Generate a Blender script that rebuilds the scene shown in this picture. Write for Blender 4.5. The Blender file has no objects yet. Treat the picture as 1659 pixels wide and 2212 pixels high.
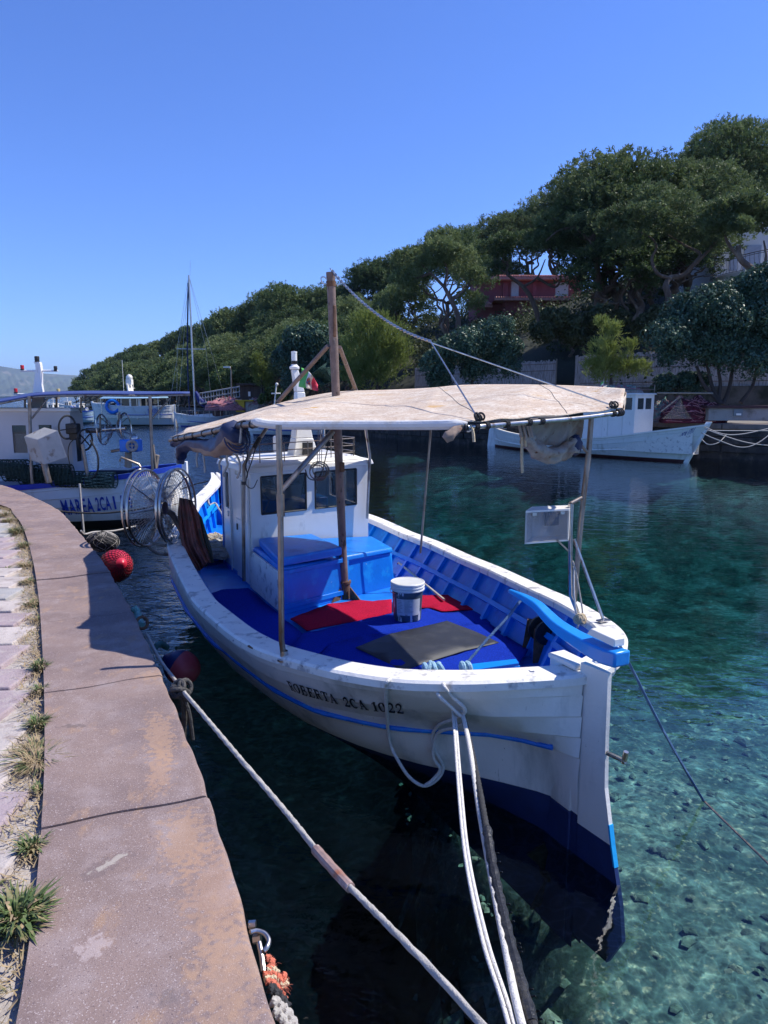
import bpy, math, random
import numpy as np
from mathutils import Vector, Matrix
R_=math.radians
sc=bpy.context.scene
# ---------------------------------------------------------------- camera, sky, sun, exposure
F_=1534.;CX=829.5;CY=1106.;PITCH=R_(9.2);EYE=2.6
cam=bpy.data.cameras.new("camera"); camo=bpy.data.objects.new("camera",cam); sc.collection.objects.link(camo)
camo.location=(0,0,EYE); camo.rotation_euler=(R_(90)-PITCH,0,0)
cam.sensor_fit='HORIZONTAL'; cam.sensor_width=36; cam.lens=36*F_/1659; cam.clip_end=20000; cam.clip_start=.05
sc.camera=camo
SUNV=Vector((.73,.15,1.0)).normalized()
SUN_EL=math.asin(SUNV.z); SUN_AZ=math.atan2(SUNV.x,SUNV.y)
w=bpy.data.worlds.new("World"); sc.world=w; w.use_nodes=True
nt=w.node_tree; bg=nt.nodes['Background']
sky=nt.nodes.new('ShaderNodeTexSky'); sky.sky_type='NISHITA'; sky.sun_disc=False
sky.sun_elevation=SUN_EL; sky.sun_rotation=SUN_AZ; sky.altitude=0; sky.air_density=1.0; sky.dust_density=.0; sky.ozone_density=3.0
mx=nt.nodes.new('ShaderNodeMix'); mx.data_type='RGBA'; mx.blend_type='MULTIPLY'; mx.inputs[0].default_value=1
nt.links.new(sky.outputs[0],mx.inputs[6]); mx.inputs[7].default_value=(.60,.84,1.48,1)
nt.links.new(mx.outputs[2],bg.inputs[0]); bg.inputs[1].default_value=.118
sun=bpy.data.lights.new("sun",'SUN'); sun.energy=5.0; sun.angle=R_(.5); sun.color=(1,.955,.87)
suno=bpy.data.objects.new("sun",sun); sc.collection.objects.link(suno); suno.rotation_euler=SUNV.to_track_quat('Z','Y').to_euler(); suno.location=(20,0,30)
vs=sc.view_settings; vs.view_transform='Standard'; vs.look='None'; vs.exposure=.25; vs.gamma=1
sc.display_settings.display_device='sRGB'
cy=sc.cycles; cy.use_denoising=True; cy.max_bounces=8; cy.diffuse_bounces=3; cy.glossy_bounces=3; cy.transmission_bounces=4; cy.transparent_max_bounces=10
cy.caustics_reflective=False; cy.caustics_refractive=False; cy.volume_bounces=0
cy.use_adaptive_sampling=True; cy.adaptive_threshold=.015
# ---------------------------------------------------------------- photo helpers: a pixel of the photo becomes a point at a given depth or height
CR=dict(A=(300,1050,2.37),B=(400,950,2.37),C=(900,900,2.37),D=(1200,750,2.304),E=(1100,1200,2.765),F=(480,1350,2.023),G=(1100,1500,2.458),H=(0,850,2.9625),Q=(0,1200,2.9625),R=(0,1860,2.074),T=(1100,250,2.023),U=(150,620,1.746),V=(700,650,2.552),K=(0,880,5.53),L=(1450,850,3.53),W=(900,1900,1.626),X=(1500,800,3.95),Y=(480,820,3.95),Z=(400,1050,4.1475),J=(0,860,3.95),N=(1150,650,4.74),M=(1700,550,7.54),I=(940,1400,8.295),O=(560,2200,6.145))
def c(k,x,y):
    a,b,s=CR[k]; return ((a+x/s)*.8641,(b+y/s)*.8641)
def ray(x,y):
    u=(x-CX)/F_; v=-(y-CY)/F_
    return Vector((u,math.cos(PITCH)+v*math.sin(PITCH),-math.sin(PITCH)+v*math.cos(PITCH)))
CAM=Vector((0,0,EYE))
def wY(x,y,Y): r=ray(x,y); return CAM+r*(Y/r.y)
def wZ(x,y,z): r=ray(x,y); return CAM+r*((z-EYE)/r.z)
def proj(p):
    d=Vector(p)-CAM; f=d.y*math.cos(PITCH)-d.z*math.sin(PITCH); up=d.y*math.sin(PITCH)+d.z*math.cos(PITCH)
    return CX+F_*d.x/f, CY-F_*up/f
class Frame:
    """a boat's own axes: x to starboard, y forward, z up; s,p measure along and to port"""
    def __init__(s,ox,oy,deg):
        s.o=Vector((ox,oy,0)); a=R_(deg); s.a=a; s.ax=Vector((-math.sin(a),math.cos(a),0)); s.n=Vector((-math.cos(a),-math.sin(a),0))
    def loc(s,w): d=w-s.o; return Vector((-d.dot(s.n),d.dot(s.ax),w.z))
    def wor(s,l): return s.o+s.ax*l[1]-s.n*l[0]+Vector((0,0,l[2]))
    def Z(s,x,y,z): return s.loc(wZ(x,y,z))
    def S(s,x,y,S):
        r=ray(x,y); r2=Vector((r.x,r.y,0)); t=(S+s.o.dot(s.ax))/r2.dot(s.ax); return s.loc(CAM+r*t)
    def P(s,x,y,P):
        r=ray(x,y); r2=Vector((r.x,r.y,0)); t=(P+s.o.dot(s.n))/r2.dot(s.n); return s.loc(CAM+r*t)
    def Y(s,x,y,Y): return s.loc(wY(x,y,Y))
# ---------------------------------------------------------------- mesh helpers
col=sc.collection
class MB:
    def __init__(s): s.v=[];s.f=[];s.m=[]
    def add(s,vs,fs,mi=0):
        b=len(s.v); s.v+= [tuple(x) for x in vs]; s.f+=[tuple(b+i for i in f) for f in fs]; s.m+=[mi]*len(fs); return s
    def hexa(s,b,t,mi=0):
        n=len(b); fs=[tuple(range(n))[::-1],tuple(range(n,2*n))]+[(i,(i+1)%n,n+(i+1)%n,n+i) for i in range(n)]
        return s.add(list(b)+list(t),fs,mi)
    def box(s,cx,cy,cz,sx,sy,sz,mi=0,rz=0,rot=None):
        pts=[Vector((x*sx/2,y*sy/2,z*sz/2)) for z in(-1,1) for x,y in((-1,-1),(1,-1),(1,1),(-1,1))]
        m=rot if rot is not None else Matrix.Rotation(rz,3,'Z')
        pts=[m@p+Vector((cx,cy,cz)) for p in pts]
        return s.hexa(pts[:4],pts[4:],mi)
    def poly(s,pts,h,mi=0,down=True):
        """extrude an outline along z by h"""
        pts=[Vector(p) for p in pts]; q=[p+Vector((0,0,h)) for p in pts]
        return s.hexa(pts,q,mi)
    def slab(s,pts,off,mi=0):
        pts=[Vector(p) for p in pts]; off=Vector(off); return s.hexa(pts,[p+off for p in pts],mi)
    def tube(s,pts,r,n=8,mi=0,lobes=0,pitch=.05,amp=.15,caps=True,closed=False):
        pts=[Vector(p) for p in pts]; N=len(pts)
        rs=r if isinstance(r,(list,tuple)) else [r]*N
        tan=[]
        for i in range(N):
            if closed: t=pts[(i+1)%N]-pts[i-1]
            else: t=pts[min(i+1,N-1)]-pts[max(i-1,0)]
            if t.length<1e-9: t=Vector((0,0,1))
            tan.append(t.normalized())
        up=Vector((0,0,1)) if abs(tan[0].z)<.9 else Vector((1,0,0))
        nr=(up-tan[0]*up.dot(tan[0])).normalized(); b=len(s.v); L=0
        for i in range(N):
            if i: 
                L+=(pts[i]-pts[i-1]).length
                nr=nr-tan[i]*nr.dot(tan[i])
                if nr.length<1e-6: nr=tan[i].orthogonal()
                nr.normalize()
            bn=tan[i].cross(nr)
            for k in range(n):
                th=2*math.pi*k/n; rr=rs[i]
                if lobes: rr*=1+amp*math.cos(lobes*(th-2*math.pi*L/(pitch*lobes)))
                s.v.append(tuple(pts[i]+nr*(rr*math.cos(th))+bn*(rr*math.sin(th))))
        M=N if closed else N-1
        for i in range(M):
            j=(i+1)%N
            for k in range(n):
                s.f.append((b+i*n+k,b+i*n+(k+1)%n,b+j*n+(k+1)%n,b+j*n+k)); s.m.append(mi)
        if caps and not closed:
            s.f.append(tuple(b+k for k in range(n))[::-1]); s.m.append(mi)
            s.f.append(tuple(b+(N-1)*n+k for k in range(n))); s.m.append(mi)
        return s
    def ring(s,cn,r,tr,axis=(0,0,1),n=24,k=6,mi=0,a0=0,a1=None,sq=1.0):
        ax=Vector(axis).normalized(); u=ax.orthogonal().normalized(); v=ax.cross(u); cn=Vector(cn)
        if a1 is None: return s.tube([cn+u*r*math.cos(2*math.pi*i/n)+v*r*sq*math.sin(2*math.pi*i/n) for i in range(n)],tr,k,mi,closed=True)
        return s.tube([cn+u*r*math.cos(a0+(a1-a0)*i/n)+v*r*sq*math.sin(a0+(a1-a0)*i/n) for i in range(n+1)],tr,k,mi)
    def lathe(s,prof,cn,n=24,mi=0,axis=None,mis=None):
        """prof: list of (radius, height)"""
        cn=Vector(cn); b=len(s.v); M=Vector(axis).to_track_quat('Z','Y').to_matrix() if axis is not None else Matrix.Identity(3)
        for r,h in prof:
            for k in range(n):
                th=2*math.pi*k/n; s.v.append(tuple(cn+M@Vector((r*math.cos(th),r*math.sin(th),h))))
        for i in range(len(prof)-1):
            for k in range(n):
                s.f.append((b+i*n+k,b+i*n+(k+1)%n,b+(i+1)*n+(k+1)%n,b+(i+1)*n+k)); s.m.append(mis[i] if mis else mi)
        return s
    def ball(s,cn,r,n=16,mi=0,sc=(1,1,1),wob=0,rnd=None):
        b=len(s.v); h=n//2
        for i in range(h+1):
            ph=math.pi*i/h
            for k in range(n):
                th=2*math.pi*k/n; q=Vector((math.sin(ph)*math.cos(th)*sc[0],math.sin(ph)*math.sin(th)*sc[1],math.cos(ph)*sc[2]))*r
                if wob: q*=1+wob*(math.sin(3*th+7*ph+cn[0]*9)+math.sin(5*th-4*ph+cn[1]*7))*.5
                s.v.append(tuple(Vector(cn)+q))
        for i in range(h):
            for k in range(n): s.f.append((b+i*n+k,b+(i+1)*n+k,b+(i+1)*n+(k+1)%n,b+i*n+(k+1)%n)); s.m.append(mi)
        return s
    def grid(s,fn,nu,nv,mi=0,mif=None,flip=False):
        b=len(s.v)
        for i in range(nu+1):
            for j in range(nv+1): s.v.append(tuple(fn(i/nu,j/nv)))
        for i in range(nu):
            for j in range(nv):
                q=(b+i*(nv+1)+j,b+(i+1)*(nv+1)+j,b+(i+1)*(nv+1)+j+1,b+i*(nv+1)+j+1)
                s.f.append(q[::-1] if flip else q); s.m.append(mif((i+.5)/nu,(j+.5)/nv) if mif else mi)
        return s
    def build(s,name,mats,parent=None,smooth=35,bevel=0,solid=0,seg=2,subsurf=0):
        me=bpy.data.meshes.new(name); me.from_pydata(s.v,[],s.f)
        if not isinstance(mats,(list,tuple)): mats=[mats]
        for m in mats: me.materials.append(m)
        if len(mats)>1: me.polygons.foreach_set('material_index',s.m)
        if smooth:
            me.polygons.foreach_set('use_smooth',[True]*len(s.f))
            if smooth<180:
                try: me.set_sharp_from_angle(angle=R_(smooth))
                except Exception: pass
        me.validate(); me.update()
        o=bpy.data.objects.new(name,me); col.objects.link(o)
        if parent: o.parent=parent
        if solid:
            m=o.modifiers.new('solid','SOLIDIFY'); m.thickness=solid; m.offset=0
        if bevel:
            m=o.modifiers.new('bevel','BEVEL'); m.width=bevel; m.segments=seg; m.limit_method='ANGLE'; m.angle_limit=R_(35); m.harden_normals=False
        if subsurf:
            m=o.modifiers.new('sub','SUBSURF'); m.levels=subsurf; m.render_levels=subsurf
        return o
def tag(o,label,cat,group=None):
    o['label']=label; o['category']=cat
    if group: o['group']=group
    return o
def empty(name,loc,label,cat,group=None,rz=0):
    o=bpy.data.objects.new(name,None); col.objects.link(o); o.location=loc; o.rotation_euler=(0,0,rz); o.empty_display_size=.2
    return tag(o,label,cat,group)
def struct(o,kind='structure'): o['kind']=kind; return o
def smooth_path(pts,n=6):
    """Catmull-Rom through the points"""
    P=[Vector(p) for p in pts]; P=[P[0]*2-P[1]]+P+[P[-1]*2-P[-2]]; out=[]
    for i in range(1,len(P)-2):
        for k in range(n):
            t=k/n; a,b,c_,d=P[i-1],P[i],P[i+1],P[i+2]
            out.append(.5*((2*b)+(c_-a)*t+(2*a-5*b+4*c_-d)*t*t+(3*b-a-3*c_+d)*t**3))
    out.append(P[-2]); return out
def resample(pts,step):
    out=[pts[0]]
    for a,b in zip(pts,pts[1:]):
        k=max(1,int((b-a).length/step))
        out+=[a.lerp(b,(i+1)/k) for i in range(k)]
    return out
def it(x,xs,ys): return float(np.interp(x,xs,ys))
# ---------------------------------------------------------------- procedural materials
def mat(name,base,rough=.5,metal=0,var=.12,vs=6,bump=.15,bs=60,spots=None,spec=.5,layers=(),stretch=(1,1,1),coat=0,trans=0,alpha=1,detail=6):
    """base colour with cloudy variation, fine bump, and blotches: layers = [(colour, scale, threshold, softness, stretch)]"""
    m=bpy.data.materials.new(name); m.use_nodes=True; t=m.node_tree; N=t.nodes; Lk=t.links; b=N['Principled BSDF']
    tc=N.new('ShaderNodeTexCoord'); src=tc.outputs['Object']
    def mp(st):
        k=N.new('ShaderNodeMapping'); k.inputs['Scale'].default_value=st; Lk.new(src,k.inputs[0]); return k.outputs[0]
    base4=tuple(base)+(1,)
    n1=N.new('ShaderNodeTexNoise'); n1.inputs['Scale'].default_value=vs; n1.inputs['Detail'].default_value=detail; n1.inputs['Roughness'].default_value=.62; Lk.new(mp(stretch),n1.inputs['Vector'])
    r=N.new('ShaderNodeValToRGB'); e=r.color_ramp.elements; e[0].position=.3; e[1].position=.7
    e[0].color=tuple(x*(1-var) for x in base)+(1,); e[1].color=tuple(min(1,x*(1+var)) for x in base)+(1,)
    Lk.new(n1.outputs[0],r.inputs[0]); cur=r.outputs[0]; k=0
    for lay in list(layers)+([(spots[0],spots[2],spots[1],.04,(1,1,1))] if spots else []):
        cl,scl,th,sf,st=lay; k+=1
        n=N.new('ShaderNodeTexNoise'); n.inputs['Scale'].default_value=scl; n.inputs['Detail'].default_value=7; n.inputs['Roughness'].default_value=.6
        mm=N.new('ShaderNodeMapping'); mm.inputs['Scale'].default_value=st; mm.inputs['Location'].default_value=(k*3.7,k*1.3,k*5.1); Lk.new(src,mm.inputs[0]); Lk.new(mm.outputs[0],n.inputs['Vector'])
        rr=N.new('ShaderNodeMapRange'); rr.inputs[1].default_value=th-sf; rr.inputs[2].default_value=th+sf; Lk.new(n.outputs[0],rr.inputs[0])
        x=N.new('ShaderNodeMix'); x.data_type='RGBA'; Lk.new(rr.outputs[0],x.inputs[0]); Lk.new(cur,x.inputs[6]); x.inputs[7].default_value=tuple(cl)+(1,); cur=x.outputs[2]
    Lk.new(cur,b.inputs['Base Color']); b.inputs['Roughness'].default_value=rough; b.inputs['Metallic'].default_value=metal
    b.inputs['Specular IOR Level'].default_value=spec
    if coat: b.inputs['Coat Weight'].default_value=coat; b.inputs['Coat Roughness'].default_value=.15
    if trans: b.inputs['Transmission Weight'].default_value=trans
    if alpha<1: b.inputs['Alpha'].default_value=alpha
    if bump:
        n2=N.new('ShaderNodeTexNoise'); n2.inputs['Scale'].default_value=bs; n2.inputs['Detail'].default_value=5; Lk.new(mp(stretch),n2.inputs['Vector'])
        bp=N.new('ShaderNodeBump'); bp.inputs['Strength'].default_value=bump; bp.inputs['Distance'].default_value=.01; Lk.new(n2.outputs[0],bp.inputs['Height']); Lk.new(bp.outputs[0],b.inputs['Normal'])
    m['k']=1
    return m
WHITE=mat('white_boat_paint',(.82,.79,.72),.38,var=.05,vs=3,bump=.12,bs=25,layers=[((.50,.47,.41),5,.66,.05,(1,1,.35)),((.30,.24,.17),22,.74,.03,(1,1,1))])
WHITEW=mat('worn_white_paint',(.80,.77,.71),.5,var=.08,vs=5,bump=.3,bs=30,layers=[((.42,.40,.38),9,.60,.05,(1,1,1)),((.06,.08,.17),26,.69,.015,(1,.5,1))])
WHITEC=mat('cabin_white_paint',(.84,.81,.75),.35,var=.04,vs=3,bump=.06,bs=20,layers=[((.55,.53,.48),6,.68,.05,(1,1,.3))])
BLUE=mat('deck_blue_paint',(.006,.18,.66),.38,var=.10,vs=4,bump=.2,bs=30,layers=[((.01,.26,.72),7,.60,.05,(1,1,1)),((.004,.10,.45),3,.62,.06,(1,1,1)),((.30,.42,.6),30,.715,.02,(1,1,1)),((.03,.06,.12),44,.725,.02,(1,1,1))])
CYAN=mat('bright_blue_paint',(.0,.24,.78),.35,var=.08,vs=4,bump=.2,bs=28,layers=[((.02,.12,.42),24,.70,.03,(1,1,1))])
SKYB=mat('sky_blue_paint',(.01,.38,.80),.4,var=.08,vs=4,bump=.2,bs=28,layers=[((.06,.16,.30),18,.70,.03,(1,1,1))])
NAVY=mat('antifouling_navy',(.004,.022,.11),.6,var=.25,vs=5,bump=.2,bs=40)
STEEL=mat('stainless_steel',(.50,.47,.44),.28,1,var=.25,vs=12,bump=.03,layers=[((.25,.17,.11),14,.62,.06,(1,1,.3))])
GALV=mat('galvanised_pipe',(.25,.215,.19),.42,.85,var=.25,vs=10,bump=.08,layers=[((.16,.10,.06),11,.60,.08,(1,1,.3))])
RUSTY=mat('rusty_iron',(.16,.085,.05),.75,.3,var=.4,vs=14,bump=.4,bs=50)
RUSTPIPE=mat('weathered_brown_pipe',(.205,.145,.120),.62,.25,var=.3,vs=9,bump=.25,bs=45,layers=[((.32,.26,.22),15,.62,.05,(1,1,.25)),((.07,.045,.03),26,.64,.03,(1,1,.5))])
BLACKR=mat('black_rubber',(.018,.018,.02),.6,var=.3,vs=15,bump=.2)
DARKM=mat('dark_machinery',(.035,.033,.032),.45,.5,var=.5,vs=20,bump=.3,bs=40)
WOODG=mat('weathered_wood',(.30,.24,.18),.8,var=.25,vs=9,bump=.3,stretch=(1,1,.15))
GLASS=mat('cabin_glass',(.04,.06,.07),.04,var=.1,bump=0,alpha=.45,spec=.8)
ACRY=mat('hazed_acrylic',(.35,.34,.35),.15,var=.2,vs=8,bump=0,alpha=.28)
NAVYC=mat('navy_tarpaulin',(.010,.022,.075),.55,var=.35,vs=8,bump=.4,bs=20)
BEIGEC=mat('faded_beige_cloth',(.27,.195,.15),.85,var=.15,vs=6,bump=.5,bs=25,layers=[((.22,.10,.06),14,.66,.03,(1,1,1))])
OILSK=mat('brown_oilskin',(.20,.055,.038),.6,var=.5,vs=9,bump=.9,bs=26,layers=[((.08,.045,.03),5,.58,.08,(1,1,1))])
OLIVE=mat('dark_olive_oilskin',(.055,.048,.032),.6,var=.4,vs=6,bump=.5,bs=18)
MATB=mat('blue_deck_carpet',(.008,.036,.40),.95,var=.35,vs=90,bump=1.0,bs=160,spec=.1)
MATR=mat('red_deck_carpet',(.45,.010,.045),.95,var=.35,vs=90,bump=1.0,bs=160,spec=.1)
RUBM=mat('grey_rubber_sheet',(.022,.025,.034),.6,var=.2,vs=4,bump=.10,bs=40,layers=[((.040,.043,.052),6,.6,.08,(1,1,1))])
ROPEW=mat('white_braided_rope',(.68,.65,.60),.85,var=.12,vs=30,bump=.6,bs=150,layers=[((.02,.03,.10),75,.68,.01,(1,1,1))])
ROPEG=mat('grey_laid_rope',(.42,.39,.35),.9,var=.2,vs=25,bump=.6,bs=150)
ROPEK=mat('black_rope',(.03,.03,.032),.8,var=.4,vs=40,bump=.8,bs=120)
ROPEB=mat('blue_rope',(.06,.13,.26),.8,var=.2,vs=30,bump=.6,bs=120)
ROPEO=mat('orange_rope',(.65,.17,.10),.9,var=.2,vs=50,bump=1,bs=150)
ROPEC=mat('cream_rope',(.62,.50,.32),.9,var=.2,vs=50,bump=1,bs=150)
TEXTK=mat('black_lettering',(.012,.012,.016),.5,var=.2,bump=0)
TEXTN=mat('blue_lettering',(.01,.05,.32),.5,var=.2,bump=0)
RED=mat('red_plastic',(.55,.02,.03),.3,var=.15,bump=.05)
def noise_plain(): pass
# ================================================================ the near fishing boat
FR=Frame(1.0,4.0,26.3)
SH_S=[-.3,0,.5,1.5,3,4.5,6,7,8,8.8]; SH_Z=[1.09,1.08,1.03,.97,.93,.93,1.0,1.1,1.25,1.4]
WPs=[-.30,-.27,-.2,-.08,.14,.6,1.11,1.63,2.57,3.62,5,5.6,7.08,8.0,8.4,8.6]; WPp=[.03,.12,.32,.66,.97,1.22,1.43,1.5,1.55,1.48,1.36,1.22,.71,.22,.06,.03]
WSs=[-.30,-.27,-.15,.1,.39,.9,1.32,2.45,3.88,5.3,5.8,7.0,8.0,8.4,8.6]; WSp=[.03,.12,.38,.66,.87,1.06,1.17,1.36,1.5,1.5,1.46,.95,.25,.07,.03]
def sheer(s): return it(s,SH_S,SH_Z)
def Wtop(s,sd): return it(s,WPs,WPp) if sd>0 else it(s,WSs,WSp)
def W55(s): return it(s,[-.12,0,.16,.51,.95,1.4,2.05,2.7,3.6,5,6,7,8,8.5],[.035,.08,.19,.72,1.1,1.25,1.35,1.42,1.44,1.35,1.1,.65,.13,.035])
def W25(s): return it(s,[-.12,-.05,.29,.67,1.1,1.6,2.5,3.5,5,6,7,8,8.4],[.035,.05,.32,.65,.9,1.08,1.22,1.27,1.22,.98,.5,.06,.035])
def W0(s): return it(s,[-.05,.6,1.17,1.5,1.9,2.4,3.35,4.9,6,7,8],[.035,.2,.49,.66,.82,.93,1.03,1.02,.75,.35,.035])
def HW(s,sd,z,flat=False):
    sh=sheer(s); w0=W0(s)
    t=Wtop(s,sd); w55=min(W55(s),t)
    zs=[-.6,-.3,0,.25,.57,.57+(sh-.57)*.5,sh]; ws=[.035,max(.035,w0*.5),w0,W25(s),w55,w55+(t-w55)*.68,t]
    w=it(z,zs,ws)
    # soften the corners between the measured levels
    w2=.5*(it(z-.09,zs,ws)+it(min(z+.09,sh),zs,ws))
    f=min(1,max(0,(sh-z)/.1)); w=w*(1-.6*f)+w2*.6*f
    d=(sh-z)
    if z>.3: w+=STEP*(((d+1e-6)/.125)%1.0) if not flat else STEP
    return max(w,.035)
STEP=.016
def hull_pt(s,sd,z,off=0,flat=False): return Vector((-sd*(HW(s,sd,z,flat)+off),s,z))
def hull_at(px,py,sd=1,off=0.0,zr=(0,1.05)):
    """the point of the hull side seen at a pixel of the photo"""
    best=None
    def scan(ss,zz):
        nonlocal best
        for s in ss:
            for z in zz:
                if z>sheer(s): continue
                l=hull_pt(s,sd,z); q=proj(FR.wor(l)); e=(q[0]-px)**2+(q[1]-py)**2
                if best is None or e<best[0]: best=(e,s,z)
    scan(np.linspace(-.25,5,70),np.linspace(zr[0],zr[1],22))
    for k in (1,2):
        _,s0,z0=best; scan(np.linspace(s0-.08/k**2,s0+.08/k**2,13),np.linspace(z0-.05/k**2,z0+.05/k**2,13))
    return best[1],best[2]
boat=empty('fishing_boat',FR.o,'white and blue wooden fishing boat lettered ROBERTA 2CA 1022, moored beside the near quay','fishing boat',rz=FR.a)
SG=[-.30,-.285,-.25,-.2,-.14,-.08,0,.08,.18,.3,.45,.6,.8,1,1.25,1.5,1.8,2.1,2.5,3,3.5,4,4.5,5,5.4,5.8,6.2,6.6,7,7.4,7.8,8.1,8.3,8.45,8.6]
mb=MB()
for sd in (1,-1):
    ds=[]
    for k in range(5): ds+=[k*.125,(k+1)*.125-.010]
    rows=[]
    for s in SG:
        sh=sheer(s); zz=[sh-d for d in ds if sh-d>.31]; zz=zz[:10] 
        while len(zz)<10: zz.append(zz[-1]-.01 if zz[-1]-.01>.27 else zz[-1])
        zz=zz+[.27,.25,.15,.05,-.05,-.2,-.35,-.5,-.6]
        rows.append([hull_pt(s,sd,z) for z in zz])
    nr=len(rows[0]); b=len(mb.v)
    for r in rows: mb.v+=[tuple(p) for p in r]
    for i in range(len(rows)-1):
        for j in range(nr-1):
            q=(b+i*nr+j,b+(i+1)*nr+j,b+(i+1)*nr+j+1,b+i*nr+j+1)
            mb.f.append(q if sd>0 else q[::-1]); mb.m.append(1 if j>=11 else 0)
HULLW=mat('hull_white_paint',(.84,.80,.73),.42,var=.05,vs=2.5,bump=.22,bs=35,stretch=(1,1,1),layers=[((.56,.55,.50),4,.60,.07,(1,1,.25)),((.42,.38,.32),9,.70,.02,(2,2,.12)),((.10,.08,.06),34,.735,.012,(1,1,.6)),((.12,.10,.08),90,.73,.02,(1,1,1))])
mb.build('hull',[HULLW,NAVY],boat,smooth=28)
# gunwale cap round the stern and up both sides
def outline(z=None,n=90):
    pts=[]
    ss=[8.6-(8.9)*(i/n)**.8 for i in range(n)]+[-.30]
    for s in ss: pts.append(Vector((-(Wtop(s,1) if z is None else HW(s,1,z)),s,0)))
    for s in ss[::-1]: pts.append(Vector(((Wtop(s,-1) if z is None else HW(s,-1,z)),s,0)))
    return pts
def offs(pts,d):
    out=[]
    for i,p in enumerate(pts):
        t=(pts[min(i+1,len(pts)-1)]-pts[max(i-1,0)]); t=t.normalized() if t.length>1e-6 else Vector((1,0,0))
        nrm=Vector((-t.y,t.x,0)); q=p+nrm*d
        half=i<len(pts)/2
        if half and q.x>-.015: q.x=-.015
        if not half and q.x<.015: q.x=.015
        out.append(q)
    return out
raw=outline(); raw=[raw[0]]+[b_ for a_,b_ in zip(raw,raw[1:]) if (b_-a_).length>.004]
raw=resample(raw,.06)
# light smoothing of the outline
for _ in range(4): raw=[raw[0]]+[(raw[i-1]+raw[i]*2+raw[i+1])/4 for i in range(1,len(raw)-1)]+[raw[-1]]
outp=offs(raw,-.03); inp=offs(raw,.155); bulk=offs(raw,.085)
mb=MB(); n=len(raw); b=0
for i in range(n):
    sh=sheer(raw[i].y); 
    prof=[(outp[i],sh-.05),(outp[i],sh-.008),(outp[i].lerp(inp[i],.085),sh+.006),(outp[i].lerp(inp[i],.93),sh+.006),(inp[i],sh-.008),(inp[i],sh-.055)]
    mb.v+=[(p.x,p.y,z) for p,z in prof]
for i in range(n-1):
    for k in range(6):
        mb.f.append((i*6+k,i*6+(k+1)%6,(i+1)*6+(k+1)%6,(i+1)*6+k)); mb.m.append(0)
mb.build('gunwale',WHITEW,boat,smooth=40)
# inner bulwark, deck, ribs, stringer
DK=.50
def inner(i,t):
    """t 0 under the cap .. 1 at the deck, i index on the outline"""
    p=bulk[i]; s=p.y; sd=1 if i<n/2 else -1; dz=.62 if s>5.9 else DK
    zt=sheer(s)-.05; z=zt+(dz-zt)*t
    k=1-.20*t if s>1 else 1-.30*t
    lim=Wtop(s,sd)-.085 if t<.05 else min(HW(max(s,.12),sd,z),Wtop(s,sd))-.075
    s2=max(s,-.16+.30*t); x=min(abs(p.x)*k,max(.02,HW(max(s2,-.05),sd,z)-.075)) if t>.05 else abs(p.x)
    return Vector((math.copysign(x,p.x),s2,z))
mb=MB(); mb.grid(lambda u,v: inner(min(n-1,int(round(u*(n-1)))),v),n-1,4,0)
mb.build('bulwark',BLUE,boat,smooth=60)
mb=MB()
half=[inner(i,1.0) for i in range(n//2)]; oth=[inner(n-1-i,1.0) for i in range(n//2)]
for i in range(len(half)-1):
    a_,b_,c_,d_=half[i],half[i+1],oth[i+1],oth[i]
    if abs(a_.y-b_.y)<1e-5: continue
    mb.add([a_,b_,c_,d_],[(0,1,2,3)])
mb.build('deck',BLUE,boat)
stern_in=half[-1]
def rib(i):
    m=MB(); t=(bulk[min(i+1,n-1)]-bulk[i-1]).normalized(); nr=Vector((-t.y,t.x,0))
    pts=[inner(i,v) for v in (0,.35,.7,1.0)]
    lo=[p-t*.022 for p in pts]; hi=[p+t*.022 for p in pts]
    for k in range(3):
        d0=nr*.045; m.hexa([lo[k]-nr*.01,hi[k]-nr*.01,hi[k+1]-nr*.01,lo[k+1]-nr*.01],[lo[k]+d0,hi[k]+d0,hi[k+1]+d0,lo[k+1]+d0])
    m.build('rib',CYAN,boat)
acc=0; last=0
for i in range(1,n-1):
    acc+=(bulk[i]-bulk[i-1]).length; s=bulk[i].y; sd=1 if i<n/2 else -1
    if acc-last>.36 and ((sd<0 and -.1<s<5.6) or (s>5.9 and s<8)): rib(i); last=acc
m=MB()
for sd in (0,1):
    idx=[i for i in range(n) if (i<n/2)==(sd==0) and (.2<bulk[i].y<8.1)]
    m.tube([inner(i,.5)+(Vector((-1,0,0)) if sd else Vector((1,0,0)))*.03 for i in idx],.032,4)
    idx=[i for i in idx if bulk[i].y>1.0]
m.build('stringer',CYAN,boat)
# covering of the side deck at the stern quarter (margin plank)
# stripe
m=MB(); m.tube([hull_pt(s,1,it(s,[-.15,.2,.6],[.615,.59,.57]),.008) for s in np.linspace(-.16,8,100)],[.017]*100,8)
m.build('rubbing_strake',BLUE,boat)
m=MB(); m.tube([hull_pt(s,-1,.57,.008) for s in np.linspace(-.03,8,90)],.017,8); m.build('rubbing_strake',BLUE,boat)
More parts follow.
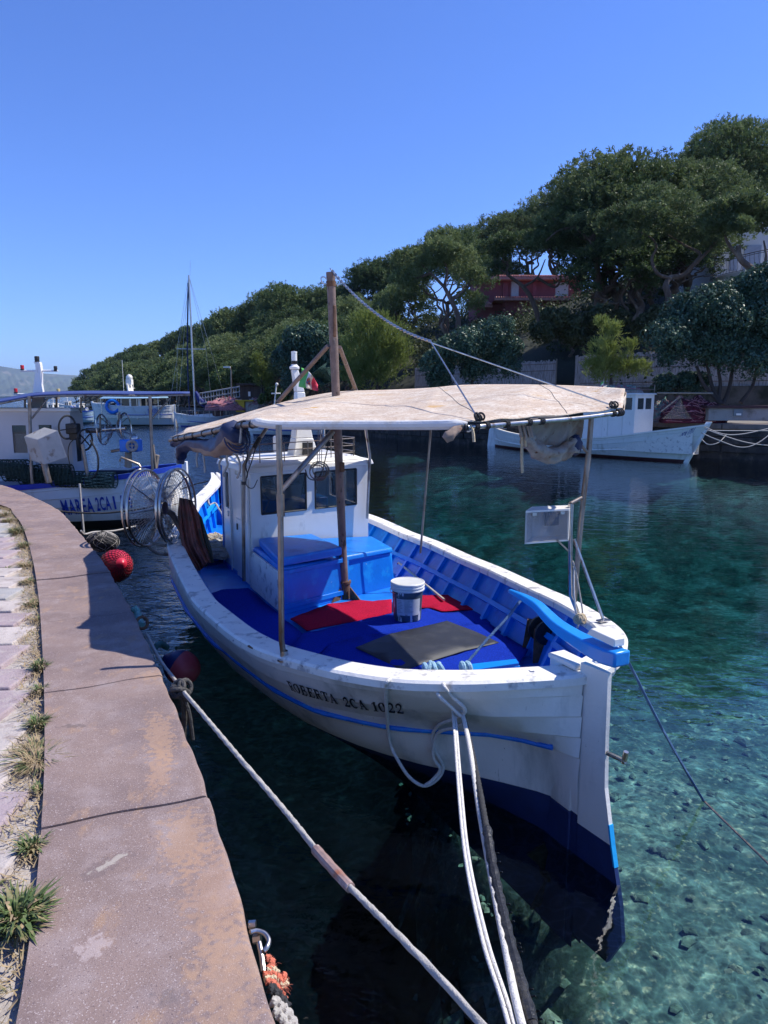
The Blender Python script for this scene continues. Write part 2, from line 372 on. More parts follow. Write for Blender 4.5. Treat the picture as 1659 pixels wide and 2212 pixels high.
# stern post and rudder
m=MB()
for z0,z1,mi in ((-.6,.24,1),(.24,1.10,0)): m.slab([(-.045,-.245,z0),(-.045,-.02,z0),(-.045,-.02,z1),(-.045,-.245,z1)],(.09,0,0),mi)
m.slab([(-.06,-.25,1.10),(-.06,-.02,1.10),(-.06,-.02,1.13),(-.06,-.25,1.13)],(.12,0,0),0)
m.build('stern_post',[HULLW,NAVY],boat,bevel=.008)
rud=MB()
def rseg(z0,z1,a0,a1,b0,b1,mi,th=.034,tt=.013): rud.hexa([(-tt,a0,z0),(-th,b0,z0),(-th,b1,z1),(-tt,a1,z1)],[(tt,a0,z0),(th,b0,z0),(th,b1,z1),(tt,a1,z1)],mi)
tr=[(1.15,-.455),(.77,-.462),(.5,-.475),(.31,-.52),(.20,-.545),(.09,-.575),(-.1,-.63),(-.3,-.66),(-.5,-.56)]
for (za,ta),(zb,tb) in zip(tr,tr[1:]):
    mi=0 if za>.21 else 1
    rseg(zb,za,tb,ta,-.268,-.268,mi)
ru=rud.build('rudder',[HULLW,NAVY],boat)
m=MB()
for (za,ta),(zb,tb) in zip(tr[3:6],tr[4:6]): m.slab([(-.0145,tb-.004,zb),(-.0145,tb+.008,zb),(-.0145,ta+.008,za),(-.0145,ta-.004,za)],(.029,0,0))
m.build('painted_edge',SKYB,ru)
m=MB(); m.tube([(0,-.47,.70),(.0,-.60,.715)],.013,8); m.tube([(0,-.585,.70),(0,-.60,.77)],.014,6); m.build('rudder_pin',STEEL,ru)
m=MB(); m.tube([(0,-.255,.02),(0,-.255,1.1)],.018,8); m.tube([(0,-.258,.5),(0,-.258,.62)],.024,8); m.build('pintle',WHITEW,ru)
# propeller
m=MB(); m.lathe([(0,0),(.05,.02),(.06,.1),(.03,.16)],(0,.02,-.28),12,axis=(0,-1,0))
for k in range(3):
    a=2*math.pi*k/3; d=Vector((math.cos(a),0,math.sin(a))); e=Vector((-math.sin(a),.35,math.cos(a)))
    m.slab([Vector((0,-.06,-.28))+d*.04-e*.03,Vector((0,-.06,-.28))+d*.04+e*.03,Vector((0,-.06,-.28))+d*.22+e*.07,Vector((0,-.06,-.28))+d*.24-e*.05],(0,.012,0))
m.build('propeller',DARKM,boat)
# tiller
til=[(1345,1424),(1312,1414),(1275,1396),(1240,1376),(1205,1352),(1180,1328),(1160,1308),(1130,1290),(1100,1276)]
tp=[FR.P(x,y,0.) for x,y in til]; hh=[.085,.088,.08,.07,.06,.055,.05,.04,.025]; ww=[.055,.055,.052,.046,.042,.038,.034,.027,.016]
tp=smooth_path(tp,3); m=MB(); K=len(tp)
for i,p in enumerate(tp):
    h=it(i/3,range(9),hh)/2; wd=it(i/3,range(9),ww)
    m.v+=[(p.x-wd,p.y,p.z-h),(p.x+wd,p.y,p.z-h),(p.x+wd,p.y,p.z+h),(p.x-wd,p.y,p.z+h)]
for i in range(K-1):
    for k in range(4): m.f.append((i*4+k,i*4+(k+1)%4,(i+1)*4+(k+1)%4,(i+1)*4+k)); m.m.append(0)
m.f+=[(0,3,2,1),(K*4-4,K*4-3,K*4-2,K*4-1)]; m.m+=[0,0]
CYT=mat('tiller_blue_paint',(.015,.25,.72),.3,var=.06,vs=5,bump=.25,bs=22,layers=[((.02,.09,.3),30,.72,.02,(1,1,1))])
ti=m.build('tiller',CYT,boat,bevel=.012)
q=FR.P(1300,1388,0.); m=MB(); m.slab([(q.x-.02,q.y-.11,q.z+.01),(q.x-.02,q.y+.10,q.z+.02),(q.x-.02,q.y+.07,q.z+.06),(q.x-.02,q.y-.11,q.z+.055)],(.075,0,0)); m.build('wedge',WHITE,ti,bevel=.006)
# ---- cabin
PW,SW,S0,S1,ZR=.575,-.83,4.36,5.66,1.80
def tilt(p,z): return z-.035*p if z>1.0 else z
def wall(m,fn,us,zs,holes,th,mi=0):
    """a wall with openings; fn(u,z,d) gives a point d deep"""
    us=sorted(set(us+[h[0] for h in holes]+[h[1] for h in holes])); zs=sorted(set(zs+[h[2] for h in holes]+[h[3] for h in holes]))
    for a,b_ in zip(us,us[1:]):
        for z0,z1 in zip(zs,zs[1:]):
            uc,zc=(a+b_)/2,(z0+z1)/2
            if any(h[0]<uc<h[1] and h[2]<zc<h[3] for h in holes): continue
            m.hexa([fn(a,z0,0),fn(b_,z0,0),fn(b_,z1,0),fn(a,z1,0)],[fn(a,z0,th),fn(b_,z0,th),fn(b_,z1,th),fn(a,z1,th)],mi)
aft=lambda p,z,d: Vector((-p,S0+d,tilt(p,z)))
fwd=lambda p,z,d: Vector((-p,S1-d,tilt(p,z)))
prt=lambda s,z,d: Vector((-(PW-d),s,tilt(PW,z)))
stb=lambda s,z,d: Vector((-(SW+d),s,tilt(SW,z)))
aw=[(-.06,.46,1.34,1.755),(-.68,-.17,1.34,1.755)]
pw=[(5.28,5.52,1.28,1.72),(4.52,4.66,1.25,1.70)]
m=MB()
wall(m,aft,[SW,PW],[DK,ZR],aw,.035); wall(m,fwd,[SW,PW],[DK,ZR],[(-.68,-.2,1.3,1.74),(-.1,.42,1.3,1.74)],.035)
wall(m,prt,[S0+.036,S1-.036],[DK,ZR],pw,.035); wall(m,stb,[S0+.036,S1-.036],[DK,ZR],[(4.6,5.0,1.3,1.72),(5.1,5.5,1.3,1.72)],.035)
cab=m.build('cabin',WHITEC,boat)
for h in aw:
    m=MB(); m.hexa([aft(h[0],h[2],.012),aft(h[1],h[2],.012),aft(h[1],h[3],.012),aft(h[0],h[3],.012)],[aft(h[0],h[2],.018),aft(h[1],h[2],.018),aft(h[1],h[3],.018),aft(h[0],h[3],.018)])
    g=m.build('window',GLASS,cab)
    m=MB()
    for a_,b_ in (((h[0],h[2]),(h[1],h[2])),((h[1],h[2]),(h[1],h[3])),((h[1],h[3]),(h[0],h[3])),((h[0],h[3]),(h[0],h[2]))):
        m.tube([aft(a_[0],a_[1],-.002),aft(b_[0],b_[1],-.002)],.009,4)
    m.build('gasket',BLACKR,g)
for fn,hs in ((prt,pw),(fwd,[(-.68,-.2,1.3,1.74),(-.1,.42,1.3,1.74)]),(stb,[(4.6,5.0,1.3,1.72),(5.1,5.5,1.3,1.72)])):
    for h in hs:
        m=MB(); m.hexa([fn(h[0],h[2],.014),fn(h[1],h[2],.014),fn(h[1],h[3],.014),fn(h[0],h[3],.014)],[fn(h[0],h[2],.02),fn(h[1],h[2],.02),fn(h[1],h[3],.02),fn(h[0],h[3],.02)])
        m.build('window',GLASS,cab)
# sliding door panel on the port side, blue corner strip
m=MB(); wall(m,lambda s,z,d: prt(s,z,-.03+d),[4.42,4.92],[.53,1.74],[(4.50,4.68,1.24,1.70)],.028)
dr=m.build('door',WHITEC,cab,bevel=.006)
m=MB(); m.box(-(PW+.035),4.86,1.12,.012,.03,.07); m.build('handle',DARKM,dr)
m=MB()
for s_ in (4.93,5.22): m.hexa([prt(s_,.52,-.022),prt(s_+.03,.52,-.022),prt(s_+.03,1.78,-.022),prt(s_,1.78,-.022)],[prt(s_,.52,0),prt(s_+.03,.52,0),prt(s_+.03,1.78,0),prt(s_,1.78,0)])
m.build('door_rail',WHITEC,cab)
m=MB(); m.box(-(PW+.004),S1+.002,1.14,.02,.035,1.28); m.box(-(PW+.004),5.0,.52,.022,1.3,.05); m.build('blue_trim',BLUE,cab)
m=MB(); m.lathe([(.0,.012),(.028,.012),(.036,0)],prt(5.40,1.215,0),14,axis=(-1,0,0)); m.build('vent_cap',WHITEC,cab)
# roof
def rf(p,s,z): return Vector((-p,s,tilt(p,z)))
m=MB(); e=.055
m.hexa([rf(PW+e,S0-e,ZR),rf(SW-e,S0-e,ZR),rf(SW-e,S1+e,ZR),rf(PW+e,S1+e,ZR)],[rf(PW+e-.02,S0-e+.02,ZR+.06),rf(SW-e+.02,S0-e+.02,ZR+.06),rf(SW-e+.02,S1+e-.02,ZR+.06),rf(PW+e-.02,S1+e-.02,ZR+.06)])
roof=m.build('roof',WHITEC,cab,bevel=.012)
m=MB(); e=-.02
m.hexa([rf(PW+e,S0+.02,ZR+.062),rf(SW-e,S0+.02,ZR+.062),rf(SW-e,S1-.02,ZR+.062),rf(PW+e,S1-.02,ZR+.062)],[rf(PW-.10,S0+.1,ZR+.10),rf(SW+.10,S0+.1,ZR+.10),rf(SW+.10,S1-.1,ZR+.10),rf(PW-.10,S1-.1,ZR+.10)])
m.build('roof_crown',WHITEC,cab,bevel=.02)
ZT=ZR+.08
m=MB(); pr=[(PW-.12,S1-.1),(PW-.06,S0+.25),(PW-.14,S0+.10),(SW+.14,S0+.10),(SW+.06,S0+.25),(SW+.12,S1-.1)]
for hgt in (.06,.14,.22): m.tube([rf(p,s,ZT+hgt) for p,s in pr],.006,5)
for a_,b_ in zip(pr,pr[1:]):
    L=math.hypot(a_[0]-b_[0],a_[1]-b_[1]); k=max(1,round(L/.28))
    for i in range(k+1):
        p,s=a_[0]+(b_[0]-a_[0])*i/k,a_[1]+(b_[1]-a_[1])*i/k; m.tube([rf(p,s,ZT-.02),rf(p,s,ZT+.22)],.006,5)
m.build('roof_rail',GALV,cab)
# signal mast on the roof
b0=FR.S(651,988,5.1); t0=FR.S(636,798,5.1); x_=b0.x; dx=t0.x-b0.x
m=MB()
def col4(z,w1,w2,cx): return [(cx-w1,5.1-w2,z),(cx+w1,5.1-w2,z),(cx+w1,5.1+w2,z),(cx-w1,5.1+w2,z)]
zt=t0.z; zb=ZT-.02
ks=[(zb,.17,.14,x_+.02),(zb+.25,.11,.10,x_+.01),(zb+.5,.075,.075,x_),(zb+.8,.052,.055,x_-.01),(zt,.036,.04,x_+dx)]
for a_,b_ in zip(ks,ks[1:]): m.hexa(col4(*a_),col4(*b_))
sm=m.build('signal_mast',WHITEC,boat,bevel=.01)
m=MB(); m.lathe([(.055,0),(.06,.01),(.06,.03),(.035,.05),(.035,.06)],(x_+dx,5.1,zt),16); m.build('collar',WHITEC,sm)
m=MB(); m.lathe([(.03,.06),(.036,.07),(.036,.10)],(x_+dx,5.1,zt),16,0); m.lathe([(.034,.10),(.034,.19),(.036,.192),(.036,.21),(0,.215)],(x_+dx,5.1,zt),16,1)
m.build('lamp',[DARKM,mat('clear_lamp_lens',(.75,.75,.70),.2,var=.1)],sm)
m=MB(); m.box(x_+.03,4.955,zb+.12,.13,.02,.16); m.build('radio',DARKM,sm)
# white cap boxes on roof
m=MB(); m.box(x_-.25,5.25,zb+.17,.09,.12,.2); m.build('antenna_box',WHITEC,cab,bevel=.02)
# console and wheel inside
m=MB(); m.box(.1,5.35,.95,1.1,.35,.8); m.box(.2,5.1,1.18,.5,.2,.1); cn=m.build('console',BLUE,cab,bevel=.01)
m=MB(); m.ring((-.18,4.98,1.38),.16,.012,(0,-1,.4),20); 
for k in range(3):
    a=2*math.pi*k/3; m.tube([(-.18,4.98,1.38),(-.18+.16*math.cos(a),4.98+.05*math.sin(a),1.38+.15*math.sin(a))],.008,5)
m.build('steering_wheel',STEEL,cn)
m=MB(); m.slab([(-.3,5.2,1.36),(.3,5.2,1.36),(.35,5.3,1.5),(-.3,5.3,1.5)],(0,.01,.01)); m.build('chart',WHITE,cn)
# ---- engine box: body, side panel, lid
bx=[(-.61,3.27),(.89,3.77),(.89,4.34),(-.60,4.34)]
m=MB(); m.hexa([(x,y,DK-.02) for x,y in bx],[(-.60,3.29,.98),(.86,3.79,.885),(.86,4.34,.92),(-.58,4.34,.98)])
eb=m.build('engine_box',BLUE,boat,bevel=.03,seg=3)
m=MB(); m.hexa([(-.635,3.32,.54),(-.635,4.30,.54),(-.625,4.30,.95),(-.625,3.32,.93)],[(-.605,3.32,.54),(-.605,4.30,.54),(-.6,4.30,.95),(-.6,3.32,.93)]); m.build('side_panel',WHITEW,eb,bevel=.004)
m=MB(); m.hexa([(-.64,3.24,.985),(.12,3.47,.985),(.10,4.30,.985),(-.52,4.30,.985)],[(-.64,3.24,1.075),(.12,3.47,1.075),(.10,4.30,1.075),(-.52,4.30,1.075)])
m.build('lid',BLUE,eb,bevel=.022,seg=3)
m=MB()
def fr_(x0,x1,z0,z1):
    f=lambda x: 3.27+(x+.61)*.5/1.5-.012
    m.slab([(x0,f(x0),z0),(x1,f(x1),z0),(x1,f(x1),z1),(x0,f(x0),z1)],(0,.02,0))
fr_(-.58,.22,.90,.94);fr_(-.58,.22,.55,.60);fr_(-.58,-.54,.60,.90);fr_(.17,.22,.60,.90)
m.build('panel_frame',BLUE,eb,bevel=.004)
m=MB(); m.hexa([(.12,3.50,.90),(.86,3.76,.885),(.86,4.33,.92),(.12,4.33,.97)],[(.12,3.50,.965),(.86,3.78,.94),(.86,4.33,.975),(.12,4.33,1.01)]); m.build('right_cover',BLUE,eb,bevel=.03,seg=3)
# ---- mast
mbase=FR.Z(745,1292,.5); mtop=FR.S(714,588,3.46)
m=MB(); m.tube([mbase.lerp(mtop,t) for t in np.linspace(0,1,14)],[.042+.002*math.sin(i*2) for i in range(14)],14)
mast=m.build('mast',RUSTPIPE,boat,smooth=50)
m=MB(); m.lathe([(.058,-.02),(.058,.16),(.067,.165),(.067,.19),(.045,.19)],mbase,18)
for k in range(4):
    a=k*math.pi/2+.5; d=Vector((math.cos(a),math.sin(a),0)); e=Vector((-d.y,d.x,0))*.006
    m.slab([mbase+d*.07-e,mbase+d*.22-e,mbase+d*.075-e+Vector((0,0,.13))],e*2)
m.build('mast_socket',RUSTY,mast)
for f in (.985,):
    q=mbase.lerp(mtop,f)
    for sx in(-1,1):
        m=MB(); m.ring(q+Vector((sx*.068,0,-.03)),.028,.007,(0,1,0),14,sq=1.3); m.build('eye_bolt',STEEL,mast)
m=MB(); m.tube([mbase.lerp(mtop,.96)+Vector((0,0,0)),mbase.lerp(mtop,.975)],.047,14); m.build('band',RUSTY,mast)
q=mbase.lerp(mtop,.86); m=MB(); m.box(q.x-.0,q.y-.048,q.z,.03,.02,.30); m.build('slotted_plate',RUSTY,mast,bevel=.008)
q=mbase.lerp(mtop,.42); m=MB(); m.box(q.x+.01,q.y-.052,q.z+.02,.045,.03,.10); m.build('cleat',RUSTY,mast,bevel=.004)
q=mbase.lerp(mtop,.79)
m=MB(); m.tube([q+Vector((-.06,0,0)),FR.S(600,868,4.1)],.022,10); m.build('wooden_strut',RUSTPIPE,boat)
m=MB(); m.tube([q+Vector((.06,0,-.01)),FR.S(770,846,4.3)],.022,10); m.build('wooden_strut',RUSTPIPE,boat)
# ---- poles that carry the canopy
def pole(pts,r,mt=GALV,name='canopy_pole',n=10):
    m=MB(); m.tube(pts,r,n); return m.build(name,mt,boat,smooth=60)
pb=FR.Z(612,1425,.98); p1=pole([FR.S(602,918,pb.y),FR.S(606,1110,pb.y),FR.S(608,1380,pb.y),FR.S(613,1420,pb.y)],.019)
m=MB(); m.tube([FR.S(605.5,1068,pb.y),FR.S(607,1115,pb.y)],.025,10); m.build('sleeve',GALV,p1)
m=MB(); m.lathe([(.045,-.012),(.045,0),(.026,.01),(.024,.05)],FR.S(614,1422,pb.y),12); m.build('foot',STEEL,p1)
pole([FR.S(608,1060,pb.y),FR.S(720,932,pb.y+.1)],.015,name='brace')
sb=FR.Z(1245,1335,1.0); sy=.73
p2=pole([FR.S(1278,895,sy),FR.S(1271,985,sy),FR.S(1262,1060,sy),FR.S(1254,1135,sy),FR.S(1240,1300,sy-.02)],.019)
m=MB(); m.tube([FR.S(1271,985,sy),FR.S(1267,1020,sy)],.020,10); m.build('sleeve',GALV,p2)
pole([FR.S(1205,908,sy),FR.S(1268,976,sy)],.012,name='brace')
pole([FR.S(1232,1088,sy-.08),FR.S(1233,1285,sy-.08),FR.S(1258,1350,sy-.05)],.0155,STEEL)
pole([FR.S(1240,1165,sy-.08),FR.Z(1303,1338,1.06)],.011,STEEL,'brace')
q=FR.Z(1303,1340,1.06); m=MB(); m.box(q.x,q.y,q.z+.0,.09,.05,.008); m.build('foot_plate',STEEL,boat)
pole([FR.S(1256,1075,sy),FR.S(1232,1088,sy-.08)],.014,name='clamp')
pole([FR.S(931,925,3.45),FR.S(908,1195,3.45)],.012)
pole([FR.S(790,925,4.2),FR.S(799,985,4.3),FR.S(793,1120,4.3)],.018,STEEL)
p5=pole([FR.S(578,922,4.2),FR.S(549,965,4.22),FR.S(527,1005,4.25),FR.S(526,1130,4.25),FR.S(527,1255,4.25)],.019)
m=MB(); m.tube([FR.S(562,945,4.2),FR.S(549,968,4.2)],.026,8); m.build('tape',BLACKR,p5)
m=MB(); m.tube([FR.S(527,1040,4.25),FR.S(527,1047,4.25)],.027,8); m.build('tape',BLACKR,p5)
pole([FR.S(719,925,3.6),FR.S(640,1035,1.0)][:1]+[FR.S(690,962,2.6),FR.S(607,1060,pb.y)],.015,name='brace')
# canopy cloth
NE=[(1345,881,4.9),(1250,893,4.62),(1120,903,4.25),(1010,911,3.95),(900,914,4.12),(750,914,4.33),(600,914,4.55),(545,907,4.66),(500,914,5.2),(440,929,6.0),(395,938,6.7),(368,944,7.1)]
FE=[(1350,840,5.35),(1250,834,6.0),(1120,831,6.8),(1000,832,7.4),(930,838,7.7),(850,842,7.9),(735,846,8.1),(660,858,8.2),(600,872,8.3),(520,895,8.4),(450,914,8.4),(402,925,8.2)]
ne=smooth_path([FR.Y(*q) for q in NE],5); fe=smooth_path([FR.Y(*q) for q in FE],5); K=len(ne)-1
rn=random.Random(4)
def clothf(u,v):
    i=u*K; a=int(min(K-1,i)); f=i-a; A=ne[a].lerp(ne[a+1],f); B=fe[a].lerp(fe[a+1],f)
    p=A.lerp(B,v); p.z+=.035*math.sin(math.pi*v)*math.sin(math.pi*min(1,u*3))+.008*math.sin(11*u*3.1+3*v)*math.sin(math.pi*v)+.006*math.sin(40*u+14*v)*v*(1-v)*4-.022*abs(math.sin(math.pi*u*5.5+.4*v))**.7*v*(1-v)*4+.004*math.sin(95*u-30*v)*(1-v)
    return p
CANV=mat('weathered_canvas',(.56,.44,.33),.9,var=.08,vs=3,bump=.7,bs=60,layers=[((.66,.57,.46),5,.52,.09,(1,1,1)),((.46,.33,.23),34,.56,.05,(1,1,1)),((.52,.30,.09),3.1,.655,.03,(1,2.2,1)),((.72,.66,.58),16,.66,.05,(1,1,1)),((.28,.19,.13),70,.64,.03,(1,1,1))])
m=MB(); m.grid(clothf,K*2,20); cp=m.build('canopy',CANV,boat,smooth=180,solid=.006)
# white hem roll and stern flap
i0=next(i for i,p in enumerate(ne) if (p-FR.Y(1010,911,3.95)).length<.02); i1=next(i for i,p in enumerate(ne) if (p-FR.Y(545,907,4.66)).length<.02)
hem=ne[i0:i1+1]; m=MB(); m.tube([p+Vector((0,0,-.012)) for p in hem],[.012]+[.028]*(len(hem)-2)+[.014],10)
m.build('hem',mat('white_hem',(.70,.68,.64),.6,var=.08,vs=6,bump=.3,layers=[((.55,.48,.38),5,.6,.08,(1,1,1))]),cp)
m=MB()
A0,B0=ne[0],fe[0]
m.grid(lambda u,v: A0.lerp(B0,u)+Vector((.015*math.sin(9*u),0,-.02-.10*v*(.3+.7*u))),10,3); m.build('flap',CANV,cp,smooth=180,solid=.004)
# seams
m=MB()
for u0,u1 in ((.25,.34),(.11,.15)):
    m.tube([clothf(u0+(u1-u0)*t,.02+.96*t)+Vector((0,0,.004)) for t in np.linspace(0,1,20)],.0022,4)
m.build('seam',DARKM,cp)
pole([p+Vector((0,0,-.03)) for p in ne[:i0+1]],.0145,STEEL,'canopy_rail')
pole([p+Vector((0,0,-.03)) for p in ne[i1-1:]],.021,GALV,'canopy_rail')
pole([p+Vector((0,0,-.035)) for p in (ne[-1],ne[-1].lerp(fe[-1],.5),fe[-1])],.024,GALV,'canopy_rail')
pole([p+Vector((0,0,-.04)) for p in fe[::6]],.018,GALV,'canopy_rail')
m=MB()
for i in range(i1,len(ne)-1,2): m.ring(ne[i]+Vector((0,0,-.03)),.024,.005,(ne[i+1]-ne[i]),10,5)
for k,i in enumerate((1,i0-1,i0-2,i0-4,8,9)):
    for j in range(3): m.ring(ne[i].lerp(ne[i+1],j*.12)+Vector((0,0,-.03)),.019,.004,(ne[i+1]-ne[i]),10,5)
m.build('lashing',ROPEK,boat)
# black couplings where the rails meet
for i in (0,i0):
    m=MB(); d=(ne[i+1]-ne[i]).normalized()
    for j in range(3): m.ring(ne[i]+d*(.01+.02*j)+Vector((0,0,-.03)),.018,.009,d,12,6)
    m.build('coupling',BLACKR,boat)
# gauge box on the stern pole
q0=FR.S(*c('E',895,210),.62); q1=FR.S(*c('E',895,420),.62)
u_=Vector((-.335,.05,.0)); v_=Vector((.16,.14,0)); hz=Vector((0,0,.215)); q1=q0-Vector((0,0,.215)); bxm=MB()
t_=.012
def sl(a,b_,cc,d,off): bxm.slab([a,b_,cc,d],off)
sl(q1,q1+u_,q1+u_+v_,q1+v_,(0,0,t_)); sl(q1+hz,q1+hz+u_,q1+hz+u_+v_,q1+hz+v_,(0,0,t_))
sl(q1,q1+v_,q1+v_+hz,q1+hz,u_.normalized()*t_); sl(q1+u_,q1+u_+v_,q1+u_+v_+hz,q1+u_+hz,-u_.normalized()*t_)
sl(q1+v_,q1+v_+u_,q1+v_+u_+hz,q1+v_+hz,-v_.normalized()*t_)
bo=bxm.build('instrument_box',WHITE,boat)
m=MB(); m.slab([q1+Vector((0,0,.01)),q1+u_+Vector((0,0,.01)),q1+u_+hz,q1+hz],-v_.normalized()*.005); m.build('front_panel',ACRY,bo)
m=MB(); m.slab([q1+u_*.3+v_*.6+hz*.45,q1+u_*.6+v_*.6+hz*.45,q1+u_*.6+v_*.6+hz*.9,q1+u_*.3+v_*.6+hz*.9],(0,.02,0)); m.build('gauge',DARKM,bo)
m=MB()
for f in (.18,.82): m.box(*(q1+u_*f+hz+Vector((0,-.006,-.012))),.035,.012,.02)
m.build('hinge',STEEL,bo)
m=MB(); m.tube([q1+v_*.5-u_.normalized()*.008+hz,q1+v_*.45-u_.normalized()*.008],.004,5); m.build('bungee',ROPEW,bo)
pole([FR.S(*c('E',810,415),.62),FR.S(*c('E',888,490),.65)],.006,STEEL,'bracket')
# winch block near the stern
q=FR.Z(*c('E',720,1240),.5); m=MB(); 
m.slab([(q.x-.14,q.y-.03,.5),(q.x+.12,q.y-.1,.5),(q.x+.10,q.y-.06,.72),(q.x-.10,q.y+.02,.76)],(.03,.03,0))
m.slab([(q.x-.12,q.y+.15,.5),(q.x+.14,q.y+.1,.5),(q.x+.12,q.y+.1,.75),(q.x-.06,q.y+.16,.80)],(.03,.03,0))
win=m.build('net_winch',RUSTY,boat,bevel=.005)
m=MB(); m.lathe([(.02,-.02),(.10,-.01),(.10,.01),(.05,.02),(.05,.10),(.10,.11),(.10,.13),(.02,.14)],(q.x-.02,q.y-.04,.74),20,axis=(.2,1,0)); m.build('drum',DARKM,win)
m=MB(); m.box(q.x+.05,q.y+.02,.62,.14,.12,.12); m.build('motor',DARKM,win,bevel=.02)
# blue stern bench plank
a_=FR.Z(*c('F',1390,665),.62); b_=FR.Z(*c('F',1650,635),.66)
m=MB(); d=(b_-a_); nn=Vector((-d.y,d.x,0)).normalized()*.07; m.slab([a_-nn,b_-nn,b_+nn,a_+nn],(0,0,.03)); m.build('stern_plank',CYAN,boat,bevel=.01)
# rusty plate on port gunwale
q=FR.Z(*c('A',815,1352),.975); m=MB(); m.box(q.x,q.y,q.z-.0,.06,.16,.012,rz=.25); m.build('rusty_plate',RUSTY,boat,bevel=.003)
# ---- net hauler with two open wheels
hp=MB(); hb=FR.S(378,1185,5.2); hub0=FR.S(318,1097,5.2); hub1=FR.S(377,1095,5.2)
AX=Vector((.80,-.60,.02)).normalized()
mid=(hub0+hub1)/2
hauler=MB(); hauler.tube([hb+Vector((.03,0,-.02)),FR.S(395,1150,5.2),FR.S(372,1110,5.2),mid],.035,8)
ho=hauler.build('hauler_arm',GALV,boat)
def wheel(cn,ax,flip,r=.43):
    ax=Vector(ax).normalized(); u=Vector((0,0,1)); u=(u-ax*u.dot(ax)).normalized(); v=ax.cross(u)
    m=MB(); hubc=cn+ax*flip*.17
    m.ring(cn,r,.016,ax,40,6); m.ring(cn-ax*flip*.05,r*1.03,.013,ax,40,6)
    m.tube([hubc-ax*.05,hubc+ax*.05],.075,14)
    for k in range(8):
        a=2*math.pi*k/8; d=u*math.cos(a)+v*math.sin(a); m.tube([hubc+d*.05,cn+d*r],.009,5)
        m.tube([cn+d*r,cn-ax*flip*.05+d*r*1.03],.008,5)
    wo=m.build('hauler_wheel',STEEL,ho,smooth=60)
    m=MB()
    for k in range(1,9):
        f=.2+.8*k/9; m.ring(hubc.lerp(cn,f),r*f,.0028,ax,36,3)
    for k in range(56):
        a=2*math.pi*k/56
        for sg in(-1,1):
            pts=[]
            for f in (.2,.45,.7,1.0):
                aa=a+sg*f*.35; d=u*math.cos(aa)+v*math.sin(aa); pts.append(hubc.lerp(cn,f)+d*r*f)
            m.tube(pts,.0026,3,caps=False)
    m.build('wire_mesh',STEEL,wo)
    return wo
wheel(hub0,AX,1); wheel(hub1,AX,-1)
m=MB(); m.box(*mid,.14,.14,.16); m.build('hauler_motor',STEEL,ho,bevel=.03)
m=MB(); m.tube(smooth_path([FR.S(*q,5.2) for q in ((296,1135),(318,1178),(350,1198),(385,1185),(400,1150))],5),.016,6); m.tube(smooth_path([FR.S(*q,5.1) for q in ((305,1150),(330,1172),(360,1178),(372,1160))],5),.014,6); m.build('guard_tube',GALV,ho)
# ---- lettering on the port side of the hull
def text_mesh(txt,size=1,bold=.02,ext=0):
    cu=bpy.data.curves.new('t','FONT'); cu.body=txt; cu.size=size; cu.offset=bold; cu.resolution_u=3; cu.space_character=1.12
    o=bpy.data.objects.new('t',cu); col.objects.link(o); dg=bpy.context.evaluated_depsgraph_get()
    me=bpy.data.meshes.new_from_object(o.evaluated_get(dg)); v=[tuple(x.co) for x in me.vertices]; f=[tuple(p.vertices) for p in me.polygons]
    bpy.data.objects.remove(o); bpy.data.curves.remove(cu); bpy.data.meshes.remove(me); return v,f
def letter(txt,fn,name,m_,parent,bold=.02):
    """fn(u,v): u 0..1 along the writing, v 0..1 up"""
    v,f=text_mesh(txt,1,bold); x0=min(a[0] for a in v); x1=max(a[0] for a in v); y0=0.; y1=max(a[1] for a in v)
    mb=MB(); mb.add([fn((a[0]-x0)/(x1-x0),(a[1]-y0)/(y1-y0)) for a in v],f); return mb.build(name,m_,parent,smooth=0)
def stroke(P,wd):
    P=[Vector((x,y,0)) for x,y in P]; ws=wd if isinstance(wd,list) else [wd]*len(P); vs_=[];fs=[]
    for i,p in enumerate(P):
        t=(P[min(i+1,len(P)-1)]-P[max(i-1,0)]).normalized(); n_=Vector((-t.y,t.x,0))*ws[i]/2; vs_+=[tuple(p-n_),tuple(p+n_)]
    for i in range(len(P)-1): fs.append((2*i,2*i+2,2*i+3,2*i+1))
    return vs_,fs
def arc_(cx,cy,rx,ry,a0,a1,n=14): return [(cx+rx*math.cos(R_(a0+(a1-a0)*i/n)),cy+ry*math.sin(R_(a0+(a1-a0)*i/n))) for i in range(n+1)]
def fat(n,lo,hi,ph=0): return [lo+(hi-lo)*abs(math.cos(math.pi*(i/(n-1)+ph))) for i in range(n)]
